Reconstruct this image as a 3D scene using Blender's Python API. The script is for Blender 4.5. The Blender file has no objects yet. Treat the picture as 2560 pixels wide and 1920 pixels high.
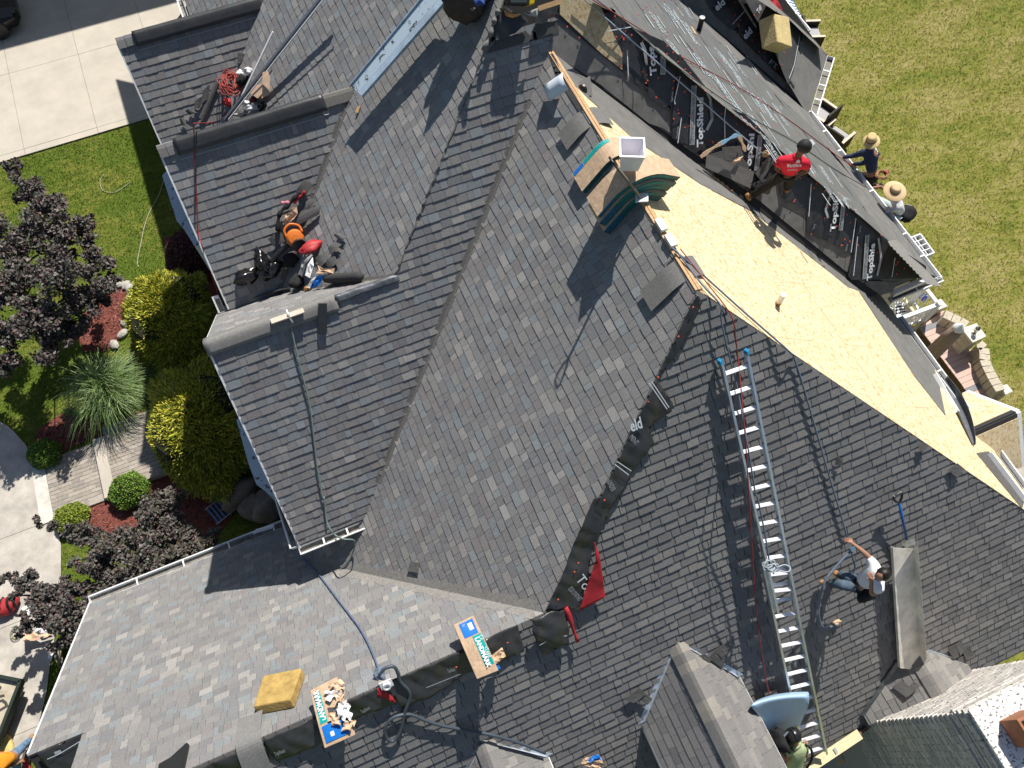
import bpy, bmesh, math, random
import numpy as np
from mathutils import Vector, Matrix
R = random.Random(7)
sc = bpy.context.scene
COL = sc.collection
# ------------------------------------------------------------------ camera, sky, sun, exposure
FPX, TH, PHI, CAMH = 1951.57, math.radians(25.472), math.radians(22.9965), 18.6
cam_d = bpy.data.cameras.new('camera'); cam_o = bpy.data.objects.new('camera', cam_d); COL.objects.link(cam_o)
cam_d.sensor_width = 36; cam_d.lens = 36 * FPX / 2560; cam_d.clip_end = 800; cam_d.clip_start = .1
cam_o.location = (0, 0, CAMH); cam_o.rotation_euler = (TH, 0, -PHI)
sc.camera = cam_o
SUN = Vector((-.392, -.452, -.803)).normalized()
wd = bpy.data.worlds.new('World'); sc.world = wd; wd.use_nodes = True
nt = wd.node_tree; bg = nt.nodes['Background']
sky = nt.nodes.new('ShaderNodeTexSky'); sky.sky_type = 'NISHITA'; sky.sun_disc = False
sky.sun_elevation = math.asin(-SUN.z); sky.sun_rotation = math.atan2(-SUN.x, -SUN.y)
nt.links.new(sky.outputs[0], bg.inputs[0]); bg.inputs[1].default_value = .062
sun_d = bpy.data.lights.new('sun', 'SUN'); sun_o = bpy.data.objects.new('sun', sun_d); COL.objects.link(sun_o)
sun_d.energy = 4.6; sun_d.angle = math.radians(.53); sun_d.color = (1, .955, .88)
sun_o.rotation_euler = SUN.to_track_quat('-Z', 'Y').to_euler(); sun_o.location = (8, 9, 30)
sc.view_settings.view_transform = 'Standard'; sc.view_settings.look = 'None'
sc.view_settings.gamma = 1; sc.view_settings.use_curve_mapping = False; sc.view_settings.exposure = .55

# ------------------------------------------------------------------ survey helpers: sight lines of the drone camera onto real planes
CAM = Vector((0, 0, CAMH)); CP, SP, CT, ST = math.cos(PHI), math.sin(PHI), math.cos(TH), math.sin(TH)
def ray(px, py):
    u = (px - 1280) / FPX; v = (960 - py) / FPX
    y = v * CT + ST; z = v * ST - CT
    return Vector((u * CP + y * SP, -u * SP + y * CP, z))
def proj(p):
    p = Vector(p) - CAM
    x = p.x * CP - p.y * SP; y = p.x * SP + p.y * CP
    v = y * CT + p.z * ST; w = y * ST - p.z * CT
    return (1280 + FPX * x / w, 960 - FPX * v / w)
class Pl:
    def __init__(s, P, n): s.P = Vector(P); s.n = Vector(n).normalized()
    def hit(s, px, py, off=0):
        r = ray(px, py); P = s.P + s.n * off
        return CAM + r * ((P - CAM).dot(s.n) / r.dot(s.n))
    def at(s, x, y, off=0):
        P = s.P + s.n * off
        return Vector((x, y, P.z - (s.n.x * (x - P.x) + s.n.y * (y - P.y)) / s.n.z))
    def frame(s, down=None):
        d = Vector((0, 0, -1)); d = (d - s.n * d.dot(s.n))
        d = d.normalized() if d.length > 1e-4 else Vector((0, -1, 0))
        return d.cross(s.n).normalized(), d, s.n      # along the course, downslope, normal
def G(px, py, z=0): return Pl((0, 0, z), (0, 0, 1)).hit(px, py)
UP = Vector((0, 0, 1)); EX = Vector((1, 0, 0)); EY = Vector((0, 1, 0))

# ------------------------------------------------------------------ materials
MATS = {}
def mat(name, col=(.5, .5, .5), rough=.7, metal=0, noise=0, nscale=20, bump=0, bscale=60, attr=False, tint=None, spec=.3, stretch=None):
    """Principled with optional colour variation (noise/tint), colour attribute and fine bump."""
    if name in MATS: return MATS[name]
    m = bpy.data.materials.new(name); m.use_nodes = True; t = m.node_tree; N = t.nodes; L = t.links
    b = N['Principled BSDF']; b.inputs['Roughness'].default_value = rough; b.inputs['Metallic'].default_value = metal
    b.inputs['Specular IOR Level'].default_value = spec
    b.inputs['Base Color'].default_value = (*col, 1)
    tc = N.new('ShaderNodeTexCoord'); vec = tc.outputs['Object']
    if stretch:
        mp = N.new('ShaderNodeMapping'); mp.inputs['Scale'].default_value = stretch; L.new(vec, mp.inputs[0]); vec = mp.outputs[0]
    cur = None
    if attr:
        a = N.new('ShaderNodeAttribute'); a.attribute_name = 'Col'; cur = a.outputs['Color']
    if noise:
        no = N.new('ShaderNodeTexNoise'); no.inputs['Scale'].default_value = nscale; no.inputs['Detail'].default_value = 6; no.inputs['Roughness'].default_value = .65
        L.new(vec, no.inputs['Vector'])
        r = N.new('ShaderNodeMapRange'); r.inputs[1].default_value = .28; r.inputs[2].default_value = .72
        L.new(no.outputs['Fac'], r.inputs[0])
        mx = N.new('ShaderNodeMix'); mx.data_type = 'RGBA'
        if tint:
            L.new(r.outputs[0], mx.inputs[0])
            if cur: L.new(cur, mx.inputs[6])
            else: mx.inputs[6].default_value = (*col, 1)
            mx.inputs[7].default_value = (*tint, 1)
        else:
            mx.blend_type = 'MULTIPLY'; mx.inputs[0].default_value = 1
            if cur: L.new(cur, mx.inputs[6])
            else: mx.inputs[6].default_value = (*col, 1)
            r.inputs[3].default_value = 1 - noise; r.inputs[4].default_value = 1 + noise
            L.new(r.outputs[0], mx.inputs[7])
        cur = mx.outputs[2]
    if cur: L.new(cur, b.inputs['Base Color'])
    if bump:
        n2 = N.new('ShaderNodeTexNoise'); n2.inputs['Scale'].default_value = bscale; n2.inputs['Detail'].default_value = 4
        L.new(vec, n2.inputs['Vector'])
        bp = N.new('ShaderNodeBump'); bp.inputs['Strength'].default_value = bump; bp.inputs['Distance'].default_value = .02
        L.new(n2.outputs['Fac'], bp.inputs['Height']); L.new(bp.outputs[0], b.inputs['Normal'])
    MATS[name] = m
    return m

# ------------------------------------------------------------------ object helpers
ORG = {}
def link(o, parent=None):
    COL.objects.link(o)
    if parent: o.parent = parent
    ORG[o.name] = ORG[parent.name] if parent else Vector(o.location)
    return o
def tag(o, label=None, cat=None, group=None, kind=None):
    if label: o['label'] = label
    if cat: o['category'] = cat
    if group: o['group'] = group
    if kind: o['kind'] = kind
    return o
def thing(name, label, cat, loc, group=None):
    o = bpy.data.objects.new(name, None); o.empty_display_size = .1; o.location = Vector(loc)
    link(o); return tag(o, label, cat, group)
class MB:
    """collects polygons in world space, builds ONE mesh object"""
    def __init__(s): s.v = []; s.f = []; s.m = []; s.c = []
    def poly(s, pts, m=0, c=None):
        i = len(s.v); s.v += [tuple(p) for p in pts]; s.f.append(tuple(range(i, i + len(pts)))); s.m.append(m); s.c.append(c)
    def mesh(s, vs, fs, m=0, c=None):
        i = len(s.v); s.v += [tuple(p) for p in vs]
        for f in fs: s.f.append(tuple(k + i for k in f)); s.m.append(m); s.c.append(c)
    def prism(s, pts, d, m=0, c=None):
        """polygon extruded by vector d"""
        a = [Vector(p) for p in pts]; n = len(a); b = [p + Vector(d) for p in a]
        s.mesh(a + b, [tuple(range(n))[::-1], tuple(range(n, 2 * n))] + [(i, (i + 1) % n, n + (i + 1) % n, n + i) for i in range(n)], m, c)
    def box(s, o, x, y, z, m=0, c=None):
        """box from corner o along three edge vectors"""
        o, x, y, z = map(Vector, (o, x, y, z)); s.prism([o, o + x, o + x + y, o + y], z, m, c)
    def cbox(s, ctr, x, y, z, m=0, c=None):
        ctr, x, y, z = map(Vector, (ctr, x, y, z)); s.box(ctr - x / 2 - y / 2 - z / 2, x, y, z, m, c)
    def bar(s, a, b, w, h, up=UP, m=0, c=None):
        """square bar from a to b"""
        a, b = Vector(a), Vector(b); d = b - a; x = d.cross(Vector(up)).normalized() * w; y = x.cross(d).normalized() * h
        s.box(a - x / 2 - y / 2, x, d, y, m, c)
    def tube(s, pts, r, n=6, m=0, c=None, cap=True):
        P = [Vector(p) for p in pts]; rs = r if isinstance(r, (list, tuple)) else [r] * len(P)
        vs = []; fs = []; ref = None
        for i, p in enumerate(P):
            t = (P[min(i + 1, len(P) - 1)] - P[max(i - 1, 0)])
            t = t.normalized() if t.length > 1e-9 else UP
            if ref is None:
                ref = t.orthogonal().normalized()
            x = (ref - t * ref.dot(t))
            x = x.normalized() if x.length > 1e-6 else t.orthogonal().normalized()
            ref = x; y = t.cross(x)
            for k in range(n):
                a = 2 * math.pi * k / n; vs.append(p + (x * math.cos(a) + y * math.sin(a)) * rs[i])
        for i in range(len(P) - 1):
            for k in range(n):
                fs.append((i * n + k, i * n + (k + 1) % n, (i + 1) * n + (k + 1) % n, (i + 1) * n + k))
        if cap: fs.append(tuple(range(n))[::-1]); fs.append(tuple((len(P) - 1) * n + k for k in range(n)))
        s.mesh(vs, fs, m, c)
    def lathe(s, ctr, ax, prof, n=16, m=0, c=None, sx=1, xdir=None):
        """prof: (radius, height) pairs about axis ax"""
        ctr = Vector(ctr); ax = Vector(ax).normalized(); x = Vector(xdir).normalized() if xdir is not None else ax.orthogonal().normalized(); y = ax.cross(x)
        vs = []; fs = []
        for r, h in prof:
            for k in range(n):
                a = 2 * math.pi * k / n; vs.append(ctr + ax * h + (x * math.cos(a) * sx + y * math.sin(a)) * r)
        for i in range(len(prof) - 1):
            for k in range(n): fs.append((i * n + k, i * n + (k + 1) % n, (i + 1) * n + (k + 1) % n, (i + 1) * n + k))
        fs.append(tuple(range(n))[::-1]); fs.append(tuple((len(prof) - 1) * n + k for k in range(n)))
        s.mesh(vs, fs, m, c)
    def sheet(s, fn, nu, nv, th=0, m=0, c=None):
        """grid surface fn(u,v) -> Vector, u,v in 0..1; th gives it thickness along -normal (approx -Z of fn grid)"""
        P = [[Vector(fn(i / nu, j / nv)) for j in range(nv + 1)] for i in range(nu + 1)]
        vs = [p for row in P for p in row]; k = nv + 1
        fs = [(i * k + j, (i + 1) * k + j, (i + 1) * k + j + 1, i * k + j + 1) for i in range(nu) for j in range(nv)]
        if th:
            nrm = (P[nu][0] - P[0][0]).cross(P[0][nv] - P[0][0]).normalized(); nrm = nrm if nrm.z >= 0 else -nrm; n0 = len(vs)
            vs = vs + [p - nrm * th for p in vs]
            fs = fs + [tuple(n0 + q for q in f[::-1]) for f in fs]
            E_ = [i * k for i in range(nu + 1)] + [nu * k + j for j in range(1, k)] + [i * k + nv for i in range(nu - 1, -1, -1)] + [j for j in range(nv - 1, 0, -1)]
            for a, b in zip(E_, E_[1:] + E_[:1]): fs.append((b, a, a + n0, b + n0))
        s.mesh(vs, fs, m, c)
    def build(s, name, mats, parent=None, smooth=False, loc=None, kind=None, bevel=0):
        me = bpy.data.meshes.new(name)
        org = ORG[parent.name] if parent else (Vector(loc) if loc is not None else Vector((0, 0, 0)))
        v = np.array(s.v, dtype=np.float64).reshape(-1, 3) - np.array(org)
        me.from_pydata(v.tolist(), [], s.f)
        for mm in (mats if isinstance(mats, (list, tuple)) else [mats]): me.materials.append(mm)
        if len(s.f):
            me.polygons.foreach_set('material_index', s.m)
            if any(c is not None for c in s.c):
                ca = me.color_attributes.new('Col', 'FLOAT_COLOR', 'CORNER'); arr = []
                for f, c in zip(s.f, s.c): arr += list((*(c or (.5, .5, .5)), 1)) * len(f)
                ca.data.foreach_set('color', arr)
            if smooth: me.polygons.foreach_set('use_smooth', [True] * len(s.f))
        o = bpy.data.objects.new(name, me)
        if not parent: o.location = org
        link(o, parent)
        if kind: o['kind'] = kind
        if bevel:
            b = o.modifiers.new('bevel', 'BEVEL'); b.width = bevel; b.segments = 2; b.limit_method = 'ANGLE'
        return o
def solo(name, mb, mats, label, cat, loc, group=None, **k):
    o = mb.build(name, mats, None, loc=loc, **k); return tag(o, label, cat, group)
def spline(pts, n=8):
    """Catmull-Rom through points"""
    P = [Vector(p) for p in pts]; P = [P[0] * 2 - P[1]] + P + [P[-1] * 2 - P[-2]]; out = []
    for i in range(1, len(P) - 2):
        a, b, c, d = P[i - 1:i + 3]
        for k in range(n):
            t = k / n; out.append(.5 * ((2 * b) + (c - a) * t + (2 * a - 5 * b + 4 * c - d) * t * t + (3 * b - a - 3 * c + d) * t ** 3))
    out.append(P[-2]); return out
def text(body, parent, pos, xdir, nrm, size, m, shear=0, bold=.0, name='lettering', align='LEFT', sx=1):
    cu = bpy.data.curves.new(name, 'FONT'); cu.body = body; cu.size = size; cu.offset = bold; cu.align_x = align; cu.resolution_u = 2
    cu.materials.append(m); o = bpy.data.objects.new(name, cu)
    x = Vector(xdir).normalized(); z = Vector(nrm).normalized(); x = (x - z * x.dot(z)).normalized(); y = z.cross(x)
    M = Matrix((x * sx, y, z)).transposed().to_4x4(); M.translation = Vector(pos) - (ORG[parent.name] if parent else Vector())
    link(o, parent); TEXTS.append([o, M]); return TEXTS[-1]
TEXTS = []
def fbm(x, y, s=0):
    return (math.sin(x * 1.7 + s) + math.sin(y * 2.3 + x * .9 + s * 2) + .6 * math.sin(3.9 * x - 2.7 * y + s * 3) + .4 * math.sin(6.1 * y + 5.3 * x + s)) / 3
# ------------------------------------------------------------------ the roof planes (x east, y north, z up; ground 0)
P0 = V0 = Vector((4.27, 8.63, 10.12)); P1 = Vector((4.27, 4.02, 10.12)); NA = Vector((4.33, 9.62, 11.18)); F0 = Vector((1.12, 1.49, 7.34))
tA, tO, tB, tC, tE, tT, tF, tW = .8836, .8401, 1.0977, 1.0674, .85, .8343, 1.0038, 1.04
pA = Pl(P1, (-tA, 0, 1)); pO = Pl(P1, (tO, 0, 1)); pB = Pl(P1, (0, -tB, 1)); pC = Pl(P0, (0, -tC, 1))
pE = Pl(NA, (-tE, 0, 1)); pT = Pl(NA, (tT, 0, 1)); pF = Pl(F0, (0, tF, 1))
def meet(a, b, c):
    M = Matrix((a.n, b.n, c.n)); return M.inverted() @ Vector((a.n.dot(a.P), b.n.dot(b.P), c.n.dot(c.P)))
def xpl(x): return Pl((x, 0, 0), (1, 0, 0))
def ypl(y): return Pl((0, y, 0), (0, 1, 0))
def zpl(z): return Pl((0, 0, z), (0, 0, 1))
yW1, zW1, yW2, zW2, yW0, zW0 = 10.48, 8.79, 6.93, 8.31, 14.15, 8.1
pW1s = Pl((0, yW1, zW1), (0, -tW, 1)); pW1n = Pl((0, yW1, zW1), (0, tW, 1)); pW2n = Pl((0, yW2, zW2), (0, tW, 1))
pW0s = Pl((0, yW0, zW0), (0, -tW, 1)); pW0n = Pl((0, yW0, zW0), (0, tW, 1))
XR = -2.05      # west rakes
hipW = meet(pE, pC, zpl(zW2))            # where the W2 ridge meets the E/C hip
tr1 = meet(pW1s, pW2n, pE); tr0 = meet(pW0s, pW1n, pE)
w1e = meet(pE, pW1s, ypl(yW1)); w0e = meet(pE, pW0s, ypl(yW0))
zEv = 5.42                                # upper eaves
pS = Pl((11.19, 9.37, 5.47), (0, -1.067, 1)); pSE = Pl((11.19, 9.37, 5.47), (.7071, -.7071, 1)); pEE = Pl((12.53, 10.7, 5.47), (.9, 0, 1))
apexS = meet(pS, pT, zpl(8.9)); hipS = meet(pS, pSE, zpl(8.9)); hipE = meet(pSE, pEE, zpl(8.9))
FL, FR = -6.45, -5.66                     # west end of the front wing
A_ = [P0, P1, F0, meet(pA, pF, ypl(4.72)), meet(pA, pC, ypl(4.72))]
B_ = [P1, F0, Vector((-5.66, 1.49, 7.34)), pB.at(-5.66, -2.08), pB.at(9.95, -2.08), meet(pB, pO, zpl(5.3))]
Bw = [P1, F0, Vector((-5.66, 1.49, 7.34)), pB.at(-5.66, -2.08), pB.at(10.0, -2.08), pB.at(10.0, -.38)]
topY = 8.92                               # shingles laid on the south hip up to here
C_ = [pC.at(4.60, topY), P0, meet(pA, pC, ypl(4.36)), pC.at(XR, 4.36), pC.at(XR, yW2), hipW, meet(pE, pC, ypl(topY))]
E_ = [NA, hipW, tr1, w1e, tr0, w0e, meet(pE, pW0n, zpl(6.86)), pE.at(-.77, 27), pE.at(4.33, 27)]
F_ = [F0, A_[3], pF.at(A_[3].x, 4.72), pF.at(-2.0, 4.72), pF.at(-2.0, 5.6), pF.at(FL, 5.6), pF.at(FL, 2.73), pF.at(FR, 2.73), pF.at(FR, 1.49)]
F_ = [F0, A_[3], pF.at(-2.0, 4.72), pF.at(-2.0, 5.6), pF.at(FL, 5.6), pF.at(FL, 2.73), pF.at(FR, 2.73), pF.at(FR, 1.49)]
W1s_ = [w1e, tr1, meet(pW1s, pW2n, xpl(-1.8)), pW1s.at(-1.8, yW1)]
W1n_ = [w1e, tr0, meet(pW1n, pW0s, xpl(-1.8)), pW1n.at(-1.8, yW1)]
W2n_ = [hipW, Vector((XR, yW2, zW2)), pW2n.at(XR, 9.0), pW2n.at(-1.86, 9.0), meet(pW1s, pW2n, xpl(-1.86)), tr1]
W0s_ = [w0e, tr0, meet(pW1n, pW0s, xpl(-2.1)), pW0s.at(-2.1, yW0)]
W0n_ = [w0e, Vector((-2.1, yW0, zW0)), pW0n.at(-2.1, 15.4), meet(pE, pW0n, zpl(6.86))]
O_ = [P1, P0, meet(pO, pC, zpl(5.32)), meet(pO, pB, zpl(5.32))]
T1_ = [NA, P0, meet(pO, pC, ypl(4.62)), meet(pC, pT, ypl(4.62))]
T2_ = [NA, meet(pC, pT, ypl(4.62)), pT.at(11.09, 4.62), pT.at(11.09, 9.35), apexS, pT.at(7.0, 27), pT.at(4.33, 27)]
S_ = [apexS, Vector((11.19, 9.37, 5.47)), hipS]
SE_ = [hipS, Vector((11.19, 9.37, 5.47)), Vector((12.53, 10.71, 5.47)), hipE]
EE_ = [hipE, Vector((12.53, 10.71, 5.47)), pEE.at(12.53, 24), pEE.at(8.8, 24)]

# ------------------------------------------------------------------ roof materials
def granule_mat(name, dark, fine):
    m = mat(name, attr=True, noise=.2, nscale=fine, rough=.92, bump=.35, bscale=220, spec=.25)
    return m
mShN = granule_mat('new_shingle', 0, 46); mShO = granule_mat('old_shingle', 0, 30)
mFelt = mat('felt', (.16, .155, .148), .9, noise=.28, nscale=5, bump=.3, bscale=160)
mFeltL = mat('felt_light', (.15, .147, .14), .85, noise=.2, nscale=4, bump=.25, bscale=160)
mDeck = mat('roof_deck', (.035, .034, .034), .9)
mWhite = mat('white_trim', (.72, .73, .74), .45, noise=.08, nscale=6)
mWall = mat('siding', (.5, .47, .41), .8, noise=.1, nscale=3)
mWood = mat('lumber', (.52, .33, .17), .75, noise=.25, nscale=9, stretch=(1, 6, 6))
mBlackPlastic = mat('black_plastic', (.018, .018, .02), .38, noise=.2, nscale=8, spec=.5)
mMetal = mat('galvanised', (.55, .57, .58), .38, .85, noise=.18, nscale=7)
mAlu = mat('aluminium', (.72, .74, .76), .33, .9, noise=.12, nscale=12)
mPaintBlue = mat('worn_blue_paint', (.33, .42, .52), .5, noise=.3, nscale=5, spec=.5)
def worn_mat():
    m = mat('flaking_paint', (.46, .52, .58), .55); t = m.node_tree; N = t.nodes; L = t.links; b = N['Principled BSDF']
    tc = N.new('ShaderNodeTexCoord'); no = N.new('ShaderNodeTexNoise'); no.inputs['Scale'].default_value = 7; no.inputs['Detail'].default_value = 7; no.inputs['Roughness'].default_value = .7
    L.new(tc.outputs['Object'], no.inputs[0]); r = N.new('ShaderNodeValToRGB'); r.color_ramp.elements[0].position = .585; r.color_ramp.elements[1].position = .6
    r.color_ramp.elements[0].color = (.40, .49, .57, 1); r.color_ramp.elements[1].color = (.07, .07, .07, 1)
    L.new(no.outputs['Fac'], r.inputs[0]); L.new(r.outputs[0], b.inputs['Base Color']); return m
mFlake = worn_mat()
def osb_mat(name, k=1.0):
    m = mat(name, rough=.8, bump=.15, bscale=50); t = m.node_tree; N = t.nodes; L = t.links; b = N['Principled BSDF']
    tc = N.new('ShaderNodeTexCoord'); outs = []
    for i, (sx, sy, rot) in enumerate(((44, 15, .3), (18, 52, .5), (40, 20, -.9))):
        mp = N.new('ShaderNodeMapping'); mp.inputs['Scale'].default_value = (sx, sy, 14); mp.inputs['Rotation'].default_value = (0, 0, rot); L.new(tc.outputs['Object'], mp.inputs[0])
        vo = N.new('ShaderNodeTexVoronoi'); vo.inputs['Scale'].default_value = 1; L.new(mp.outputs[0], vo.inputs['Vector'])
        sp = N.new('ShaderNodeSeparateColor'); L.new(vo.outputs['Color'], sp.inputs[0]); outs.append(sp.outputs[i])
    ad = N.new('ShaderNodeMath'); ad.operation = 'ADD'; L.new(outs[0], ad.inputs[0]); L.new(outs[1], ad.inputs[1])
    a2 = N.new('ShaderNodeMath'); a2.operation = 'ADD'; L.new(ad.outputs[0], a2.inputs[0]); L.new(outs[2], a2.inputs[1])
    d = N.new('ShaderNodeMath'); d.operation = 'DIVIDE'; L.new(a2.outputs[0], d.inputs[0]); d.inputs[1].default_value = 3
    r = N.new('ShaderNodeValToRGB'); e = r.color_ramp.elements
    e[0].position = .2; e[0].color = (.46 * k, .31 * k, .15 * k, 1); e[1].position = .85; e[1].color = (.70 * k, .60 * k, .41 * k, 1)
    q = e.new(.40); q.color = (.61 * k, .49 * k, .30 * k, 1)
    L.new(d.outputs[0], r.inputs[0]); L.new(r.outputs[0], b.inputs['Base Color']); return m
mOSB = osb_mat('osb_board'); mOSBd = osb_mat('osb_dark', .72)  # second copy of the board material in a darker tone

# ------------------------------------------------------------------ the house
house = thing('house', 'large house with steep hip and gable roofs half stripped for reshingling', 'house', (4, 5, 0))
def slope(name, poly, m, off=0, th=.03):
    """roof deck: a thin slab under its covering"""
    a = [Vector(p) for p in poly]
    n = sum(((a[(i + 1) % len(a)] - a[0]).cross(a[(i + 2) % len(a)] - a[0]) for i in range(1, len(a) - 2)), (a[1] - a[0]).cross(a[2] - a[0])).normalized()
    if n.z < 0: n = -n
    mb = MB(); mb.prism([p + n * (off - th) for p in a], n * th); return mb.build(name, m, house)
decks = {}
for k, nm, poly in (('A', 'roof_slope', A_), ('B', 'roof_slope', Bw), ('C', 'roof_slope', [P0, A_[4], meet(pA, pC, ypl(4.36)), pC.at(XR, 4.36), pC.at(XR, yW2), hipW, NA]), ('E', 'roof_slope', E_), ('F', 'roof_slope', F_),
                 ('W1s', 'roof_slope', W1s_), ('W1n', 'roof_slope', W1n_), ('W2n', 'roof_slope', W2n_), ('W0s', 'roof_slope', W0s_), ('W0n', 'roof_slope', W0n_)):
    decks[k] = slope(nm, poly, mDeck)

# shingle tones: (linear base colour, weight)
NEW = [((0.211, 0.205, 0.203), 7), ((0.191, 0.190, 0.193), 6), ((0.224, 0.219, 0.213), 5), ((0.273, 0.261, 0.247), 2.6), ((0.211, 0.226, 0.234), 3), ((0.209, 0.194, 0.190), 2.6), ((0.298, 0.286, 0.272), 1), ((0.228, 0.228, 0.213), 1.2), ((0.216, 0.233, 0.239), 1)]
DRK = [((c[0] * .99, c[1] * .995, c[2] * 1.01), w if c[0] < .25 else w * .6) for c, w in NEW]
OLD = [((0.191, 0.186, 0.184), 6), ((0.176, 0.173, 0.173), 6), ((0.208, 0.202, 0.196), 4), ((0.160, 0.157, 0.157), 3), ((0.220, 0.210, 0.198), 1)]
DOR = [((0.201, 0.193, 0.184), 6), ((0.184, 0.178, 0.172), 5), ((0.241, 0.230, 0.213), 3)]
def pick(pal):
    t = R.random() * sum(w for _, w in pal)
    for c, w in pal:
        t -= w
        if t <= 0: break
    j = R.uniform(.93, 1.07); return tuple(x * j for x in c)
def clip(poly, x0, x1, y0, y1):
    for ax, val, sgn in ((0, x0, 1), (0, x1, -1), (1, y0, 1), (1, y1, -1)):
        out = []; n = len(poly)
        for i in range(n):
            p, q = poly[i], poly[(i + 1) % n]; a = (p[ax] - val) * sgn; b = (q[ax] - val) * sgn
            if a >= 0: out.append(p)
            if a * b < 0: t = a / (a - b); out.append((p[0] + (q[0] - p[0]) * t, p[1] + (q[1] - p[1]) * t))
        poly = out
        if len(poly) < 3: return []
    return poly
PIECES = []       # (apparent size, field key, verts, faces, colour, material)
def field(key, pl, poly, pal, m, exp=.143, wmin=.09, wmax=.24, thick=.0055, tooth=.0045, b_off=0, lift=.002, seed=1, holes=(), gap=.0022):
    """lay shingle tabs over a roof polygon, every tab a wedge slab clipped to it"""
    rr = random.Random(seed); h, d, n = pl.frame(); o = Vector(poly[0])
    P2 = [((Vector(p) - o).dot(h), (Vector(p) - o).dot(d)) for p in poly]
    bmin = min(p[1] for p in P2); bmax = max(p[1] for p in P2); amin = min(p[0] for p in P2); amax = max(p[0] for p in P2)
    b = bmin + b_off - exp; row = 0
    while b < bmax:
        a = amin - rr.uniform(0, wmax); sag = rr.uniform(-.004, .004)
        while a < amax:
            w = rr.uniform(wmin, wmax)
            if rr.random() < .1: w *= .5
            y1 = b + exp + sag * .0
            c = clip(P2, a + gap, a + w - gap, b, y1)
            if len(c) >= 3:
                tk = thick + (tooth if rr.random() < .42 else 0) + rr.uniform(-.001, .0015)
                area = abs(sum(c[i][0] * c[(i + 1) % len(c)][1] - c[(i + 1) % len(c)][0] * c[i][1] for i in range(len(c)))) / 2
                if area > .0004:
                    jit = rr.uniform(-.004, .004)
                    top = [o + h * x + d * (y + (jit if abs(y - y1) < 1e-6 else 0)) + n * (lift + tk * min(1, max(0, (y - b) / exp))) for x, y in c]
                    bot = [o + h * x + d * (y + (jit if abs(y - y1) < 1e-6 else 0)) + n * .0003 for x, y in c]
                    k = len(c); cen = sum(top, Vector()) / k
                    skip = False
                    for hp in holes:
                        if hp(cen): skip = True
                    if not skip:
                        fs = [tuple(range(k))] + [(i, k + i, k + (i + 1) % k, (i + 1) % k) for i in range(k)]
                        if (top[1] - top[0]).cross(top[2] - top[0]).dot(n) < 0: fs = [f[::-1] for f in fs]
                        px, py = proj(cen); vis = -30 < px < 2590 and -30 < py < 1950
                        dist = (cen - CAM).length; sz = area * abs((cen - CAM).normalized().dot(n)) / dist ** 2 if vis else 0
                        PIECES.append((sz, key, top + bot, fs, pick(pal), m))
            a += w
        b += exp; row += 1
hA = lambda c: c.x > 4.12 and False
field('A', pA, A_, NEW, mShN, seed=1, b_off=.05)
field('B', pB, B_, OLD, mShO, exp=.143, wmin=.15, wmax=.33, thick=.0125, tooth=.005, seed=2, gap=.0055)
field('C', pC, C_, DRK, mShN, seed=3, thick=.0075, tooth=.006)
field('E', pE, E_[:-2] + [pE.at(-.77, 19), pE.at(4.33, 19)], DRK, mShN, seed=4)
field('F', pF, F_, NEW, mShN, seed=5)
field('W1s', pW1s, W1s_, DRK, mShN, seed=6, thick=.0075, tooth=.006)
field('W2n', pW2n, W2n_, NEW, mShN, seed=7)
field('W0s', pW0s, W0s_, DRK, mShN, seed=8, thick=.0075, tooth=.006)
def flush_shingles():
    PIECES.sort(key=lambda t: -t[0]); byk = {}
    for i, (sz, key, vs, fs, c, m) in enumerate(PIECES):
        if i < 300 and sz > 0:
            mb = MB(); mb.mesh(vs, fs, 0, c); mb.build('shingle', m, decks[key])
        else:
            mb = byk.setdefault(key, (MB(), m))[0]; mb.mesh(vs, fs, 0, c)
    for key, (mb, m) in byk.items(): mb.build('shingle_field', m, decks[key], kind='stuff')
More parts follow.
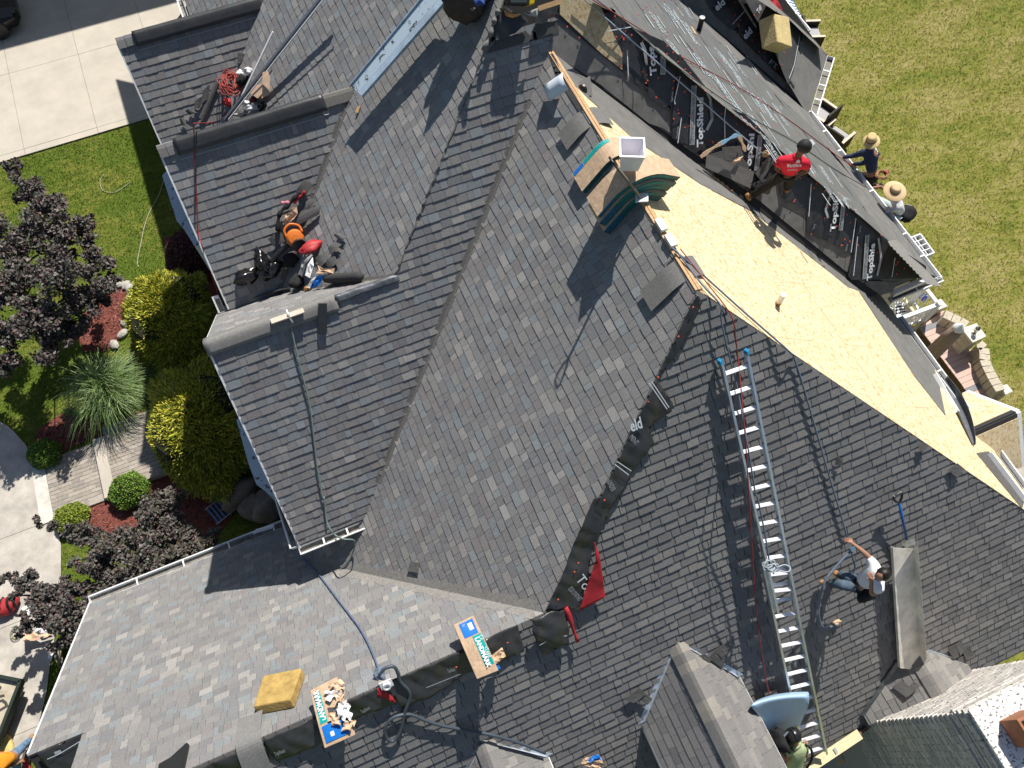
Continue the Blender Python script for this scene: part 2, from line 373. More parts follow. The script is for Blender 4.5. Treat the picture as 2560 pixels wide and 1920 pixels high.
# survey sheets: positions read off enlarged tiles of the aerial survey
def tile(x0, y0, s): return lambda x, y: (x0 + x * s, y0 + y * s)
S9 = .40687
c1, c2, c3 = tile(0, 0, S9), tile(850, 0, S9), tile(1660, 0, S9)
c4, c5, c6 = tile(0, 620, S9), tile(850, 620, S9), tile(1660, 620, S9)
c7, c8, c9 = tile(0, 1245, S9), tile(850, 1245, S9), tile(1660, 1245, S9)
def drape(name, pl, px, off, m, parent, amp=.006, cell=.09, seed=0, th=0, world=False, kind=None, curl=0, smooth=True, fold=1.0):
    """flexible sheet lying on a plane: outline px, little wrinkles, real thickness"""
    pts = [Vector(p) for p in px] if world else [pl.hit(*p, off) for p in px]
    h, d, n = pl.frame(); o = pts[0]; P2 = [((p - o).dot(h), (p - o).dot(d)) for p in pts]
    a0 = min(p[0] for p in P2); a1 = max(p[0] for p in P2); b0 = min(p[1] for p in P2); b1 = max(p[1] for p in P2)
    vs = []; key = {}; fs = []
    def vid(x, y):
        k = (round(x, 4), round(y, 4))
        if k not in key:
            w = amp * (fbm(x * 3.1 * fold, y * 2.3 * fold, seed) + .5 * abs(fbm(x * 9 * fold + y * 4, y * 2 - x, seed + 3)) + .5)
            key[k] = len(vs); vs.append(o + h * x + d * y + n * (off * 0 + w))
        return key[k]
    nx = max(1, int((a1 - a0) / cell)); ny = max(1, int((b1 - b0) / cell)); cx = (a1 - a0) / nx; cy = (b1 - b0) / ny
    for i in range(nx):
        for j in range(ny):
            c = clip(P2, a0 + i * cx, a0 + (i + 1) * cx, b0 + j * cy, b0 + (j + 1) * cy)
            if len(c) >= 3:
                f = [vid(*p) for p in c]; f = [x for k, x in enumerate(f) if x != f[k - 1]]
                if len(f) >= 3: fs.append(f)
    mb = MB(); 
    for k, f in enumerate(fs):
        if (vs[f[1]] - vs[f[0]]).cross(vs[f[2]] - vs[f[0]]).dot(n) < 0: fs[k] = f[::-1]
    mb.mesh(vs, fs); ob = mb.build(name, m, parent, smooth=smooth, kind=kind)
    if th: s = ob.modifiers.new('thickness', 'SOLIDIFY'); s.thickness = th; s.offset = -1
    return ob
mGut = mat('gutter_dirt', (.10, .095, .088), .95, noise=.6, nscale=9, tint=(.3, .28, .24))
def gutter(a, b, out, w=.10, h=.10, lip=.018, hang=.62, m=None):
    a, b, out = Vector(a), Vector(b), Vector(out).normalized(); d = b - a; mb = MB(); t = .006
    mb.box(a, d, out * t, UP * h); mb.box(a + out * t, d, out * w, UP * t, m=1); mb.box(a + out * w, d, out * t, UP * h)
    mb.box(a + out * (w + t) + UP * (h - .02), d, out * lip, UP * .022)
    for e in (0, 1):
        p = a + d * e - d.normalized() * (t if e else 0); mb.box(p + out * t, d.normalized() * t, out * w, UP * h)
    k = int(d.length / hang)
    for i in range(1, k + 1):
        p = a + d * (i / (k + 1)); mb.box(p + UP * (h - .006), d.normalized() * .03, out * (w + .02), UP * .012)
    return mb.build('gutter', [m or mWhite, mGut], house)
# ---- walls
def wall(x0, x1, y0, y1, z0, z1):
    mb = MB(); mb.box((x0, y0, z0), EX * (x1 - x0), EY * (y1 - y0), UP * (z1 - z0)); mb.build('wall', mWall, house)
wall(-6.2, -1.75, -1.6, 5.25, 0, 3.05); wall(-1.74, 9.6, -1.6, 4.62, 0, 3.3); wall(1.3, 9.58, .1, 4.6, 3.31, 5.2)
wall(-1.6, 9.6, 4.63, 15.2, 0, 5.3); wall(-.5, 9.6, 15.21, 26.5, 0, 5.3); wall(9.61, 10.95, 4.9, 9.2, 0, 5.3)
mb = MB(); mb.prism([(9.6, 9.25, 0), (10.95, 9.25, 0), (12.2, 10.8, 0), (12.2, 19, 0), (9.6, 19, 0)], UP * 5.3); mb.build('wall', mWall, house)
for y, z, x, w in ((yW1, zW1, -1.62, 1.95), (yW2, zW2, -1.75, 2.45), (yW0, zW0, -1.7, 1.9)):
    mb = MB(); mb.prism([(x, y - w, 3), (x, y + w * .8, 3), (x, y + w * .8, z - w * .8 * 1.06 - .05), (x, y, z - .1), (x, y - w, z - w * 1.06 - .05)], EX * .15); mb.build('gable_wall', mWall, house)
# white rake boards on the west gables, under the shingle edge
for a, b in ((Vector((XR, yW2, zW2)), pC.at(XR, 4.36)), (Vector((-1.82, yW1, zW1)), pW1s.at(-1.82, 8.55)), (Vector((-2.12, yW0, zW0)), pW0s.at(-2.12, 12.5)), (Vector((XR, yW2, zW2)), pW2n.at(XR, 9.0))):
    mb = MB(); mb.bar(a - UP * .1, b - UP * .1, .03, .15, up=UP); mb.build('rake_board', mWhite, house)
mb = MB(); a = pF.at(FL - .02, 5.6); b = pF.at(FL - .02, 2.73); mb.bar(a - UP * .1, b - UP * .1, .03, .15); mb.build('rake_board', mWhite, house)
# ---- gutters
gutter(pC.at(XR - .03, 4.35) - UP * .13, pC.at(-.83, 4.35) - UP * .13, -EY, w=.13)
gutter(pC.at(XR - .04, 4.36) - UP * .13, Vector((XR - .04, 5.3, 5.47)), -EX, hang=9)
gutter(pF.at(FL - .02, 5.62) - UP * .12, pF.at(-1.9, 5.62) - UP * .12, EY, w=.14, hang=.95)
gutter(pE.at(-.8, 15.3) - UP * .1, pE.at(-.8, 19) - UP * .1, -EX)
gutter((11.1, 9.33, 5.42), (11.1, 4.56, 5.42), EX); gutter((11.2, 4.6, 5.42), (10.0, 4.6, 5.42), -EY)
gutter((10.02, 4.2, 5.2), (10.02, .4, 5.2), EX, hang=1.4); gutter((12.56, 10.72, 5.33), (11.22, 9.36, 5.33), Vector((1, -1, 0)), w=.15)
gutter((12.55, 11.6, 5.33), (12.55, 19, 5.33), EX)
gutter(pW1s.at(-1.9, 8.75) - UP * .2, pW1s.at(-1.9, 8.52) - UP * .16, -EX, hang=9, w=.09)
# ---- metal covered bays below the west gables
def bay(name, px, z, m, label=None):
    a = [G(*p, z) for p in px]; mb = MB(); mb.prism(a, UP * .03); mb.prism([p * 1 + EX * .04 for p in a], UP * -(z - .1))
    o = mb.build(name, m, house); return o
bay('bay_roof', [c1(1050, 1025), c1(1000, 1085), c1(1088, 1360), c1(1150, 1430), c1(1190, 1505), c1(1260, 1535), c1(1400, 1500), c1(1300, 1000)], 4.6, mFlake)
bay('bay_roof', [c4(1478, 1040), c4(1455, 1060), c4(1530, 1330), c4(1578, 1455), c4(1665, 1520), c4(1725, 1560), c4(1800, 1500), c4(1600, 1000)], 4.0, mFlake)
# ---- east slope of the south wing: boards of sheathing, one by one
def boards(pl, poly, m, w=2.42, hgt=1.21, gap=.004, seed=3, off=0, a_off=0, name='sheathing_board'):
    h, d, n = pl.frame(); o = Vector(poly[0]); P2 = [((Vector(p) - o).dot(h), (Vector(p) - o).dot(d)) for p in poly]
    a0 = min(p[0] for p in P2); a1 = max(p[0] for p in P2); b0 = min(p[1] for p in P2); b1 = max(p[1] for p in P2); r = 0; b = b0
    while b < b1:
        a = a0 - (w / 2 if r % 2 else 0) - a_off
        while a < a1:
            c = clip(P2, a + gap / 2, a + w - gap / 2, b + gap / 2, b + hgt - gap / 2)
            if len(c) >= 3:
                z = R.uniform(0, .004); mb = MB(); q = [o + h * x + d * y + n * (off + z) for x, y in c]
                mb.prism(q, n * .011); ob = mb.build(name, m, house)
            a += w
        b += hgt; r += 1
slope('roof_slope', O_, mDeck); slope('roof_slope', T1_, mDeck); slope('roof_slope', T2_, mDeck); slope('roof_slope', S_, mDeck); slope('roof_slope', SE_, mDeck); slope('roof_slope', EE_, mDeck)
Oin = [P1 + EX * .07 - UP * .07 * tO, P0 + EX * .07 - UP * .07 * tO] + O_[2:]
Oin = [pO.at(4.36, 4.02 - .06), pO.at(4.36, 8.6), O_[2], pO.at(9.95, -.35)]
boards(pO, Oin, mOSB, a_off=.8)
boards(pC, [pC.hit(*c2(*p)) for p in ((1345, -30), (1345, 90), (1600, 330), (1728, 430), (1728, 330), (1655, 170), (1560, -30))], mOSBd, off=.03)
drape('slope_felt', pC, [(4.3, 9.5), (4.3, 8.7), (9.6, 4.75), (10.9, 4.75)] and [pC.at(4.9, 9.15), pC.at(5.0, 8.1), pC.at(9.9, 4.63), pC.at(10.75, 4.63)], 0, mFelt, house, amp=.004, world=True, seed=12)
# exposed ridge boards where the ridge slot is cut
for dx in (-.005, .045):
    mb = MB(); mb.bar(P1 + EX * dx + UP * (-.02 - abs(dx) * .3), P0 + EX * dx + UP * (-.02 - abs(dx) * .3), .036, .06); mb.build('ridge_board', mWood, house)
mb = MB(); hp = meet(pB, pO, zpl(9.55)); mb.bar(P1 - UP * .05 + EX * .03, hp - UP * .05, .04, .05); mb.build('hip_board', mWood, house)
# felt in the east valley, along the east eave, on the turret
fo = .016
drape('valley_felt', pO, [c2(1290, 300), c2(1390, 470), c2(1520, 600), c2(1800, 850), c2(2212, 1130), c3(540, 1300), c3(1000, 1659), c6(1130, 240), c6(1195, 262), c6(1330, 290), c6(1100, 130), c6(1010, 20), c3(600, 1245), c3(0, 790), c2(1900, 760), c2(1600, 520)], fo, mFeltL, house, amp=.005, seed=2)
drape('eave_felt', pO, [c6(1195, 262), c6(1330, 290), c6(1366, 335), c6(1660, 740), c6(1690, 830), c6(1730, 1030), c6(1540, 790)], fo + .002, mFeltL, house, amp=.004, seed=4)
drape('valley_felt', pC, [c2(1275, 310), c2(1345, 130), c2(1400, 130), c2(1740, 420), c2(2100, 880), c3(60, 860), c3(520, 1160), c3(840, 1330), c3(1140, 1550), c6(1230, 200), c6(1440, 210), c6(1400, 270), c6(1330, 290), c6(1100, 130), c3(600, 1245), c3(0, 790), c2(1900, 760), c2(1600, 520)], .012, mFelt, house, amp=.006, seed=5)
drape('felt_edge_strip', pC, [c2(1300, 90), c2(1345, 75), c2(1735, 400), c2(1800, 480), c2(1720, 430)], .03, mBlackPlastic, house, amp=.004)
# curled loose end of the felt over the east eave
p, q = pO.hit(*c6(1690, 800)), pO.hit(*c6(1860, 1190)); e = (q - p); nO = pO.n; ac = nO.cross(e).normalized()
if ac.x < 0: ac = -ac
def curl(u, v):
    t = u; a = -1.2 + v * 4.0; r = .025 + .075 * math.sin(math.pi * min(1, .1 + t * .9)) ** .8
    return p + e * t + ac * (.03 + .10 * t + r * math.sin(a)) + nO * (.02 + r * (1 - math.cos(a)))
mb = MB(); mb.sheet(curl, 18, 12); o = mb.build('curled_felt', mat('curl_felt', (.10, .108, .12), .75, noise=.3, nscale=8), house, smooth=True); s = o.modifiers.new('t', 'SOLIDIFY'); s.thickness = .006  # sky reflection is put into the felt's bluish base colour
# ---- black synthetic underlayment
mUL = mat('underlayment', (.036, .036, .037), .36, noise=.35, nscale=6, spec=.5, bump=.1, bscale=30)
mULg = mat('underlayment_grey', (.115, .118, .12), .6, noise=.25, nscale=14, stretch=(1, .25, 1), spec=.4)
mPrint = mat('print_white', (.66, .70, .74), .6, noise=.2, nscale=40); mPrintD = mat('print_grey', (.36, .385, .41), .6)
mRedCap = mat('red_cap', (.62, .10, .05), .5)
hT, dT, nT = pC.frame()
def t1x(px): return pC.hit(*px)
# outlines of the four torn sheets on the south hip
s1 = [c2(1660, 60), c2(1650, 170), c2(1730, 330), c2(1725, 425), c2(1800, 480), c2(1880, 545), c2(2000, 650), c2(2100, 740), c2(2130, 690), c2(2212, 700), c3(0, 712), c3(50, 690), c3(70, 330), c3(0, 300), c2(1900, 210)]
s1 = [c2(1640, 60), c2(1655, 170), c2(1725, 330), c2(1728, 425), c2(1800, 500), c2(1880, 540), c2(1900, 600), c2(2010, 670), c2(2120, 740), c3(52, 720), c3(95, 345), c3(0, 255), c2(1790, 165)]
s2 = [c3(52, 700), c3(50, 850), c3(120, 880), c3(190, 905), c3(270, 915), c3(290, 960), c3(330, 880), c3(400, 920), c3(470, 830), c3(490, 700), c3(340, 640), c3(95, 330)]
s3 = [c3(440, 760), c3(470, 1100), c3(520, 1160), c3(600, 1100), c3(670, 990), c3(700, 920), c3(590, 790), c3(492, 700)]
s4 = [c3(700, 1000), c3(720, 1210), c3(850, 1280), c3(880, 1300), c3(875, 1430), c3(1000, 1480), c3(1130, 1555), c3(1175, 1540), c3(1190, 1330), c3(1000, 1165), c3(880, 1075), c3(800, 1010)]
s5 = [c3(1190, 1330), c3(1160, 1560), c6(1130, 170), c6(1150, 195), c6(1420, 190), c6(1610, 180), c6(1610, 110), c6(1470, 20), c3(1370, 1480)]
sheets = []
for i, (s, off) in enumerate(((s1, .034), (s2, .05), (s3, .042), (s4, .036), (s5, .045))):
    sheets.append(drape('underlayment_sheet', pC, s, off, mUL, house, amp=.01, cell=.06, seed=i * 2.3, fold=1.3))
def label_on(parent, pl, a, b, h, body, off=.085, m=mPrint, bold=.0, nm='lettering'):
    """print whose baseline runs from sight a towards sight b"""
    A0, B0 = pl.hit(*a, off), pl.hit(*b, off); L = (B0 - A0).length
    o = text(body, parent, A0, B0 - A0, pl.n, h, m, bold=bold, name=nm)
    est = .56 * h * len(body); o[1] = o[1] @ Matrix.Diagonal((L / est, 1, 1, 1)); return o
def stripe(parent, pl, pts, w, off=.06, m=mPrint, name='printed_line'):
    mb = MB(); P = [pl.hit(*p, off) for p in pts]
    for a, b in zip(P, P[1:]):
        x = (b - a).cross(pl.n).normalized() * w / 2; mb.poly([a - x, b - x, b + x, a + x])
    return mb.build(name, m, parent)
TS, SUB = 'TopShield', 'ES20 SYNTHETIC ROOFING UNDERLAYMENT'
def brandprint(sh, a, b, hgt, body, sub_a, sub_b, sub):
    label_on(sh, pC, a, b, hgt, body, bold=.006)
    # dark lettering on a light band
    A0, B0 = pC.hit(*sub_a, .08), pC.hit(*sub_b, .08); x = (B0 - A0).cross(pC.n).normalized() * .045
    mb = MB(); mb.poly([A0 - x, B0 - x, B0 + x, A0 + x]); mb.build('printed_band', mPrintD, sh)
    label_on(sh, pC, (sub_a[0] + 4, sub_a[1] - 3), (sub_b[0] + 4, sub_b[1] + 3), .085, sub, off=.084, m=mUL)
def roofmark(sh, pts, w=.035): stripe(sh, pC, pts, w, .082, mPrintD, 'printed_mark')
brandprint(sheets[0], c2(1945, 455), c2(1925, 265), .15, 'Tops', c2(1985, 458), c2(1985, 340), 'ES20 SYNT')
brandprint(sheets[1], c3(238, 900), c3(240, 520), .15, TS, c3(172, 890), c3(185, 525), SUB)
brandprint(sheets[2], c3(528, 1075), c3(560, 770), .15, 'TopShi', c3(568, 1050), c3(592, 830), 'ES20 SYNTHETIC ROOFING')
brandprint(sheets[3], c3(1050, 1420), c3(1075, 1210), .15, 'TopSh', c3(1085, 1415), c3(1105, 1240), 'ES20 SYNTHETIC')
brandprint(sheets[4], c6(1275, 195), c6(1300, -70), .15, 'TopShie', c6(1232, 190), c6(1250, -80), SUB)
roofmark(sheets[0], [c2(1855, 260), c2(1875, 300), c2(1885, 400), c2(1868, 300), c2(1850, 262)]); roofmark(sheets[1], [c3(262, 800), c3(297, 730), c3(285, 620)], .05); roofmark(sheets[1], [c3(297, 735), c3(285, 610), c3(262, 565)], .04)
roofmark(sheets[3], [c3(1010, 1340), c3(993, 1290), c3(1020, 1205)], .045); roofmark(sheets[4], [c6(1310, 170), c6(1335, 60), c6(1318, -60)], .045)
for sh, ln in ((0, [c2(1765, 310), c2(1772, 470)]), (0, [c2(2090, 470), c2(2055, 620), c2(2060, 640)]), (0, [c2(1650, 190), c2(1790, 165)]), (1, [c3(380, 650), c3(372, 720), c3(375, 860)]), (1, [c3(108, 720), c3(85, 880)]), (3, [c3(905, 1130), c3(890, 1330)]), (3, [c3(1180, 1340), c3(1150, 1550)]), (4, [c6(1420, 60), c6(1400, 180)]), (4, [c6(1190, -70), c6(1165, 170)])):
    stripe(sheets[sh], pC, ln, .014, .082)
for sh, a, b in ((0, c2(1775, 500), c2(1778, 440)), (0, c2(2045, 625), c2(2050, 545)), (3, c3(920, 1410), c3(935, 1370)), (3, c3(1120, 1545), c3(1135, 1490)), (3, c3(1205, 1435), c3(1215, 1375)), (1, c3(85, 850), c3(95, 760))):
    label_on(sheets[sh], pC, a, b, .05, 'TopShield', m=mPrintD)
# grey sheets on the east slope of the main roof, laid along the eave, five courses with lettering
pTd = pT.frame()
T2p = [c2(1480, -20), c2(1700, 90), c3(0, 350), c3(350, 645), c3(680, 900), c3(900, 1090), c3(1170, 1310), c3(1370, 1480), c3(1230, 1290), c3(990, 900), c3(880, 760), c3(740, 640), c3(540, 440), c3(330, 260), c3(60, -20)]
W2p = [pT.hit(*p, .03) for p in T2p]; hh, dd, nn = pT.frame(); o0 = W2p[0]
PP = [((p - o0).dot(hh), (p - o0).dot(dd)) for p in W2p]; bb0 = min(p[1] for p in PP); bb1 = max(p[1] for p in PP); kk = 0; bb = bb0
while bb < bb1:
    c = clip(PP, -60, 60, bb, bb + 1.06)
    if len(c) >= 3:
        sh = drape('underlayment_sheet', pT, [o0 + hh * x + dd * y + nn * .004 * kk for x, y in c], 0, mULg, house, amp=.006, cell=.12, seed=9 + kk, world=True)
    bb += 1.06; kk += 1
drape('slope_felt', pT, [NA + UP * .004, T2_[1] + UP * .01, T2_[2] + UP * .01, T2_[3] + UP * .01, apexS + UP * .01], 0, mFeltL, house, amp=.002, world=True, seed=14)
rt = random.Random(5); mPl = mat('print_pale', (.40, .45, .48), .6)
for (x, y, L) in ((20, 30, 150), (120, 130, 190), (40, 250, 150), (330, 300, 130), (400, 380, 130), (455, 460, 110), (200, 330, 190), (320, 470, 190), (450, 380, 120), (560, 590, 150), (590, 600, 190), (430, 620, 180), (540, 710, 190), (690, 650, 170), (640, 860, 170), (780, 930, 130), (860, 950, 160), (960, 1010, 150), (1010, 1160, 120), (1090, 1190, 110), (1150, 1230, 120), (-60, 90, 160), (130, 40, 110)):
    a = c3(x, y); b = c3(x + L * .56, y + L * .83)
    if a[0] < 1500: continue
    label_on(sh, pT, b, a, .26, 'TOPSHIELD' if rt.random() < .6 else 'SHIELD', off=.055, m=mPl)
    for k in range(3):
        dx = rt.uniform(-60, 70); dy = rt.uniform(-50, 50); l2 = rt.uniform(.4, 1)
        stripe(sh, pT, [c3(x + dx, y + dy), c3(x + dx + L * .56 * l2, y + dy + L * .83 * l2)], .035, .054, mPl)
drape('hip_felt', pT, [c3(-60, 290), c3(0, 345), c3(350, 640), c3(680, 895), c3(1170, 1305), c3(1250, 1370), c3(1180, 1280), c3(930, 1050), c3(760, 890), c3(420, 640), c3(0, 300)], .042, mFeltL, house, amp=.004, seed=3)
drape('valley_felt', pT, [c3(60, -10), c3(330, 260), c3(540, 440), c3(740, 640), c3(880, 760), c3(1170, 1090), c3(1010, 880), c3(895, 700), c3(700, 540), c3(500, 360), c3(300, 170), c3(110, -10)], .034, mFeltL, house, amp=.004, seed=8)
# ---- turret end at the north-east
pSf = drape('valley_felt', pS, [apexS + Vector((0, 0, .02)), Vector((11.19, 9.37, 5.49)), hipS + Vector((0, 0, .02))], 0, mFelt, house, world=True, amp=.006)
drape('eave_felt', pSE, [c3(850, 200), c3(1000, 345), c3(890, 690), c3(870, 690), c3(770, 520), c3(790, 430)], .02, mFeltL, house, amp=.004, seed=2)
drape('eave_felt', pEE, [c3(560, -10), c3(720, 0), c3(1000, 340), c3(850, 200), c3(780, 130)], .022, mFeltL, house, amp=.004, seed=6)
shA = drape('underlayment_sheet', pS, [c3(255, -10), c3(280, 50), c3(330, 110), c3(395, 170), c3(440, 190), c3(500, 260), c3(560, 320), c3(610, 370), c3(680, 440), c3(760, 520), c3(690, 350), c3(620, 210), c3(530, 60), c3(490, -10)], .035, mUL, house, amp=.012, cell=.07, seed=4)
shB = drape('underlayment_sheet', pSE, [c3(490, -10), c3(530, 60), c3(620, 210), c3(690, 350), c3(760, 520), c3(800, 430), c3(845, 195), c3(760, 100), c3(650, -10)], .04, mat('underlayment_dull', (.05, .05, .052), .55, noise=.2, nscale=8), house, amp=.01, cell=.07, seed=7)
label_on(shA, pS, c3(325, 70), c3(400, 0), .2, 'eld', bold=.006); label_on(shA, pS, c3(500, 245), c3(565, 175), .2, 'eld', bold=.006); label_on(shA, pS, c3(640, 385), c3(690, 430), .14, 'FT', m=mPrintD)
stripe(shA, pS, [c3(420, 150), c3(540, 20)], .014); stripe(shA, pS, [c3(600, 290), c3(650, 190)], .014); stripe(shB, pSE, [c3(770, 480), c3(800, 400), c3(835, 220)], .015)
label_on(shB, pSE, c3(585, 90), c3(600, 40), .16, 'Top')
mb = MB()
for a, b, w in ((c3(850, 210), c3(842, 250), .05), (c3(826, 285), c3(842, 328), .05), (c3(772, 492), c3(800, 538), .06)):
    A0, B0 = pSE.hit(*a, .03), pSE.hit(*b, .03); mb.bar(A0, B0, w, .01, up=pSE.n)
mb.build('felt_tab', mBlackPlastic, house)
# ---- cap nails over the underlayment
mb = MB(); rn = random.Random(11)
def capnails(pl, polys, n, off):
    for px in polys:
        xs = [p[0] for p in px]; ys = [p[1] for p in px]; k = 0; tries = 0
        while k < n and tries < 900:
            tries += 1; x, y = rn.uniform(min(xs), max(xs)), rn.uniform(min(ys), max(ys)); ins = False
            for (x1, y1), (x2, y2) in zip(px, px[1:] + px[:1]):
                if (y1 > y) != (y2 > y) and x < (x2 - x1) * (y - y1) / (y2 - y1) + x1: ins = not ins
            if ins: mb.lathe(pl.hit(x, y, off), pl.n, ((.0155, 0), (.014, .006), (.004, .008)), 7); k += 1
capnails(pC, [s1, s2, s4], 22, .058); capnails(pC, [s3, s5], 8, .06); capnails(pT, [T2p], 85, .05); capnails(pS, [[c3(280, 0), c3(440, 190), c3(760, 515), c3(620, 210), c3(500, 0)]], 22, .055); capnails(pSE, [[c3(530, 60), c3(690, 350), c3(760, 520), c3(845, 195), c3(650, 0)]], 14, .06)
for p in ((1315, 95), (1395, 165), (1470, 232), (1642, 350), (1755, 192)): mb.lathe(pC.hit(*c2(*p), .045), nT, ((.0155, 0), (.014, .006), (.004, .008)), 7)
mb.build('cap_nails', mRedCap, house, kind='stuff')
# ------------------------------------------------------------------ ridges, hips and valleys
mVent = mat('ridge_vent', (.03, .031, .033), .42, noise=.25, nscale=10, spec=.5, bump=.08, bscale=25)
def saddle(name, a, b, t, w, rise, m, n=20, sides=8, cut=0, wav=0, parent=None):
    """strip bent over a ridge of slope t running from a to b"""
    a, b = Vector(a), Vector(b); e = (b - a).normalized(); s = e.cross(UP).normalized()
    def f(u, v):
        q = (v - .5) * 2 * w; d = math.sqrt(q * q + (w * .22) ** 2) - w * .22
        return a + (b - a) * u + s * q - UP * (d * t) + UP * (rise + wav * fbm(u * 9, v * 3, 2))
    mb = MB(); mb.sheet(f, n, sides); o = mb.build(name, m, parent or house, smooth=True)
    so = o.modifiers.new('t', 'SOLIDIFY'); so.thickness = .012; so.offset = -1; return o
def ridge_pt(x, y, z): return Vector((x, y, z))
zr1 = ypl(yW1); 
def onr(y, px): return ypl(y).hit(*px)
a = onr(yW1, c1(1058, 855)); b = onr(yW1, c1(1985, 600)); a.z = b.z = zW1 + .01
saddle('ridge_vent', a, b, tW, .19, .04, mVent, 40, wav=.006)
mb = MB(); s_ = (b - a).normalized()
for k in range(7):
    p = a + (b - a) * (k + .5) / 7 + Vector((0, -.09, -.045)); mb.lathe(p, Vector((0, -.7, .7)), ((.02, 0), (.02, .012), (.012, .014)), 8)
mb.build('vent_studs', mVent, house, kind='stuff')
mb = MB(); mb.bar(a + Vector((0, -.2, -.2 + .0)), b + Vector((0, -.2, -.2)), .02, .012); mb.build('vent_edge', mat('pale_edge', (.35, .36, .37), .5), house)
a0 = onr(yW0, c1(800, 185)); b0 = Vector((.72, yW0, zW0)); a0.z = b0.z = zW0 + .01
saddle('ridge_vent', a0, b0, tW, .19, .04, mVent, 40, wav=.006)
mb = MB(); mb.bar(a0 + Vector((0, -.2, -.2)), b0 + Vector((0, -.2, -.2)), .02, .012); mb.build('vent_edge', MATS['pale_edge'], house)
def caps(p, q, t, n, m, w=.15, pal=NEW, rise=.018):
    p, q = Vector(p), Vector(q)
    for k in range(n):
        u = p + (q - p) * (k / n); v = p + (q - p) * ((k + 1.15) / n)
        e = (q - p).normalized(); s = e.cross(UP).normalized(); c = pick(pal); mb = MB()
        def f(x, y, u=u, v=v):
            o = (y - .5) * 2 * w; d = math.sqrt(o * o + .0009) - .03
            return u + (v - u) * x + s * o - UP * (d * t) + UP * (rise + .012 * (1 - x))
        mb.sheet(f, 1, 6, c=c); mb.build('ridge_cap', m, house, smooth=False)
caps((-1.83, yW1, zW1), a, tW, 2, mShN, pal=DRK); caps((1.5, yW1, zW1 + .005), b, tW, 5, mShN, pal=[((.24, .22, .19), 1), ((.2, .19, .17), 1)])
caps((-2.12, yW0, zW0), a0, tW, 2, mShN, pal=DRK)
# W2 ridge: starter strip folded over, torn metal beyond
p = Vector((XR - .03, yW2, zW2)); q = Vector((hipW.x, yW2, zW2)); mid = p + (q - p) * .68
saddle('ridge_strip', p, mid, tW, .16, .012, mat('ridge_felt', (.19, .185, .175), .9, noise=.2, nscale=25), 24, wav=.004)
saddle('ridge_strip', mid, q + EX * .05, tW, .07, .02, mat('bent_flashing', (.13, .14, .155), .5, .4, noise=.5, nscale=9), 20, wav=.02)
# the main west hip: torn edge of the old cap
mb = MB(); hp = []
for k in range(60):
    t = k / 59; c = hipW + (pC.at(4.1, 9.4) * 0 + (NA - hipW) * .86) * t; hp.append(c + Vector((R.uniform(-.018, .018), R.uniform(-.018, .018), .006 + R.uniform(0, .012))))
mb.tube(hp, [R.uniform(.010, .02) for _ in hp], 6); mb.build('hip_edge', mat('torn_hip', (.05, .05, .048), .8, noise=.8, nscale=12, tint=(.2, .19, .17)), house)
# granule grit in the valleys
def grit(name, pts, w, m, off, pl1, pl2, seed=0):
    mb = MB(); rr = random.Random(seed); P = [Vector(p) for p in pts]; n = 50; L = []; Rr = []
    for k in range(n + 1):
        t = k / n * (len(P) - 1); i = min(int(t), len(P) - 2); c = P[i].lerp(P[i + 1], t - i); d = (P[i + 1] - P[i]); d.z = 0; s = d.cross(UP).normalized()
        wa, wb = w * rr.uniform(.8, 1.15), w * rr.uniform(.8, 1.15)
        x, y = c + s * wa, c - s * wb; L.append(Vector((x.x, x.y, max(pl1.at(x.x, x.y).z, pl2.at(x.x, x.y).z) + off))); Rr.append(Vector((y.x, y.y, max(pl1.at(y.x, y.y).z, pl2.at(y.x, y.y).z) + off)))
    C0 = [P[0].lerp(P[-1], k / n) + UP * (off + .004) for k in range(n + 1)]
    for k in range(n): mb.poly([L[k], L[k + 1], C0[k + 1], C0[k]]); mb.poly([C0[k], C0[k + 1], Rr[k + 1], Rr[k]])
    return mb.build(name, m, house)
mGrit = mat('valley_grit', (.17, .16, .148), .95, noise=.5, nscale=40, tint=(.10, .097, .092), bump=.5, bscale=90)
grit('valley_strip', [P0 - Vector((.5, .42, .44)), A_[4]], .055, mGrit, .012, pA, pC, 3)
mGritL = mat('valley_grit_light', (.22, .21, .195), .95, noise=.3, nscale=25)
grit('valley_strip', [F0 + Vector((-.1, .09, -.09)), meet(pA, pF, ypl(4.3))], .13, mGritL, .012, pA, pF, 5)
grit('valley_strip', [w1e, tr1], .05, mGrit, .013, pE, pW1s, 6); grit('valley_strip', [hipW, tr1], .05, mGrit, .012, pE, pW2n, 7)
# backing of the unfinished top courses on the south hip
c_ = [c2(900, 330), c2(960, 250), c2(1140, 190), c2(1170, 220), c2(1200, 140), c2(1330, 130), c2(1345, 190), c2(1345, 205)]
drape('shingle_backing', pC, c_, .02, mat('backing', (.075, .074, .073), .9, noise=.2, nscale=20, bump=.3, bscale=120), house, amp=.003)
drape('shingle_backing', pA, [c2(1285, 330), c2(1310, 330), c2(1350, 420), c2(1460, 600), c2(1490, 690), c2(1470, 690), c2(1330, 470)], .014, MATS['backing'], house, amp=.003)
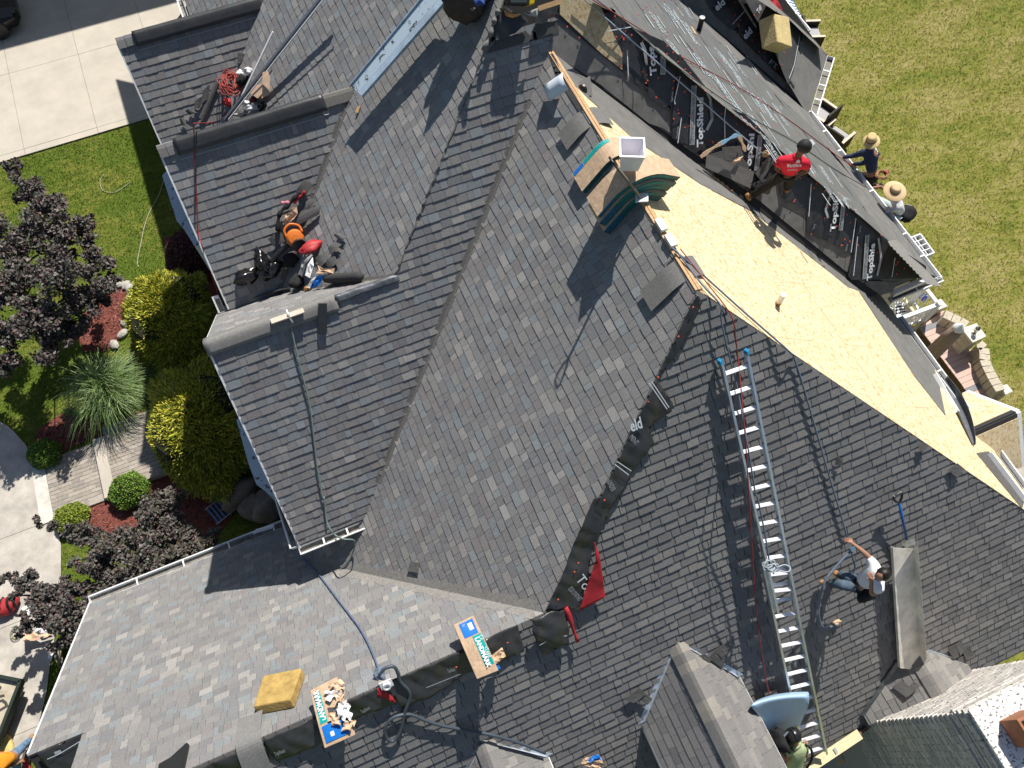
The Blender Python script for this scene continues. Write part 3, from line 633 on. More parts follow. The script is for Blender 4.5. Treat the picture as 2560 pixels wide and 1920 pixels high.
# ------------------------------------------------------------------ underlayment flap over the south-west hip and along the front ridge
def flap(pl, px, off, seed, amp=.02, m=None, k=1.35): amp *= k; return drape('underlayment_flap', pl, px, off, m or mUL, house, amp=amp, cell=.05, seed=seed, th=.003, fold=1.4)
h1 = [c5(2185, 280), c5(2040, 590), c5(1900, 880), c5(1700, 1310), c5(1530, 1660), c5(1640, 1659), c5(1655, 1590), c5(1760, 1440), c5(1835, 1310), c5(1925, 1190), c5(1890, 1095), c5(2030, 1000), c5(2040, 950), c5(1950, 815), c5(1960, 770), c5(2040, 690), c5(2110, 560), c5(2180, 420), c5(2215, 330)]
f1 = flap(pB, h1, .03, 1, .03)
h2 = [c8(1560, -10), c8(1460, 210), c8(1370, 440), c8(1265, 690), c8(1300, 700), c8(1385, 665), c8(1470, 690), c8(1520, 470), c8(1560, 265), c8(1600, 180), c8(1660, -10)]
f2 = flap(pB, h2, .032, 2, .03)
f3 = flap(pB, [c8(1180, 735), c8(1170, 800), c8(1215, 900), c8(1245, 960), c8(1330, 910), c8(1395, 890), c8(1400, 800), c8(1380, 680), c8(1300, 690)], .06, 3, .05)
f4 = flap(pB, [c8(0, 1255), c8(330, 1115), c8(740, 935), c8(900, 855), c8(1090, 775), c8(1130, 930), c8(1110, 945), c8(1000, 990), c8(760, 1090), c8(560, 1205), c8(380, 1290), c8(330, 1210), c8(345, 1260), c8(200, 1300), c8(20, 1390), c8(-60, 1420), c8(-90, 1290)], .03, 4, .03)
f5 = flap(pB, [c7(1960, 1300), c7(2040, 1280), c7(1930, 1350), c7(1615, 1480), c7(1640, 1540), c7(1700, 1620), c7(1940, 1510), c7(2110, 1410)], .03, 5, .03)
f6 = flap(pB, [c7(1640, 1480), c7(1450, 1555), c7(1180, 1670), c7(1120, 1720), c7(1480, 1720), c7(1560, 1660)], .03, 6, .03)
pG = Pl((FL, 2.73, 6.09), (0, -.9, 1))
f7 = flap(pG, [c7(230, 1552), c7(380, 1500), c7(528, 1435), c7(500, 1580), c7(470, 1690), c7(330, 1690), c7(250, 1600)], .015, 7, .02)
slope('roof_slope', [Vector((FL, 2.73, 6.07)), Vector((FR, 2.73, 6.07)), pG.at(FR, 1.0), pG.at(FL, 1.0)], mDeck)
label_on(f1, pB, c5(1790, 1130), c5(1890, 1090), .24, 'eld', off=.085, bold=.006); label_on(f1, pB, c5(1775, 1165), c5(1810, 1205), .1, 'MENT', off=.085, m=mPrintD)
label_on(f1, pB, c5(1640, 1440), c5(1665, 1490), .1, 'UNDER', off=.085, m=mPrintD); label_on(f2, pB, c8(1400, 560), c8(1470, 640), .1, 'ES20 SYNTHET', off=.085, m=mPrintD); label_on(f2, pB, c8(1445, 500), c8(1500, 570), .2, 'To', off=.085)
for pts in ([c5(1900, 830), c5(2010, 990)], [c5(1915, 820), c5(2022, 980)], [c5(1700, 1310), c5(1790, 1370)], [c5(1690, 1330), c5(1775, 1395)], ): stripe(f1, pB, pts, .012, .085, mPrint)
stripe(f3, pB, [c8(1225, 905), c8(1290, 870), c8(1395, 845)], .014, .12, mPrint); stripe(f4, pB, [c8(530, 1165), c8(620, 1130), c8(745, 1080)], .014, .085, mPrintD)
for a, b in ((c8(660, 1075), c8(720, 1060)), (c8(135, 1325), c8(200, 1290)), (c7(1690, 1585), c7(1770, 1555))): label_on(f4, pB, a, b, .09, 'TopShield', off=.085, m=mPrintD)
stripe(f7, pG, [c7(290, 1605), c7(360, 1575), c7(500, 1490)], .012, .06, mPrint); stripe(f7, pG, [c7(335, 1570), c7(375, 1555)], .05, .06, mPrintD)
mRed = mat('red_fabric', (.36, .022, .03), .65, noise=.2, nscale=9, bump=.2, bscale=14)
def redflap(px, off, sd, amp=.03): return drape('red_flap', pB, px, off, mRed, house, amp=amp, cell=.05, seed=sd, th=.004)
redflap([c8(1560, 262), c8(1565, 380), c8(1470, 690), c8(1550, 655), c8(1630, 605), c8(1610, 470), c8(1585, 330)], .09, 3)
mb = MB(); a, b = pB.hit(*c8(1388, 672), .07), pB.hit(*c8(1460, 880), .1); mb.tube([a.lerp(b, k / 8) for k in range(9)], [.03 + .012 * math.sin(k * .8) for k in range(9)], 8); mb.build('red_roll', mRed, house, smooth=True)
redflap([c8(230, 1165), c8(228, 1215), c8(350, 1258), c8(320, 1215), c8(262, 1175)], .08, 6, .02)
mb = MB()
for p in ((1030, 890), (715, 1040), (1465, 400), (1440, 455), (1340, 625), (1625, 15)): mb.lathe(pB.hit(*c8(*p), .09), pB.n, ((.016, 0), (.004, .008)), 7)
for p in ((2170, 365), (2080, 545), (1955, 795), (1895, 945), (1625, 1550)): mb.lathe(pB.hit(*c5(*p), .09), pB.n, ((.016, 0), (.004, .008)), 7)
mb.build('cap_nails', mRedCap, house, kind='stuff')
# ------------------------------------------------------------------ dormers on the south slope
def dormer(xr, zr, half, t, ys, seed):
    yr = pB.P.y - (pB.P.z - zr) / tB; ze = zr - half * t; ye = pB.P.y - (pB.P.z - ze) / tB
    e1 = Vector((xr + half, ye, ze)); w1 = Vector((xr - half, ye, ze)); rp = Vector((xr, yr, zr))
    pe = Pl(rp, (t, 0, 1)); pw = Pl(rp, (-t, 0, 1)); L = []
    for pl, cor, key in ((pe, e1, 'De%d' % seed), (pw, w1, 'Dw%d' % seed)):
        poly = [rp, cor, Vector((cor.x, ys, ze)), Vector((xr, ys, zr))]
        decks[key] = slope('dormer_slope', poly, mDeck); field(key, pl, poly, DOR if pl is pe else OLD, mShN, seed=20 + seed, wmin=.14, wmax=.32, thick=.006, tooth=.003)
    mb = MB(); ww = half - .17
    mb.prism([(xr - ww, ye + .3, 3.3), (xr + ww, ye + .3, 3.3), (xr + ww, ys + .25, 3.3), (xr - ww, ys + .25, 3.3)], UP * (ze - 3.3 + .08)); mb.build('dormer_wall', mWall, house)
    caps(rp + Vector((0, -.05, 0)), (xr, ys, zr), t, int((yr - ys) / .143), mShN, .16, DOR + [((.27, .25, .22), 2)])
    for cor, sx in ((e1, 1), (w1, -1)):
        mb = MB(); n2 = pB.n; a, b = rp + Vector((sx * .1, -.07, -.1)), cor
        d = b - a; o1 = Vector((sx, .0, 0)); q1 = o1 - n2 * o1.dot(n2); q1.normalize()
        mb.prism([a + n2 * .012, b + n2 * .012, b + q1 * .075 + n2 * .012, a + q1 * .075 + n2 * .012], n2 * .006)
        mb.prism([a + n2 * .02, b + n2 * .02, b - o1 * .05 + UP * (.05 * t + .03), a - o1 * .05 + UP * (.05 * t + .03)], n2 * .005)
        mb.build('valley_flashing', mat('flashing', (.50, .56, .63), .35, .3, noise=.25, nscale=8, spec=.5), house)
        mb = MB(); mb.bar(cor - UP * .08, Vector((cor.x, ys, cor.z - .08)), .03, .14); mb.build('eave_board', mWhite, house)
    return pe, pw
De, Dw = dormer(2.92, 6.23, .87, 1.045, -2.55, 1)
De2, Dw2 = dormer(-.30, 6.11, .8, .78, -2.4, 2)
# loose tabs bent up over the flashings
mSlab = mat('loose_shingle', (.10, .098, .096), .92, noise=.25, nscale=30, bump=.3, bscale=150)
def slab(name, pl, px, off, parent=None, m=None, th=.006, label=None, cat=None, lift=0, seed=0, group=None, bend=0):
    """one loose shingle: a stiff slightly warped sheet"""
    pts = [pl.hit(*p, off) for p in px]; c = sum(pts, Vector()) / len(pts)
    for k, p in enumerate(pts): pts[k] = p + pl.n * (lift * (k / max(1, len(pts) - 1)))
    mb = MB()
    if len(pts) == 4:
        a, b, c2_, d = pts
        mb.sheet(lambda u, v: a.lerp(b, u).lerp(d.lerp(c2_, u), v) + pl.n * (bend * math.sin(math.pi * u) + .004 * fbm(u * 3, v * 3, seed)), 6, 3, th)
    else: mb.prism(pts, pl.n * th)
    o = mb.build(name, m or mSlab, parent, loc=None if parent else sum(pts, Vector()) / len(pts))
    if label: tag(o, label, cat, group)
    return o
z7 = tile(1560, 1560, .3783)
for px in ([z7(600, 170), z7(660, 130), z7(685, 160), z7(640, 220)], [z7(555, 225), z7(610, 165), z7(665, 215), z7(645, 290)], [z7(495, 210), z7(530, 195), z7(575, 225), z7(540, 280)], [z7(0, 500), z7(100, 420), z7(140, 460), z7(60, 515)], [z7(105, 500), z7(140, 460), z7(185, 490), z7(150, 525)]):
    slab('bent_tab', pB, px, .06, house, lift=.03)
# chimney cricket
apx = Vector((7.03, -1.12, 4.50)); pcw = Pl(apx, (-.62, .0, 1)); pce = Pl(apx, (.66, 0, 1))
polyw = [apx, Vector((5.9, -1.83, 3.80)), Vector((5.9, -1.98, 3.80)), Vector((7.03, -1.98, 4.5))]; polye = [apx, Vector((7.03, -1.98, 4.5)), Vector((8.1, -1.98, 3.79)), Vector((8.1, -1.83, 3.79))]
for key, pl, poly, pal in (('Kw', pcw, polyw, OLD), ('Ke', pce, polye, DOR)):
    decks[key] = slope('cricket_slope', poly, mDeck); field(key, pl, poly, pal, mShN, seed=40, wmin=.18, wmax=.33)
caps(apx, (7.03, -1.95, 4.5), .64, 5, mShN, .17, DOR)
mb = MB(); a, b = pB.hit(*c9(1440, 1000), .03), pB.hit(*c9(1215, 1335), .03); s = (b - a).cross(pB.n).normalized()
mb.sheet(lambda u, v: a.lerp(b, u) + s * (v - .5) * .12 + pB.n * (.03 * abs(v - .5) + .006 * fbm(u * 8, v, 1)), 14, 3, .004); mb.build('valley_flashing', mat('dull_flashing', (.16, .18, .19), .5, .5, noise=.5, nscale=12), house)
mb = MB(); a, b = pB.hit(*c9(1615, 940), .03), pB.hit(*c9(1790, 995), .03); mb.bar(a, b, .07, .01, up=pB.n); mb.build('valley_flashing', MATS['flashing'], house)
for px in ([c9(1400, 1160), c9(1460, 1120), c9(1545, 1185), c9(1490, 1225)], [c9(1500, 1170), c9(1535, 1125), c9(1570, 1150), c9(1540, 1190)]): slab('bent_tab', pcw, px, .05, house, lift=.03)
# ------------------------------------------------------------------ small gable at the east eave
g2r = pO.hit(*c6(1885, 1135)); g2x = G(2541, 1030, g2r.z).x
pgn = Pl(g2r, (0, .95, 1)); pgs = Pl(g2r, (0, -.95, 1)); gw = .78
gN = [g2r + Vector((0, .02, 0)), meet(pgn, pO, zpl(g2r.z - gw)), Vector((g2x, g2r.y + gw / .95, g2r.z - gw)), Vector((g2x, g2r.y + .02, g2r.z))]
gS = [g2r - Vector((0, .02, 0)), Vector((g2x, g2r.y - .02, g2r.z)), Vector((g2x, g2r.y - gw / .95, g2r.z - gw)), meet(pgs, pO, zpl(g2r.z - gw))]
for poly in (gN, gS): slope('roof_slope', poly, mDeck)
boards(pgn, [p + Vector((0, .06, -.06)) if k in (0, 3) else p for k, p in enumerate(gN)], mOSB, name='sheathing_board'); boards(pgs, [p + Vector((0, -.06, -.06)) if k in (0, 1) else p for k, p in enumerate(gS)], mOSB)
mb = MB(); mb.bar(g2r + Vector((.1, 0, -.05)), Vector((g2x - .5, g2r.y, g2r.z - .05)), .05, .03); mb.build('ridge_board', mWood, house)
for sy, pl in ((1, pgn), (-1, pgs)):
    a = Vector((g2x + .04, g2r.y, g2r.z - .02)); b = Vector((g2x + .04, g2r.y + sy * gw / .95, g2r.z - gw - .02)); mb = MB(); mb.bar(a, b, .09, .06); mb.build('rake_board', mWhite, house)
mb = MB(); mb.box((9.6, g2r.y - .62, 2.2), EX * 1.1, EY * 1.24, UP * (g2r.z - gw - 2.15)); mb.build('wall', mWall, house)
# white gutter pieces and old shingle strip at the lower eave
for a, b in ((c6(1690, 800), c6(1815, 965)), (c6(1665, 775), c6(1805, 1010))):
    mb = MB(); mb.bar(pO.hit(*a, .05), pO.hit(*b, .05), .05, .07, up=pO.n); mb.build('fascia', mWhite, house)
slab('old_strip', pO, [c6(1920, 1260), c6(1995, 1248), c6(2215, 1560), c6(2200, 1600)], .02, house, m=mat('old_strip', (.10, .095, .09), .9, noise=.3, nscale=18))
mb = MB(); a, b = pO.hit(*c6(2000, 1262), .05), pO.hit(*c6(2215, 1545), .05); mb.bar(a, b, .05, .09, up=pO.n); mb.build('fascia', mWhite, house)
mb = MB(); a, b = pC.hit(*c6(1420, 262), .02), pC.hit(*c6(1605, 180), .02); mb.bar(a + UP * -.12, b + UP * -.12, .1, .12); mb.build('fascia', mWhite, house)
# old shingle starter course kept along the T eave
for k in range(12):
    t = k / 12; a = c3(1375 + 240 * t, 1480 + 250 * t); slab('starter_shingle', pT, [a, (a[0] + 24, a[1] - 2), (a[0] + 46, a[1] + 22), (a[0] + 8, a[1] + 14)], .05, house, m=mat('starter', (.20, .195, .185), .9, noise=.2, nscale=20))
# ------------------------------------------------------------------ pipes through the roof
mb = MB(); b = pT.hit(*c3(210, 205)); mb.tube([b - UP * .1, b + UP * .36], .05, 14, cap=False); mb.tube([b - UP * .1, b + UP * .33], .043, 14); mb.build('vent_pipe', mat('black_pipe', (.012, .012, .012), .35), house, smooth=False)
mb = MB(); mb.lathe(b + UP * .36, UP, ((.052, -.004), (.052, .004), (.042, .004), (.042, -.05)), 14); mb.build('pipe_rim', mat('pipe_rim', (.55, .55, .53), .5), house)
mb = MB(); mb.bar(pT.hit(*c3(170, 165), .05), pT.hit(*c3(195, 210), .05), .07, .01, up=pT.n); mb.build('pipe_cut', mWood, house)
b = pO.hit(*c6(695, 352)); mb = MB(); mb.tube([b - UP * .1, b + UP * .3], .042, 14); mb.build('vent_pipe', mat('white_pipe', (.75, .74, .7), .4), house, smooth=False)
mb = MB(); mb.tube([b + UP * .02, b + UP * .1], .043, 14, cap=False); mb.build('pipe_label', mat('orange_band', (.5, .22, .05), .5), house)
# ------------------------------------------------------------------ chimney
ch = thing('chimney', 'brick chimney with white speckled crown and terracotta flue at roof edge', 'chimney', (7.1, -2.5, 0))
mMortar = mat('mortar', (.42, .40, .37), .95, noise=.15, nscale=20)
mBrick = mat('chimney_brick', attr=True, noise=.25, nscale=22, rough=.9, bump=.3, bscale=60)
cx0, cx1, cy0, cy1, ctz = 6.02, 8.15, -3.1, -1.96, 6.98
mb = MB(); mb.box((cx0 + .015, cy0, 0), EX * (cx1 - cx0 - .03), EY * (cy1 - cy0 - .015), UP * (ctz - .03)); mb.build('core', mMortar, ch)
rb = random.Random(4); pcs = []; ncs = 60; zz = 2.6
while zz < ctz - .02:
    k = int((zz - 2.6) / .073); out = 0
    frm = int((ctz - .02 - zz) / .073)
    if frm in (1, 2, 3): out = .05
    elif frm in (5, 8): out = .03
    elif frm == 0: out = .02
    off = .105 if k % 2 else 0
    y = cy1 + out - off
    while y > cy0:
        l = .203; pcs.append(((cx0 - out, y - l, zz), (.1, l, .063), 'w')); y -= l + .01
    x = cx0 - out + off
    while x < cx1:
        l = .203; pcs.append(((x, cy1 + out - .1, zz), (l, .1, .063), 'n')); x += l + .01
    zz += .073
rows = []
for (o_, d_, s_) in pcs:
    c = Vector(o_) + Vector(d_) / 2; px, py = proj(c); vis = px < 2600 and py < 1960 and c.z > 3.4
    rows.append((-1 / (c - CAM).length ** 2 * (1.5 if s_ == 'n' else 1) if vis else 0, o_, d_))
rows.sort(key=lambda t: t[0]); rest = MB()
for i, (w_, o_, d_) in enumerate(rows):
    base = rb.choice([(.56, .53, .49), (.62, .585, .54), (.52, .49, .455), (.60, .57, .53), (.48, .455, .43)]); kv = rb.uniform(.86, 1.1); c = tuple(v * kv for v in base)
    o2 = Vector(o_) + Vector((rb.uniform(-.004, .004), rb.uniform(-.004, .004), rb.uniform(-.002, .002)))
    m_ = rest if i >= 300 else MB()
    m_.box(o2, EX * d_[0], EY * d_[1], UP * d_[2], c=c)
    if i < 300: m_.build('brick', mBrick, ch)
rest.build('brick_rest', mBrick, ch, kind='stuff')
m = mat('crown', (.72, .70, .66), .9, bump=.3, bscale=40); t = m.node_tree; N = t.nodes; no = N.new('ShaderNodeTexNoise'); no.inputs['Scale'].default_value = 26; no.inputs['Detail'].default_value = 5
r_ = N.new('ShaderNodeValToRGB'); r_.color_ramp.elements[0].position = .36; r_.color_ramp.elements[0].color = (.12, .12, .12, 1); r_.color_ramp.elements[1].position = .46; r_.color_ramp.elements[1].color = (.72, .70, .66, 1)
tc_ = N.new('ShaderNodeTexCoord'); t.links.new(tc_.outputs['Object'], no.inputs[0]); t.links.new(no.outputs['Fac'], r_.inputs[0]); t.links.new(r_.outputs[0], N['Principled BSDF'].inputs['Base Color'])
mb = MB(); mb.prism([(cx0 - .03, cy0 - .03, ctz - .03), (cx1 + .03, cy0 - .03, ctz - .03), (cx1 + .03, cy1 + .03, ctz - .03), (cx0 - .03, cy1 + .03, ctz - .03)], UP * .055); mb.build('crown', m, ch, bevel=.012)
z6 = tile(2160, 1640, .1808); fa = G(*z6(1862, 900), ctz + .02); mFl = mat('terracotta', (.33, .14, .075), .8, noise=.2, nscale=10)
mb = MB(); fz = UP * .42; w_ = .36
mb.prism([fa, fa + EX * w_, fa + EX * w_ - EY * w_, fa - EY * w_], fz); mb.build('flue', mFl, ch, bevel=.012)
mb = MB(); q = fa + fz + Vector((.04, -.04, .002)); mb.prism([q, q + EX * .28, q + EX * .28 - EY * .28, q - EY * .28], UP * .003); mb.build('flue_opening', mat('flue_black', (.01, .01, .01), .95), ch)  # flue is solid; a black plate paints its dark hollow
# ------------------------------------------------------------------ ground, drive, paths
def nodes_lawn(name):
    m = mat(name, attr=True, rough=.9, spec=.15); t = m.node_tree; N = t.nodes; L = t.links; b = N['Principled BSDF']
    at = [n for n in N if n.type == 'ATTRIBUTE'][0]; tc = [n for n in N if n.type == 'TEX_COORD'][0]
    def nz(s, d=4, r=.6, st=None):
        q = N.new('ShaderNodeTexNoise'); q.inputs['Scale'].default_value = s; q.inputs['Detail'].default_value = d; q.inputs['Roughness'].default_value = r
        if st:
            mp = N.new('ShaderNodeMapping'); mp.inputs['Scale'].default_value = st; mp.inputs['Rotation'].default_value = (0, 0, .55); L.new(tc.outputs['Object'], mp.inputs[0]); L.new(mp.outputs[0], q.inputs[0])
        else: L.new(tc.outputs['Object'], q.inputs[0])
        return q.outputs['Fac']
    a = N.new('ShaderNodeMath'); a.operation = 'MULTIPLY_ADD'; L.new(nz(.35, 3, .6, (1, 2.2, 1)), a.inputs[0]); a.inputs[1].default_value = 1.15; L.new(nz(2.6, 8, .62, (1, 2.6, 1)), a.inputs[2])
    r = N.new('ShaderNodeMapRange'); r.inputs[1].default_value = .8; r.inputs[2].default_value = 1.45; L.new(a.outputs[0], r.inputs[0])
    # right-hand (east) lawn is drier
    sx = N.new('ShaderNodeSeparateXYZ'); L.new(tc.outputs['Object'], sx.inputs[0]); e = N.new('ShaderNodeMapRange'); e.inputs[1].default_value = 2; e.inputs[2].default_value = 9; e.inputs[3].default_value = -.38; e.inputs[4].default_value = .12; L.new(sx.outputs[0], e.inputs[0])
    ad = N.new('ShaderNodeMath'); ad.operation = 'ADD'; ad.use_clamp = True; L.new(r.outputs[0], ad.inputs[0]); L.new(e.outputs[0], ad.inputs[1])
    cr = N.new('ShaderNodeValToRGB'); cr.color_ramp.elements[0].color = (.112, .165, .02, 1); cr.color_ramp.elements[1].color = (.39, .33, .13, 1); q = cr.color_ramp.elements.new(.45); q.color = (.24, .24, .048, 1)
    L.new(ad.outputs[0], cr.inputs[0])
    mx = N.new('ShaderNodeMix'); mx.data_type = 'RGBA'; mx.blend_type = 'MULTIPLY'; mx.inputs[0].default_value = 1; L.new(cr.outputs[0], mx.inputs[6]); L.new(at.outputs['Color'], mx.inputs[7]); L.new(mx.outputs[2], b.inputs['Base Color'])
    return m
mLawn = nodes_lawn('lawn')
mb = MB(); mb.poly([(-150, -150, 0), (150, -150, 0), (150, 150, 0), (-150, 150, 0)], c=(.75, .75, .75)); o = mb.build('lawn', mLawn, kind='structure')
mConc = mat('drive_concrete', (.46, .42, .355), .9, noise=.12, nscale=1.3, bump=.12, bscale=70); mConc2 = mat('path_concrete', (.42, .39, .345), .92, noise=.28, nscale=2.2, bump=.2, bscale=50)
mJoint = mat('joint', (.16, .15, .13), .95)
def slabs(name, poly, xs, ys, z, m, gap=.012, piece='concrete_slab', th=.1, m2=None):
    """paved sheet: base plus single slabs with open joints (axes along the house)"""
    base = MB(); base.prism([(p.x, p.y, z - th) for p in poly], UP * (th - .006)); ob = base.build(name, m2 or mJoint, kind='structure')
    P2 = [(p.x, p.y) for p in poly]
    for x0, x1 in zip(xs, xs[1:]):
        for y0, y1 in zip(ys, ys[1:]):
            c = clip(P2, x0 + gap / 2, x1 - gap / 2, y0 + gap / 2, y1 - gap / 2)
            if len(c) < 3: continue
            mb = MB(); dz = R.uniform(-.002, .002); mb.prism([(x, y, z - .03 + dz) for x, y in c], UP * .03); mb.build(piece, m, ob)
    return ob
ya = (G(*c1(85, 985)).y + G(*c1(930, 725)).y) / 2
xj = [G(*c1(155, 930)).x, G(*c1(605, 810)).x]; dx = xj[1] - xj[0]; yj = G(*c1(470, 345)).y
xs = [xj[0] - 3 * dx, xj[0] - 2 * dx, xj[0] - dx, xj[0], xj[1], xj[1] + dx, 0]; xs = [x for x in xs if x < -1.7] + [-.6]
slabs('driveway', [Vector((xs[0], ya, 0)), Vector((-.6, ya, 0)), Vector((-.6, 34, 0)), Vector((xs[0], 34, 0))], xs, [ya, ya + .25, yj, yj + (yj - ya), yj + 2 * (yj - ya), 34], .05, mConc)
pe_ = [(-140, 900), (0, 1053), c4(80, 1120), c4(165, 1215), c4(330, 1640), c7(345, 100), c7(380, 300), c7(378, 520), c7(345, 830), c7(312, 1030), c7(290, 1200), c7(235, 1420), c7(200, 1560), c7(170, 1700), (40, 2000), (-500, 2000), (-600, 900)]
pp = [G(*p) for p in pe_]; cxx = sum(p.x for p in pp) / len(pp)
yk = [G(*c7(100, 222)).y, G(*c7(20, 800)).y, G(*c7(110, 1455)).y]; yk = sorted(yk)
slabs('sidewalk', pp, [-20, G(*c7(0, 980)).x - .9, 0], [yk[0] - 9, yk[0], yk[1], yk[2], yk[2] + 3.2, yk[2] + 7], .04, mConc2)
# brick walkway, two flights of running bond with soldier edges
w0 = tile(60, 1060, .3152)
def walkway(px, z, name='walkway'):
    c = [G(*p, z) for p in px]; x0 = (c[0].x + c[3].x) / 2; x1 = (c[1].x + c[2].x) / 2; y1 = (c[0].y + c[1].y) / 2; y0 = (c[2].y + c[3].y) / 2
    base = MB(); base.box((x0, y0, -.05), EX * (x1 - x0), EY * (y1 - y0), UP * (z + .04)); ob = base.build(name, mat('paver_joint', (.38, .35, .31), .95), kind='structure')
    mp = mat('paver', attr=True, noise=.2, nscale=15, rough=.9, bump=.2, bscale=60)
    def pv(x, y, lx, ly):
        mb = MB(); b = R.choice([(.30, .265, .225), (.335, .295, .25), (.27, .24, .21), (.36, .325, .28)]); mb.box((x + .006, y + .006, z - .03), EX * (lx - .012), EY * (ly - .012), UP * (.03 + R.uniform(-.003, .003)), c=b); mb.build('paver', mp, ob)
    e = .2; x = x0
    while x < x1 - .05:
        pv(x, y0, .107, e); pv(x, y1 - e, .107, e); x += .107
    y = y0 + e; k = 0
    while y < y1 - e - .04:
        x = x0 - (.107 if k % 2 else 0)
        while x < x1 - .02:
            xa, xb = max(x, x0), min(x + .214, x1)
            if xb - xa > .05: pv(xa, y, xb - xa, .107)
            x += .214
        y += .107; k += 1
    return (x0, x1, y0, y1)
wk1 = walkway([w0(140, 320), w0(560, 125), w0(655, 612), w0(260, 735)], .07)
wk2 = walkway([w0(620, 60), w0(1500, -330), w0(1500, 260), w0(720, 520)], .2)
mb = MB(); mb.box((wk1[1], wk1[2] - .02, 0), EX * (wk2[0] - wk1[1]), EY * (wk1[3] - wk1[2] + .04), UP * .205); mb.build('step', mConc, kind='structure', bevel=.012)
mb = MB(); mb.box((wk1[0] - .32, wk1[2] - .02, 0), EX * .31, EY * (wk1[3] - wk1[2] + .04), UP * .075); mb.build('path_band', mat('pale_concrete', (.55, .53, .48), .9, noise=.2, nscale=6), kind='structure')
# mulch beds: chips over a red brown base
mMul = mat('mulch', attr=True, noise=.35, nscale=20, rough=.95); rr = np.random.default_rng(3)
def fast(name, V, C, m, parent=None, kind=None, loc=(0, 0, 0), smooth=False):
    """V: (n,k,3) polygons, C: (n,3) colours"""
    n, k, _ = V.shape; org = np.array(ORG[parent.name] if parent else Vector(loc)); me = bpy.data.meshes.new(name)
    me.vertices.add(n * k); me.vertices.foreach_set('co', (V.reshape(-1, 3) - org).astype(np.float32).ravel())
    me.loops.add(n * k); me.loops.foreach_set('vertex_index', np.arange(n * k, dtype=np.int32)); me.polygons.add(n)
    me.polygons.foreach_set('loop_start', np.arange(0, n * k, k, dtype=np.int32)); me.polygons.foreach_set('loop_total', np.full(n, k, dtype=np.int32))
    ca = me.color_attributes.new('Col', 'FLOAT_COLOR', 'CORNER'); ca.data.foreach_set('color', np.repeat(np.concatenate([C, np.ones((n, 1))], 1), k, axis=0).astype(np.float32).ravel())
    me.materials.append(m); me.update(calc_edges=True); o = bpy.data.objects.new(name, me)
    if not parent: o.location = org
    link(o, parent)
    if kind: o['kind'] = kind
    return o
def inpoly(x, y, P):
    ins = np.zeros(x.shape, bool)
    for (x1, y1), (x2, y2) in zip(P, P[1:] + P[:1]):
        if y1 == y2: continue
        ins ^= ((y1 > y) != (y2 > y)) & (x < (x2 - x1) * (y - y1) / (y2 - y1) + x1)
    return ins
def strokes(P, L, W, D, lean=.0):
    """quads: base point, length, width, unit direction (n,3)"""
    side = np.cross(D, rr.normal(size=D.shape)); side /= np.linalg.norm(side, axis=1, keepdims=True) + 1e-9
    a = P - side * W[:, None] / 2; b = P + side * W[:, None] / 2; t = D * L[:, None]
    return np.stack([a, b, b + t, a + t], 1)
beds = []
def bed(px, dens=420):
    P = [(p.x, p.y) for p in (G(*q) for q in px)]; beds.append(P)
    mb = MB(); mb.prism([(x, y, -.02) for x, y in P], UP * .045, c=(.16, .05, .038)); mb.build('mulch_bed', mMul, kind='structure')
    x0, x1 = min(p[0] for p in P), max(p[0] for p in P); y0, y1 = min(p[1] for p in P), max(p[1] for p in P); n = int((x1 - x0) * (y1 - y0) * dens)
    x, y = rr.uniform(x0, x1, n), rr.uniform(y0, y1, n); k = inpoly(x, y, P); x, y = x[k], y[k]; n = len(x)
    D = rr.normal(size=(n, 3)) * (1, 1, .25); D /= np.linalg.norm(D, axis=1, keepdims=True)
    Cc = np.array([(.20, .055, .04), (.26, .085, .06), (.13, .045, .035), (.33, .17, .13)])[rr.integers(0, 4, n)] * rr.uniform(.7, 1.2, (n, 1))
    return strokes(np.stack([x, y, np.full(n, .032)], 1), rr.uniform(.03, .09, n), rr.uniform(.01, .025, n), D), Cc
q1 = bed([w0(255, 760), w0(480, 690), w0(660, 615), w0(720, 520), w0(960, 470), w0(1170, 400), w0(1500, 260), w0(1800, 500), w0(1500, 950), w0(900, 900), w0(620, 900), w0(480, 850)])
q2 = bed([w0(60, 260), w0(120, 40), w0(300, -80), w0(620, -20), w0(900, -100), w0(1100, -80), w0(1000, 20), w0(560, 110), w0(140, 300)])
q3 = bed([c4(640, 210), c4(740, 225), c4(815, 290), c4(790, 440), c4(740, 560), c4(640, 640), c4(520, 640), c4(460, 500), c4(560, 330)])
q4 = bed([c4(1000, -60), c4(1090, 150), c4(930, 300), c4(960, 560), c4(980, 800), c4(1010, 1010), c4(1100, 1200), c4(1500, 1250), c4(1900, 1200), c4(1700, 600), c4(1400, 100), c4(1300, -80)], 150)
fast('mulch_chips', np.concatenate([q[0] for q in (q1, q2, q3, q4)]), np.concatenate([q[1] for q in (q1, q2, q3, q4)]), mMul, kind='stuff')
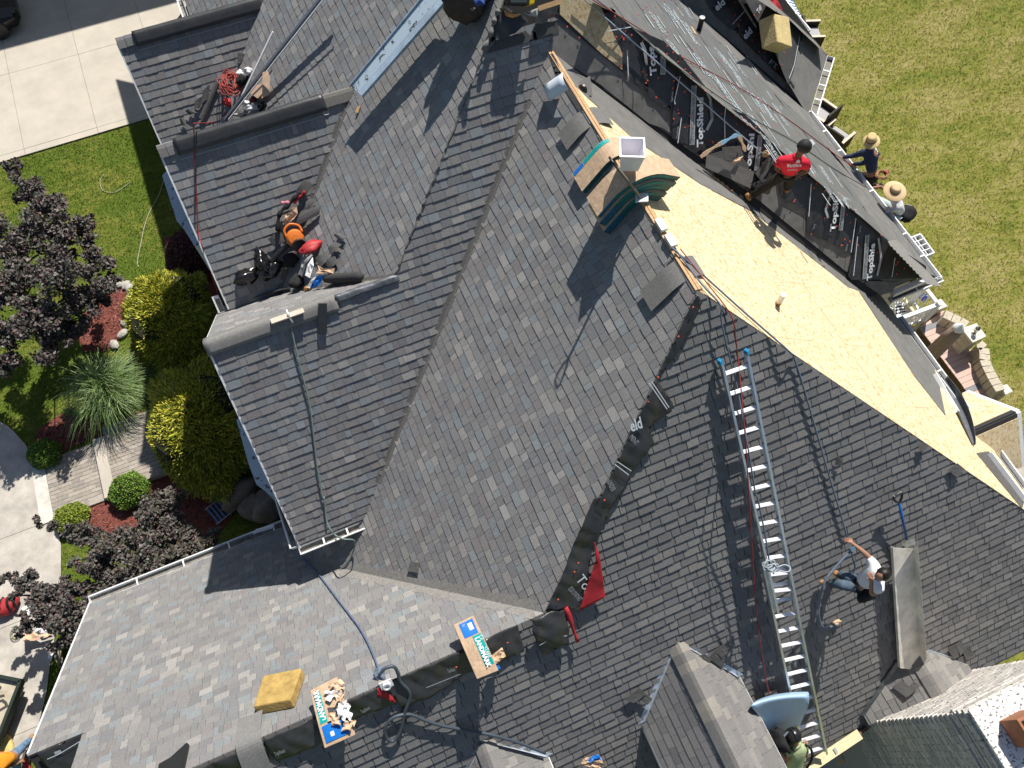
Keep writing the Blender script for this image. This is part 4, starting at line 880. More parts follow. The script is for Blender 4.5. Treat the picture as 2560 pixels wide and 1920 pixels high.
# grass blades
GX = []
def grass(x0, x1, y0, y1, n):
    x, y = rr.uniform(x0, x1, n), rr.uniform(y0, y1, n)
    k = ~inpoly(x, y, [(p.x, p.y) for p in pp])
    for b in beds: k &= ~inpoly(x, y, b)
    k &= ~((y > ya) & (x < -1.7)) & ~((x > wk1[0] - .35) & (x < wk2[1]) & (y > wk1[2]) & (y < wk1[3] + .1))
    x, y = x[k], y[k]; n = len(x); D = rr.normal(size=(n, 3)) * (.75, .75, .1) + (.12, -.1, .75); D /= np.linalg.norm(D, axis=1, keepdims=True)
    C = np.stack([rr.uniform(.85, 1.25, n)] * 3, 1) * (1 + rr.uniform(-.12, .12, (n, 3)))
    GX.append((strokes(np.stack([x, y, np.zeros(n)], 1), rr.uniform(.03, .085, n), rr.uniform(.006, .014, n), D), C))
grass(10, 26, -5, 19, 190000); grass(-11.5, -1.8, 4, 24, 140000); grass(-10, -6.1, 0, 6, 20000)
fast('grass', np.concatenate([g[0] for g in GX]), np.concatenate([g[1] for g in GX]), mLawn, kind='stuff')
mb = MB()
def hose(px, z=.03, r=.012):
    return [G(*p, z) for p in px]
mHs = mat('pale_hose', (.42, .40, .30), .6)
mb.tube(spline(hose([c1(1005, 1110), c1(975, 1200), c1(920, 1300), c1(885, 1400), c1(865, 1500), c1(845, 1600), c1(850, 1640)])), .011, 5)
solo('garden_line', mb, mHs, 'pale line lying across the lawn beside the house', 'line', G(*c1(885, 1400)))
mb = MB(); mb.tube(spline(hose([c1(640, 1070), c1(615, 1110), c1(625, 1160), c1(660, 1180), c1(720, 1175), c1(800, 1120)])), .009, 5)
solo('garden_line', mb, mHs, 'short curled pale line on the lawn left of the long one', 'line', G(*c1(640, 1100)))
# far wing of the house that shades the drive (stands north of the view)
ns = (G(0, 134).y + G(277, 55).y) / 2; nh = 9.5; ny = ns - SUN.y / SUN.z * -nh * -1
ny = ns + nh * (SUN.y / SUN.z)
mb = MB(); mb.prism([(-16, ny, nh), (-16, ny + 4.2, 5.2), (-16, ny + 4.2, 0), (-16, ny + .25, 0), (-16, ny + .25, nh - .25)], EX * 20.5); mb.build('north_wing', mWall, house)
# ------------------------------------------------------------------ planting
def leaves(name, P, size, pal, m, parent, up=.5, wr=.62, droop=0):
    n = len(P); Nn = rr.normal(size=(n, 3)); Nn[:, 2] += up * 2; Nn /= np.linalg.norm(Nn, axis=1, keepdims=True)
    D = np.cross(Nn, rr.normal(size=(n, 3))); D /= np.linalg.norm(D, axis=1, keepdims=True); S = np.cross(Nn, D)
    L = size * rr.uniform(.6, 1.3, (n, 1)); w = L * wr
    V = np.stack([P - D * L * .5, P - D * L * .05 + S * w * .5, P + D * L * .5, P - D * L * .05 - S * w * .5], 1)
    pal = np.array(pal); C = pal[rr.integers(0, len(pal), n)] * rr.uniform(.75, 1.25, (n, 1))
    return fast(name, V, C, m, parent)
mLeaf = mat('leaf', attr=True, rough=.55, spec=.35)
def shell(c, r, n, inner=.55):
    D = rr.normal(size=(n, 3)); D /= np.linalg.norm(D, axis=1, keepdims=True); return np.array(c) + D * np.array(r) * (inner + (1 - inner) * rr.uniform(0, 1, (n, 1)) ** .6)
def tree(label, base, trunk_top, limbs, clumps, n, size, pal, cat='tree', group=None, up=.5):
    t = thing('ornamental_tree', label, cat, base, group); mBk = mat('bark', (.09, .07, .06), .9, noise=.3, nscale=20, bump=.4)
    mb = MB(); b = Vector(base); tt = Vector(trunk_top); mb.tube([b, b.lerp(tt, .5) + Vector((.03, .02, 0)), tt], [.09, .07, .05], 8)
    for l in limbs:
        l = Vector(l); mb.tube(spline([tt - UP * .3, tt.lerp(l, .5) + Vector((R.uniform(-.15, .15), R.uniform(-.15, .15), .1)), l], 5), [.045, .04, .036, .032, .028, .026, .022, .018, .014, .01, .007], 6)
    mb.build('trunk', mBk, t, smooth=True)
    Ps = []; tot = sum(c[1] ** 2 for c in clumps)
    for c, r in clumps:
        for k in range(max(4, int(13 * r / .4))):       # twiggy tufts inside each clump
            d = rr.normal(size=3); d /= np.linalg.norm(d); q = np.array(c) + d * r * np.array((1.15, 1.15, .8)) * rr.uniform(.2, 1)
            m_ = max(6, int(n * r * r / tot / max(4, int(13 * r / .4))))
            Ps.append(shell(q, r * rr.uniform(.28, .5), m_, .1))
    leaves('crown', np.concatenate(Ps), size, pal, mLeaf, t, up); return t
PUR = [(.085, .066, .066), (.11, .09, .085), (.07, .062, .058), (.14, .12, .11), (.10, .105, .085), (.13, .08, .072), (.09, .095, .075)]
def gp(x, y, z): return G(x, y, z)
tb = gp(150, 700, 0) + Vector((.9, -.6, 0))
cl = [(gp(*p[:2], p[2]), p[3]) for p in ((60, 470, 3.1, .42), (30, 420, 3.0, .25), (110, 520, 3.3, .5), (160, 580, 3.2, .5), (60, 600, 3.4, .55), (130, 680, 3.5, .62), (30, 700, 3.3, .6), (210, 600, 2.7, .38), (240, 655, 2.6, .4), (200, 740, 2.8, .5), (100, 790, 3.0, .6), (40, 840, 2.8, .5), (120, 870, 2.6, .42), (20, 900, 2.5, .4), (250, 740, 2.3, .35), (280, 700, 2.2, .25), (-40, 600, 3.2, .6), (-40, 760, 3.2, .7), (180, 820, 2.4, .4), (215, 560, 2.5, .25))]
tree('dark purple leaved tree over the lawn at the left edge', tb, tb + Vector((-.3, .3, 1.6)), [c for c, r in cl[:12]], cl, 36000, .095, PUR)
tb = gp(330, 1400, 0) + Vector((.5, -.2, 0))
cl = [(gp(*p[:2], p[2]), p[3]) for p in ((400, 1270, 2.2, .38), (440, 1240, 2.1, .22), (380, 1310, 2.3, .4), (430, 1330, 2.4, .45), (340, 1350, 2.5, .42), (300, 1370, 2.5, .42), (250, 1390, 2.4, .42), (390, 1390, 2.6, .46), (460, 1360, 2.4, .4), (500, 1350, 2.3, .3), (340, 1420, 2.5, .42), (260, 1440, 2.4, .4), (220, 1345, 2.3, .3), (180, 1330, 2.3, .24), (130, 1315, 2.2, .2), (95, 1310, 2.2, .15), (440, 1400, 2.5, .36), (220, 1420, 2.3, .3), (310, 1460, 2.4, .32), (510, 1390, 2.4, .3), (530, 1340, 2.3, .18))]
tree('dark purple leaved tree leaning over the white gutter of the light grey roof', tb, tb + Vector((-.1, .1, 1.5)), [c for c, r in cl[:14]], cl, 25000, .082, PUR + [(.10, .09, .065), (.075, .08, .05)])
tb = gp(190, 1560, 0) + Vector((.4, .1, 0))
cl = [(gp(*p[:2], p[2]), p[3]) for p in ((20, 1452, 2.0, .2), (70, 1455, 2.0, .25), (60, 1475, 2.0, .2), (100, 1480, 2.1, .25), (140, 1500, 2.1, .28), (170, 1480, 2.2, .34), (40, 1490, 2.0, .13), (120, 1530, 2.2, .36), (180, 1540, 2.3, .45), (150, 1570, 2.2, .38), (195, 1580, 2.1, .34), (80, 1545, 2.1, .2), (55, 1565, 2.0, .2), (220, 1490, 2.2, .28), (205, 1470, 2.2, .25))]
tree('small dark purple tree between the sidewalk and the corner of the light grey roof', tb, tb + Vector((-.1, .1, 1.4)), [c for c, r in cl[:12]], cl, 13000, .085, PUR)
def mound(name, label, c, r, n, pal, size, cat='shrub', group=None, thread=False, up=.3):
    t = thing(name, label, cat, (c[0], c[1], 0), group); c = np.array((c[0], c[1], c[2]))
    D = rr.normal(size=(n, 3)); D /= np.linalg.norm(D, axis=1, keepdims=True); D[:, 2] = np.abs(D[:, 2]) * 1.0 - .25
    # lumpy surface of sprays
    lump = np.ones(n) * (.9 if thread else 1)
    for k in range(46):
        d = rr.normal(size=3); d /= np.linalg.norm(d); lump += (.24 if thread else .12) * np.exp(-((D - d) ** 2).sum(1) / .03)
    rad = lump * (.72 + .24 * rr.uniform(0, 1, n) ** .5); P = c + D * np.array(r) * rad[:, None]; P[:, 2] = np.maximum(P[:, 2], .03)
    pal = np.array(pal); C = pal[rr.integers(0, len(pal), n)] * rr.uniform(.75, 1.25, (n, 1))
    if thread:
        E = D * (1, 1, .5) + rr.normal(size=(n, 3)) * .45 + (0, 0, .1); E /= np.linalg.norm(E, axis=1, keepdims=True)
        fast('foliage', strokes(P, size * rr.uniform(.6, 1.4, n), size * rr.uniform(.1, .2, n), E), C, mLeaf, t)
    else: leaves('foliage', P, size, pal, mLeaf, t, up)
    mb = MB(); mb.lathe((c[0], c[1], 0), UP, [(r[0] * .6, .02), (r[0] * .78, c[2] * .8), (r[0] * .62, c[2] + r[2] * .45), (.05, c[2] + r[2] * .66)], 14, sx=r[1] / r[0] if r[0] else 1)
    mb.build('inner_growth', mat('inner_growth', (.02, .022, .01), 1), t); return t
GOLD = [(.48, .44, .045), (.38, .38, .035), (.24, .28, .03), (.14, .20, .02), (.56, .50, .07)]
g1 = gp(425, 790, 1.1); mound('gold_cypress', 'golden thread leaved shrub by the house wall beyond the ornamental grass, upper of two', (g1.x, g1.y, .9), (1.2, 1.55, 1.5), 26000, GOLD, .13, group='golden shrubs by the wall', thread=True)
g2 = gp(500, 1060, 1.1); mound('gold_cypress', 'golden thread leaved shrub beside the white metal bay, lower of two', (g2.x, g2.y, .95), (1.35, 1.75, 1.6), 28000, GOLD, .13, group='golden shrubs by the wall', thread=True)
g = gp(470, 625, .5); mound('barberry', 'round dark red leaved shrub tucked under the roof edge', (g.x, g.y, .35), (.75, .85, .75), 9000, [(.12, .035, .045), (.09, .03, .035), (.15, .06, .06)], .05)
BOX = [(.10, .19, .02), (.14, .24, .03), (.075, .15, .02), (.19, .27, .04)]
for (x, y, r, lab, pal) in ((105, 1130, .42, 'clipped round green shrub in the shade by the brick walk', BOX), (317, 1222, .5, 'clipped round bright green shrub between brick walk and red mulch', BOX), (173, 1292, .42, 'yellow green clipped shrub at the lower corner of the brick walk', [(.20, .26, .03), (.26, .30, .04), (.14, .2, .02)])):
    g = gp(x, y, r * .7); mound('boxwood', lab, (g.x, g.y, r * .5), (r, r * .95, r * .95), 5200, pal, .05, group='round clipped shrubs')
# ornamental grass: arching blades
g = gp(285, 985, .5); t = thing('ornamental_grass', 'fountain of long arching green grass beside the brick walk', 'grass clump', (g.x, g.y, 0)); mGr = mat('blade', attr=True, rough=.5, spec=.4)
V_ = []; C_ = []
for k in range(1500):
    a = R.uniform(0, 2 * math.pi); L = R.uniform(1.05, 1.8); sp = R.uniform(.25, 1.0); h0 = L * (1.08 - .3 * sp); b0 = Vector((g.x + R.uniform(-.18, .18), g.y + R.uniform(-.18, .18), 0)); d = Vector((math.cos(a), math.sin(a), 0)); sd = Vector((-d.y, d.x, 0)) * R.uniform(.006, .011)
    sd = (sd + UP * R.uniform(-.006, .006)); pr = None; c = R.choice([(.14, .23, .06), (.18, .28, .08), (.10, .18, .05), (.26, .33, .15)])
    for j in range(7):
        u = j / 6; p_ = b0 + d * (sp * L * .95 * u ** 1.5) + UP * (h0 * (1.75 * u - 1.15 * u ** 2.6 * (.45 + .75 * sp))); p_.z = max(p_.z, .03); w_ = sd * (1 - u * .8)
        if pr: V_.append([pr[0] - pr[1], pr[0] + pr[1], p_ + w_, p_ - w_]); C_.append(c)
        pr = (p_, w_)
fast('blades', np.array([[tuple(q) for q in f] for f in V_]), np.array(C_), mGr, t)
# edging stones
rs = random.Random(8)
def rock(label, x, y, w):
    c = gp(x, y, .08); mb = MB(); bmn = bmesh.new(); bmesh.ops.create_icosphere(bmn, subdivisions=2, radius=1); s = rs.uniform(0, 9)
    vs = [Vector((v.co.x * w * (1 + .22 * fbm(v.co.x * 2, v.co.y * 2 + v.co.z, s)), v.co.y * w * rs.choice([.7, .7]) * (1 + .2 * fbm(v.co.y * 2, v.co.z * 2, s)), v.co.z * w * .5)) for v in bmn.verts]
    ca, sa = math.cos(s), math.sin(s); vs = [Vector((v.x * ca - v.y * sa, v.x * sa + v.y * ca, v.z)) + Vector((c.x, c.y, .06)) for v in vs]
    mb.mesh(vs, [tuple(v.index for v in f.verts) for f in bmn.faces]); bmn.free()
    solo('edging_stone', mb, mat('field_stone', (.42, .40, .36), .9, noise=.3, nscale=9, bump=.4, bscale=30), label, 'stone', (c.x, c.y, 0), 'pale stones edging the mulch bed')
SL = ['first stone of the bed edging, farthest from the house', 'second stone of the curved bed edging', 'flat stone where the bed edging starts to curve', 'small stone at the outer bend of the bed edging', 'large pale stone on the grass side of the bed edging', 'long stone half way down the bed edging', 'small grey stone below the long one of the bed edging', 'pale stone beside the upper golden shrub', 'grey stone between golden shrub and ornamental grass', 'last stone of the bed edging, nearest the ornamental grass']
for i, (x, y, w) in enumerate(((678, 208, .14), (735, 222, .16), (773, 226, .17), (793, 245, .16), (805, 298, .2), (790, 352, .19), (782, 410, .16), (778, 462, .19), (752, 525, .18), (700, 590, .16))):
    rock(SL[i], *c4(x, y), w)
# ------------------------------------------------------------------ things on the roof
def rope(name, label, legs, r, m, cat='rope', group=None, n=6, sides=6):
    """legs: list of (plane, offset, [sight points]) chained into one line"""
    P = []
    for pl, off, pts in legs:
        for p in pts: P.append((pl.hit(*p[:2], p[2] if len(p) > 2 else off)) if pl else Vector(p))
    mb = MB(); S = spline(P, n); mb.tube(S, r, sides); return solo(name, mb, m, label, cat, P[0], group, smooth=True)
def blob(mb, c, rx, ry, rz, seed, amp=.3, sub=2, rot=0, m=0, flat=None):
    b = bmesh.new(); bmesh.ops.create_icosphere(b, subdivisions=sub, radius=1); vs = []
    ca, sa = math.cos(rot), math.sin(rot); c = Vector(c)
    for v in b.verts:
        k = 1 + amp * fbm(v.co.x * 2.2 + v.co.z, v.co.y * 2.2 - v.co.z, seed); q = Vector((v.co.x * rx * k, v.co.y * ry * k, v.co.z * rz * k))
        q = Vector((q.x * ca - q.y * sa, q.x * sa + q.y * ca, q.z)); vs.append(c + q)
    mb.mesh(vs, [tuple(v.index for v in f.verts) for f in b.faces], m); b.free()
def lay(pl, px, off): return [pl.hit(*p, off) for p in px]
def heap(name, label, cat, pl, px, off, r, m, seed, amp=.35, group=None, flat=.6, rot=0):
    c = pl.hit(*px, off); mb = MB(); blob(mb, c, r[0], r[1], r[2], seed, amp, 3, rot); return solo(name, mb, m, label, cat, c, group, smooth=True)
def paper(name, label, cat, pl, px, off, m, seed=0, amp=.03, group=None):
    pts = lay(pl, px, off); c = sum(pts, Vector()) / len(pts); n = pl.n; mb = MB()
    if len(pts) == 4:
        a, b, c2_, d = pts; mb.sheet(lambda u, v: a.lerp(b, u).lerp(d.lerp(c2_, u), v) + n * (amp * (fbm(u * 3.3, v * 3.1, seed) + .6)), 8, 8)
    else:
        k = len(pts); ring = [[c.lerp(p, f) + n * (amp * (fbm(p.x * 9 + f * 4, p.y * 9, seed) + .6)) for p in pts] for f in (.5, 1)]; vs = [c + n * amp] + ring[0] + ring[1]
        fs = [(0, 1 + i, 1 + (i + 1) % k) for i in range(k)] + [(1 + i, 1 + k + i, 1 + k + (i + 1) % k, 1 + (i + 1) % k) for i in range(k)]; mb.mesh(vs, fs)
    o = solo(name, mb, m, label, cat, c, group); s = o.modifiers.new('t', 'SOLIDIFY'); s.thickness = .003; return o
mKraft = mat('kraft', (.50, .355, .235), .75, noise=.2, nscale=14, bump=.3, bscale=18); mTeal = mat('teal_print', (.0, .32, .30), .55, noise=.15, nscale=30); mBlue = mat('blue_print', (.01, .16, .55), .5, noise=.12, nscale=30)
mPW = mat('paper_white', (.72, .72, .72), .7, noise=.12, nscale=12); mTan = mat('tan_paper', (.58, .40, .27), .75, noise=.2, nscale=10)
mRopeB = mat('rope_blue', (.12, .16, .22), .7, noise=.3, nscale=60); mRopeG = mat('rope_green', (.17, .23, .21), .7, noise=.3, nscale=60); mRopeK = mat('rope_black', (.025, .027, .03), .7); mRopeR = mat('cord_red', (.30, .035, .03), .55); mHose = mat('hose', (.05, .065, .085), .5, spec=.5)
mBag = mat('bin_bag', (.008, .008, .009), .22, spec=.7); mDarkCloth = mat('dark_cloth', (.016, .016, .018), .85, noise=.3, nscale=20)
# ladder
fl = [pB.hit(1800, 905, .10), pB.hit(1867, 880, .10), pB.hit(1941, 1530, .29), pB.hit(*c9(822, 690), .29)]
bs = [pB.hit(*c9(593, 385), .19), pB.hit(*c9(752, 362), .19), pB.hit(*c9(857, 1610), .26), pB.hit(*c9(998, 1566), .26)]
lad = thing('extension_ladder', 'long two section aluminium extension ladder lying up the dark roof slope', 'ladder', bs[3])
mRung = mat('rung_aluminium', (.86, .86, .88), .45, .25)
for q in (fl, bs):
    for a, b in ((0, 2), (1, 3)):
        mb = MB(); d = (q[b] - q[a]).normalized(); s = d.cross(pB.n).normalized(); sg = 1 if a == 0 else -1
        mb.bar(q[a], q[b], .012, .075, up=pB.n); mb.bar(q[a] - s * .014 * sg + pB.n * .034, q[b] - s * .014 * sg + pB.n * .034, .03, .008, up=pB.n); mb.bar(q[a] - s * .014 * sg - pB.n * .034, q[b] - s * .014 * sg - pB.n * .034, .03, .008, up=pB.n); mb.build('rail', mAlu, lad)
    L = (q[2] - q[0]).length; k = int(L / .305)
    for i in range(k):
        t = (i + .62) * .305 / L
        if t > 1: break
        mb = MB(); a, b = q[0].lerp(q[2], t), q[1].lerp(q[3], t); dd = (q[2] - q[0]).normalized(); r0 = pB.n * .016; r1 = dd * .018
        tread = (UP * .6 + pB.n * .4).normalized(); f1_ = tread.cross((b - a).normalized()).normalized() * .055; mb.cbox((a + b) / 2, b - a, f1_, tread * .024); mb.build('rung', mRung, lad, bevel=.004)
mCapB = mat('ladder_cap', (.02, .22, .42), .5)
for p in (fl[0], fl[1]): mb = MB(); mb.cbox(p, (.05, .02, 0), (fl[2] - fl[0]).normalized() * .07, pB.n * .09); mb.build('end_cap', mCapB, lad, bevel=.008)
# ropes
rope('lifeline', 'pale blue safety line stretched to the knot behind the worker in red', [(pC, .12, [(1440, -20), (1560, 85), (1700, 205), (1820, 310), (1908, 385)])], .011, mat('line_blue', (.30, .37, .46), .6))
c = pC.hit(*c3(628, 945), .12); mb = MB()
mb.tube([c + Vector((.05 * math.cos(k * .9) + .02 * math.sin(k * .37), .045 * math.sin(k * .9), .03 * math.sin(k * .5))) for k in range(34)], .012, 5); solo('rope_knot', mb, mat('rope_sand', (.40, .27, .16), .8), 'tan knot at the end of the pale blue safety line', 'knot', c, smooth=True)
rope('red_safety_line', 'thin red cord crossing the grey underlayment to the worker in navy', [(pT, .07, [c2(1540, -10), c2(1900, 215), c3(0, 290), c3(500, 560), c3(800, 760), c3(1075, 965), c3(1180, 1030)])], .008, mRopeR, 'cord')
rope('green_safety_line', 'thin dark green cord crossing the grey underlayment to the worker in the wide hat', [(pT, .07, [c2(1540, -30), c2(1850, 210), c3(0, 350), c3(480, 690), c3(800, 870), c3(1050, 1040), c3(1240, 1150)])], .008, mat('cord_green', (.06, .085, .07), .6), 'cord')
rope('lifeline', 'blue grey rope running down over the hip to the hand of the worker in white', [(pO, .05, [c6(50, 0), c6(200, 130), c6(500, 400), c6(765, 632)]), (pB, .05, [c6(800, 680), c6(870, 900), c6(1000, 1350), c6(1090, 1650), c9(1125, 245, )])], .013, mRopeB)
rope('lifeline', 'dark rope running along the ladder to a tied knot', [(pO, .05, [c6(70, 10), c6(230, 220)]), (pB, .1, [c6(345, 350), c6(352, 450), c6(410, 700), c6(450, 860)]), (pB, .36, [c6(520, 1250), c6(560, 1500), c9(575, 0), c9(620, 220), c9(648, 395)])], .011, mRopeB)
rope('red_safety_line', 'thin red cord running down beside the ladder to the worker in green', [(pO, .06, [c6(100, 5), c6(260, 210)]), (pB, .06, [c6(412, 415), c6(440, 560), c6(455, 680)]), (pB, .38, [c6(490, 1050), c6(515, 1400), c9(535, 200)]), (pB, .3, [c9(560, 600), c9(600, 950), c9(650, 1230), c9(690, 1420), c9(722, 1540)])], .008, mRopeR, 'cord')
mb = MB(); c = pB.hit(*c9(652, 420), .42); P = []
for k in range(60): a = k * .42; P.append(c + Vector((math.cos(a) * (.07 + .03 * math.sin(k * .3)) + .02 * math.sin(k), math.sin(a) * .06 + .05 * math.sin(k * .11), .03 * math.sin(k * .7))))
P += [c + Vector((.08, -.05, 0)), c + Vector((.2, -.06, 0)), c + Vector((.26, -.13, 0)), c + Vector((.2, -.17, 0)), c + Vector((.08, -.1, 0))]
mb.tube(spline(P, 3), .011, 5); solo('rope_knot', mb, mat('rope_pale', (.35, .40, .43), .7), 'pale grey rope knot tied round a ladder rung', 'knot', c, smooth=True)
zc = tile(380, 640, .217)
rope('lifeline', 'long green grey rope hanging from the pale ridge board to the white gutter', [(pC, .05, [zc(1580, 690), zc(1595, 770), zc(1640, 1000), zc(1700, 1240), c4(1830, 680), c4(1900, 950), c4(1932, 1200), c4(1950, 1350), c4(1982, 1530), c7(1992, 0), c7(2005, 130)]), (pC, .1, [c7(2030, 195), c7(2065, 232)]), (None, 0, [pA.hit(*c7(2110, 252), .5), pA.hit(*c7(2178, 264), .25), pA.hit(*c8(80, 330), .06), pA.hit(*c8(40, 400), .04), pF.hit(*c8(0, 425), .05)])], .014, mRopeG)
rope('lifeline', 'blue rope lying across the light grey roof up to the ridge anchor', [(pF, .03, [c7(1800, 310), c7(1870, 380), c7(1950, 460), c7(2080, 630), c7(2180, 760), c8(40, 690), c8(120, 800), c8(180, 910), c8(225, 1020), c8(243, 1085)])], .014, mat('rope_navy', (.09, .13, .22), .7, noise=.3, nscale=50))
rope('hose', 'thick dark blue hose looping over the old shingles below the ridge anchor', [(pB, .07, [c8(240, 1090), c8(275, 1048), c8(330, 1036), c8(355, 1075), c8(372, 1130), c8(420, 1182), c8(428, 1230), c8(398, 1320), c8(372, 1430), c8(330, 1492), c8(290, 1480), c8(276, 1425), c8(300, 1372), c8(350, 1340), c8(430, 1330), c8(520, 1365), c8(640, 1402), c8(850, 1440)]), (pB, .1, [c8(960, 1463), c8(1110, 1508), c8(1260, 1568)])], .024, mHose, 'hose', sides=8)
heap('rope_knot', 'blue knotted rope end at the ridge anchor', 'knot', pF, c8(243, 1085), .05, (.06, .1, .05), mRopeB, 5, .6)
zt6 = tile(380, 120, .268)
rope('air_hose', 'thin red hose trailing over the black ridge vent and down the shaded slope', [(pW0s, .12, [zt6(870, 380), zt6(800, 510), zt6(700, 605), zt6(560, 690)]), (None, 0, [ypl(yW1).hit(*zt6(425, 735)) + UP * .08, ypl(yW1).hit(*zt6(402, 755)) + Vector((0, -.03, .08))]), (pW1s, .03, [c1(1195, 850), c1(1197, 950), c1(1210, 1250), c1(1218, 1420)]), (None, 0, [pW1s.hit(*c1(1250, 1540), .03)]), (None, 0, [G(*c4(1275, 80), 5.5), G(*c4(1310, 190), 4.5), G(*c4(1338, 262), 3.6)])], .01, mRopeR, 'hose')
# ridge anchor plate, pale anchor board
c = pB.hit(*c8(285, 1145), .09); mb = MB(); h_, d_, n_ = pB.frame(); mb.cbox(c, h_ * .17, d_ * .12, n_ * .015); mb.lathe(c + n_ * .01, n_, ((.055, 0), (.055, .05), (.035, .05), (.035, .012)), 14); solo('roof_anchor', mb, mWhite, 'white metal anchor plate with ring on the ridge above the red flap', 'anchor', c)
q = [ypl(yW2 - .06).hit(*zc(x, y)) for x, y in ((1360, 740), (1740, 605))]; mb = MB(); q[0].z = q[1].z = zW2 + .05; mb.bar(q[0], q[1], .09, .03); mb.build
ab = solo('anchor_board', mb, mat('weathered_board', (.55, .47, .38), .8, noise=.2, nscale=9, stretch=(1, 5, 5)), 'pale weathered board lying along the left gable ridge holding a rope hook', 'board', q[0], bevel=.006)
c = pC.hit(*zc(1575, 690), .09); mb = MB(); mb.tube([c + Vector((0, .1, .03)), c, c + Vector((.02, -.1, -.06))], [.012, .022, .012], 6); mb.lathe(c, EX, ((.03, -.02), (.035, 0), (.03, .02)), 8); solo('rope_hook', mb, mMetal, 'grey steel rope hook hanging from the pale ridge board', 'hook', c)
# wrapped shingle bundles
def bundle_flat(label, top, bot, dz=.1):
    """stiff wrapped bundle: four upper corners in world space"""
    a, b, c, d = [Vector(p) for p in (*top, *bot)]; t = thing('shingle_bundle', label, 'shingle bundle', (a + b + c + d) / 4)
    n = (b - a).cross(d - a).normalized()
    n = n if n.z > 0 else -n
    mb = MB(); f = lambda u, v: a.lerp(b, u).lerp(d.lerp(c, u), v) + n * (.012 * fbm(u * 2, v * 3, 2) - .03 * (2 * v - 1) ** 2)
    mb.sheet(f, 8, 14, dz); mb.build('wrapper', mKraft, t, smooth=False, bevel=.008); return t, f, n
def band(par, f, n, u0, u1, v0, v1, m, name='printed_band', off=.004):
    mb = MB(); mb.sheet(lambda u, v: f(u0 + (u1 - u0) * u, v0 + (v1 - v0) * v) + n * off, 6, 8); return mb.build(name, m, par)
def word(par, f, n, body, u0, v0, u1, v1, h, m, off=.008, bold=.0):
    p, q = f(u0, v0) + n * off, f(u1, v1) + n * off; o = text(body, par, p, q - p, n, h, m, bold=bold); est = .58 * h * len(body); o[1] = o[1] @ Matrix.Diagonal(((q - p).length / est, 1, 1, 1))
mPW2 = mat('print_pure', (.78, .80, .80), .6)
ta, tb_ = G(*c8(697, 782), 7.60), G(*c8(822, 722), 7.60); ba, bb_ = G(*c8(842, 1115), 7.46), G(*c8(975, 1062), 7.46)
t, f, n = bundle_flat('full kraft shingle bundle with blue and teal print lying across the front ridge', (ta, tb_), (bb_, ba))
band(t, f, n, .22, .88, .03, .29, mBlue); band(t, f, n, .56, .96, .31, .86, mTeal)
word(t, f, n, 'LANDMARK', .62, .35, .62, .80, .085, mPW2, bold=.003); word(t, f, n, 'CertainTeed', .83, .34, .83, .84, .075, mPW2); word(t, f, n, 'CertainTeed', .36, .06, .36, .27, .045, mPW2); band(t, f, n, .58, .78, .08, .2, mPW2, 'printed_mark', .007)
for k in range(7): band(t, f, n, .12 + .05 * k, .125 + .05 * k, .38 + .03 * (k % 3), .74 - .04 * (k % 2), mat('print_brown', (.22, .15, .10), .8), 'printed_line', .005)
cc = pB.hit(*c8(975, 985), .2); mb = MB(); mb.sheet(lambda a_, b_: cc + Vector((.2 * (a_ - .5), .13 * (b_ - .5) + .05 * a_, .05 * fbm(a_ * 4, b_ * 4, 2))), 6, 6, .002); mb.build('torn_flap', mKraft, t); cc = pB.hit(*c8(960, 1020), .16); mb = MB(); mb.cbox(cc, (.05, .0, 0), (.02, -.16, -.06), (0, .01, .09)); mb.build('blue_end', mBlue, t)
zo = tile(560, 1600, .217)
ta, tb_ = G(*zo(985, 590), 7.56), G(*zo(1300, 425), 7.56); ba, bb_ = G(*zo(1155, 1255), 7.42), G(*zo(1510, 1100), 7.42)
t, f, n = bundle_flat('torn open shingle bundle with ripped kraft wrapper lying across the front ridge', (ta, tb_), (bb_, ba), .07)
mb = MB(); mb.sheet(lambda u, v: f(.42 + .5 * u, .44 + .4 * v + .1 * (u - .5)) + n * .006, 4, 6); mb.build('shingle', mat('fresh_shingle', (.07, .07, .068), .9, noise=.2, nscale=40), t)
band(t, f, n, .08, .32, .08, .6, mTeal); band(t, f, n, .1, .85, .64, .93, mBlue, off=.012); word(t, f, n, 'LANDMARK', .29, .56, .29, .12, .1, mPW2, bold=.003); band(t, f, n, .3, .42, .78, .86, mPW2, 'printed_mark', .017)
for k, (u, v) in enumerate(((.72, .22), (.9, .3), (.95, .12), (.86, .48), (.55, .62), (.9, .8), (.97, .6))):
    mb = MB(); cc = f(u, v) + n * .012; ca_, sa_ = math.cos(k * 1.3), math.sin(k * 1.3); e1_, e2_ = Vector((ca_, sa_, 0)) * .17, Vector((-sa_, ca_, .15)) * .11
    mb.sheet(lambda a_, b_: cc + e1_ * (a_ - .5) * (1 + .35 * math.sin(b_ * 7 + k)) + e2_ * (b_ - .5) * (1 + .4 * math.sin(a_ * 9 + k * 2)) + n * (.035 + .035 * fbm(a_ * 4, b_ * 4, k)), 7, 6, .002); mb.build('torn_flap', mTan if k % 3 else mPW, t)
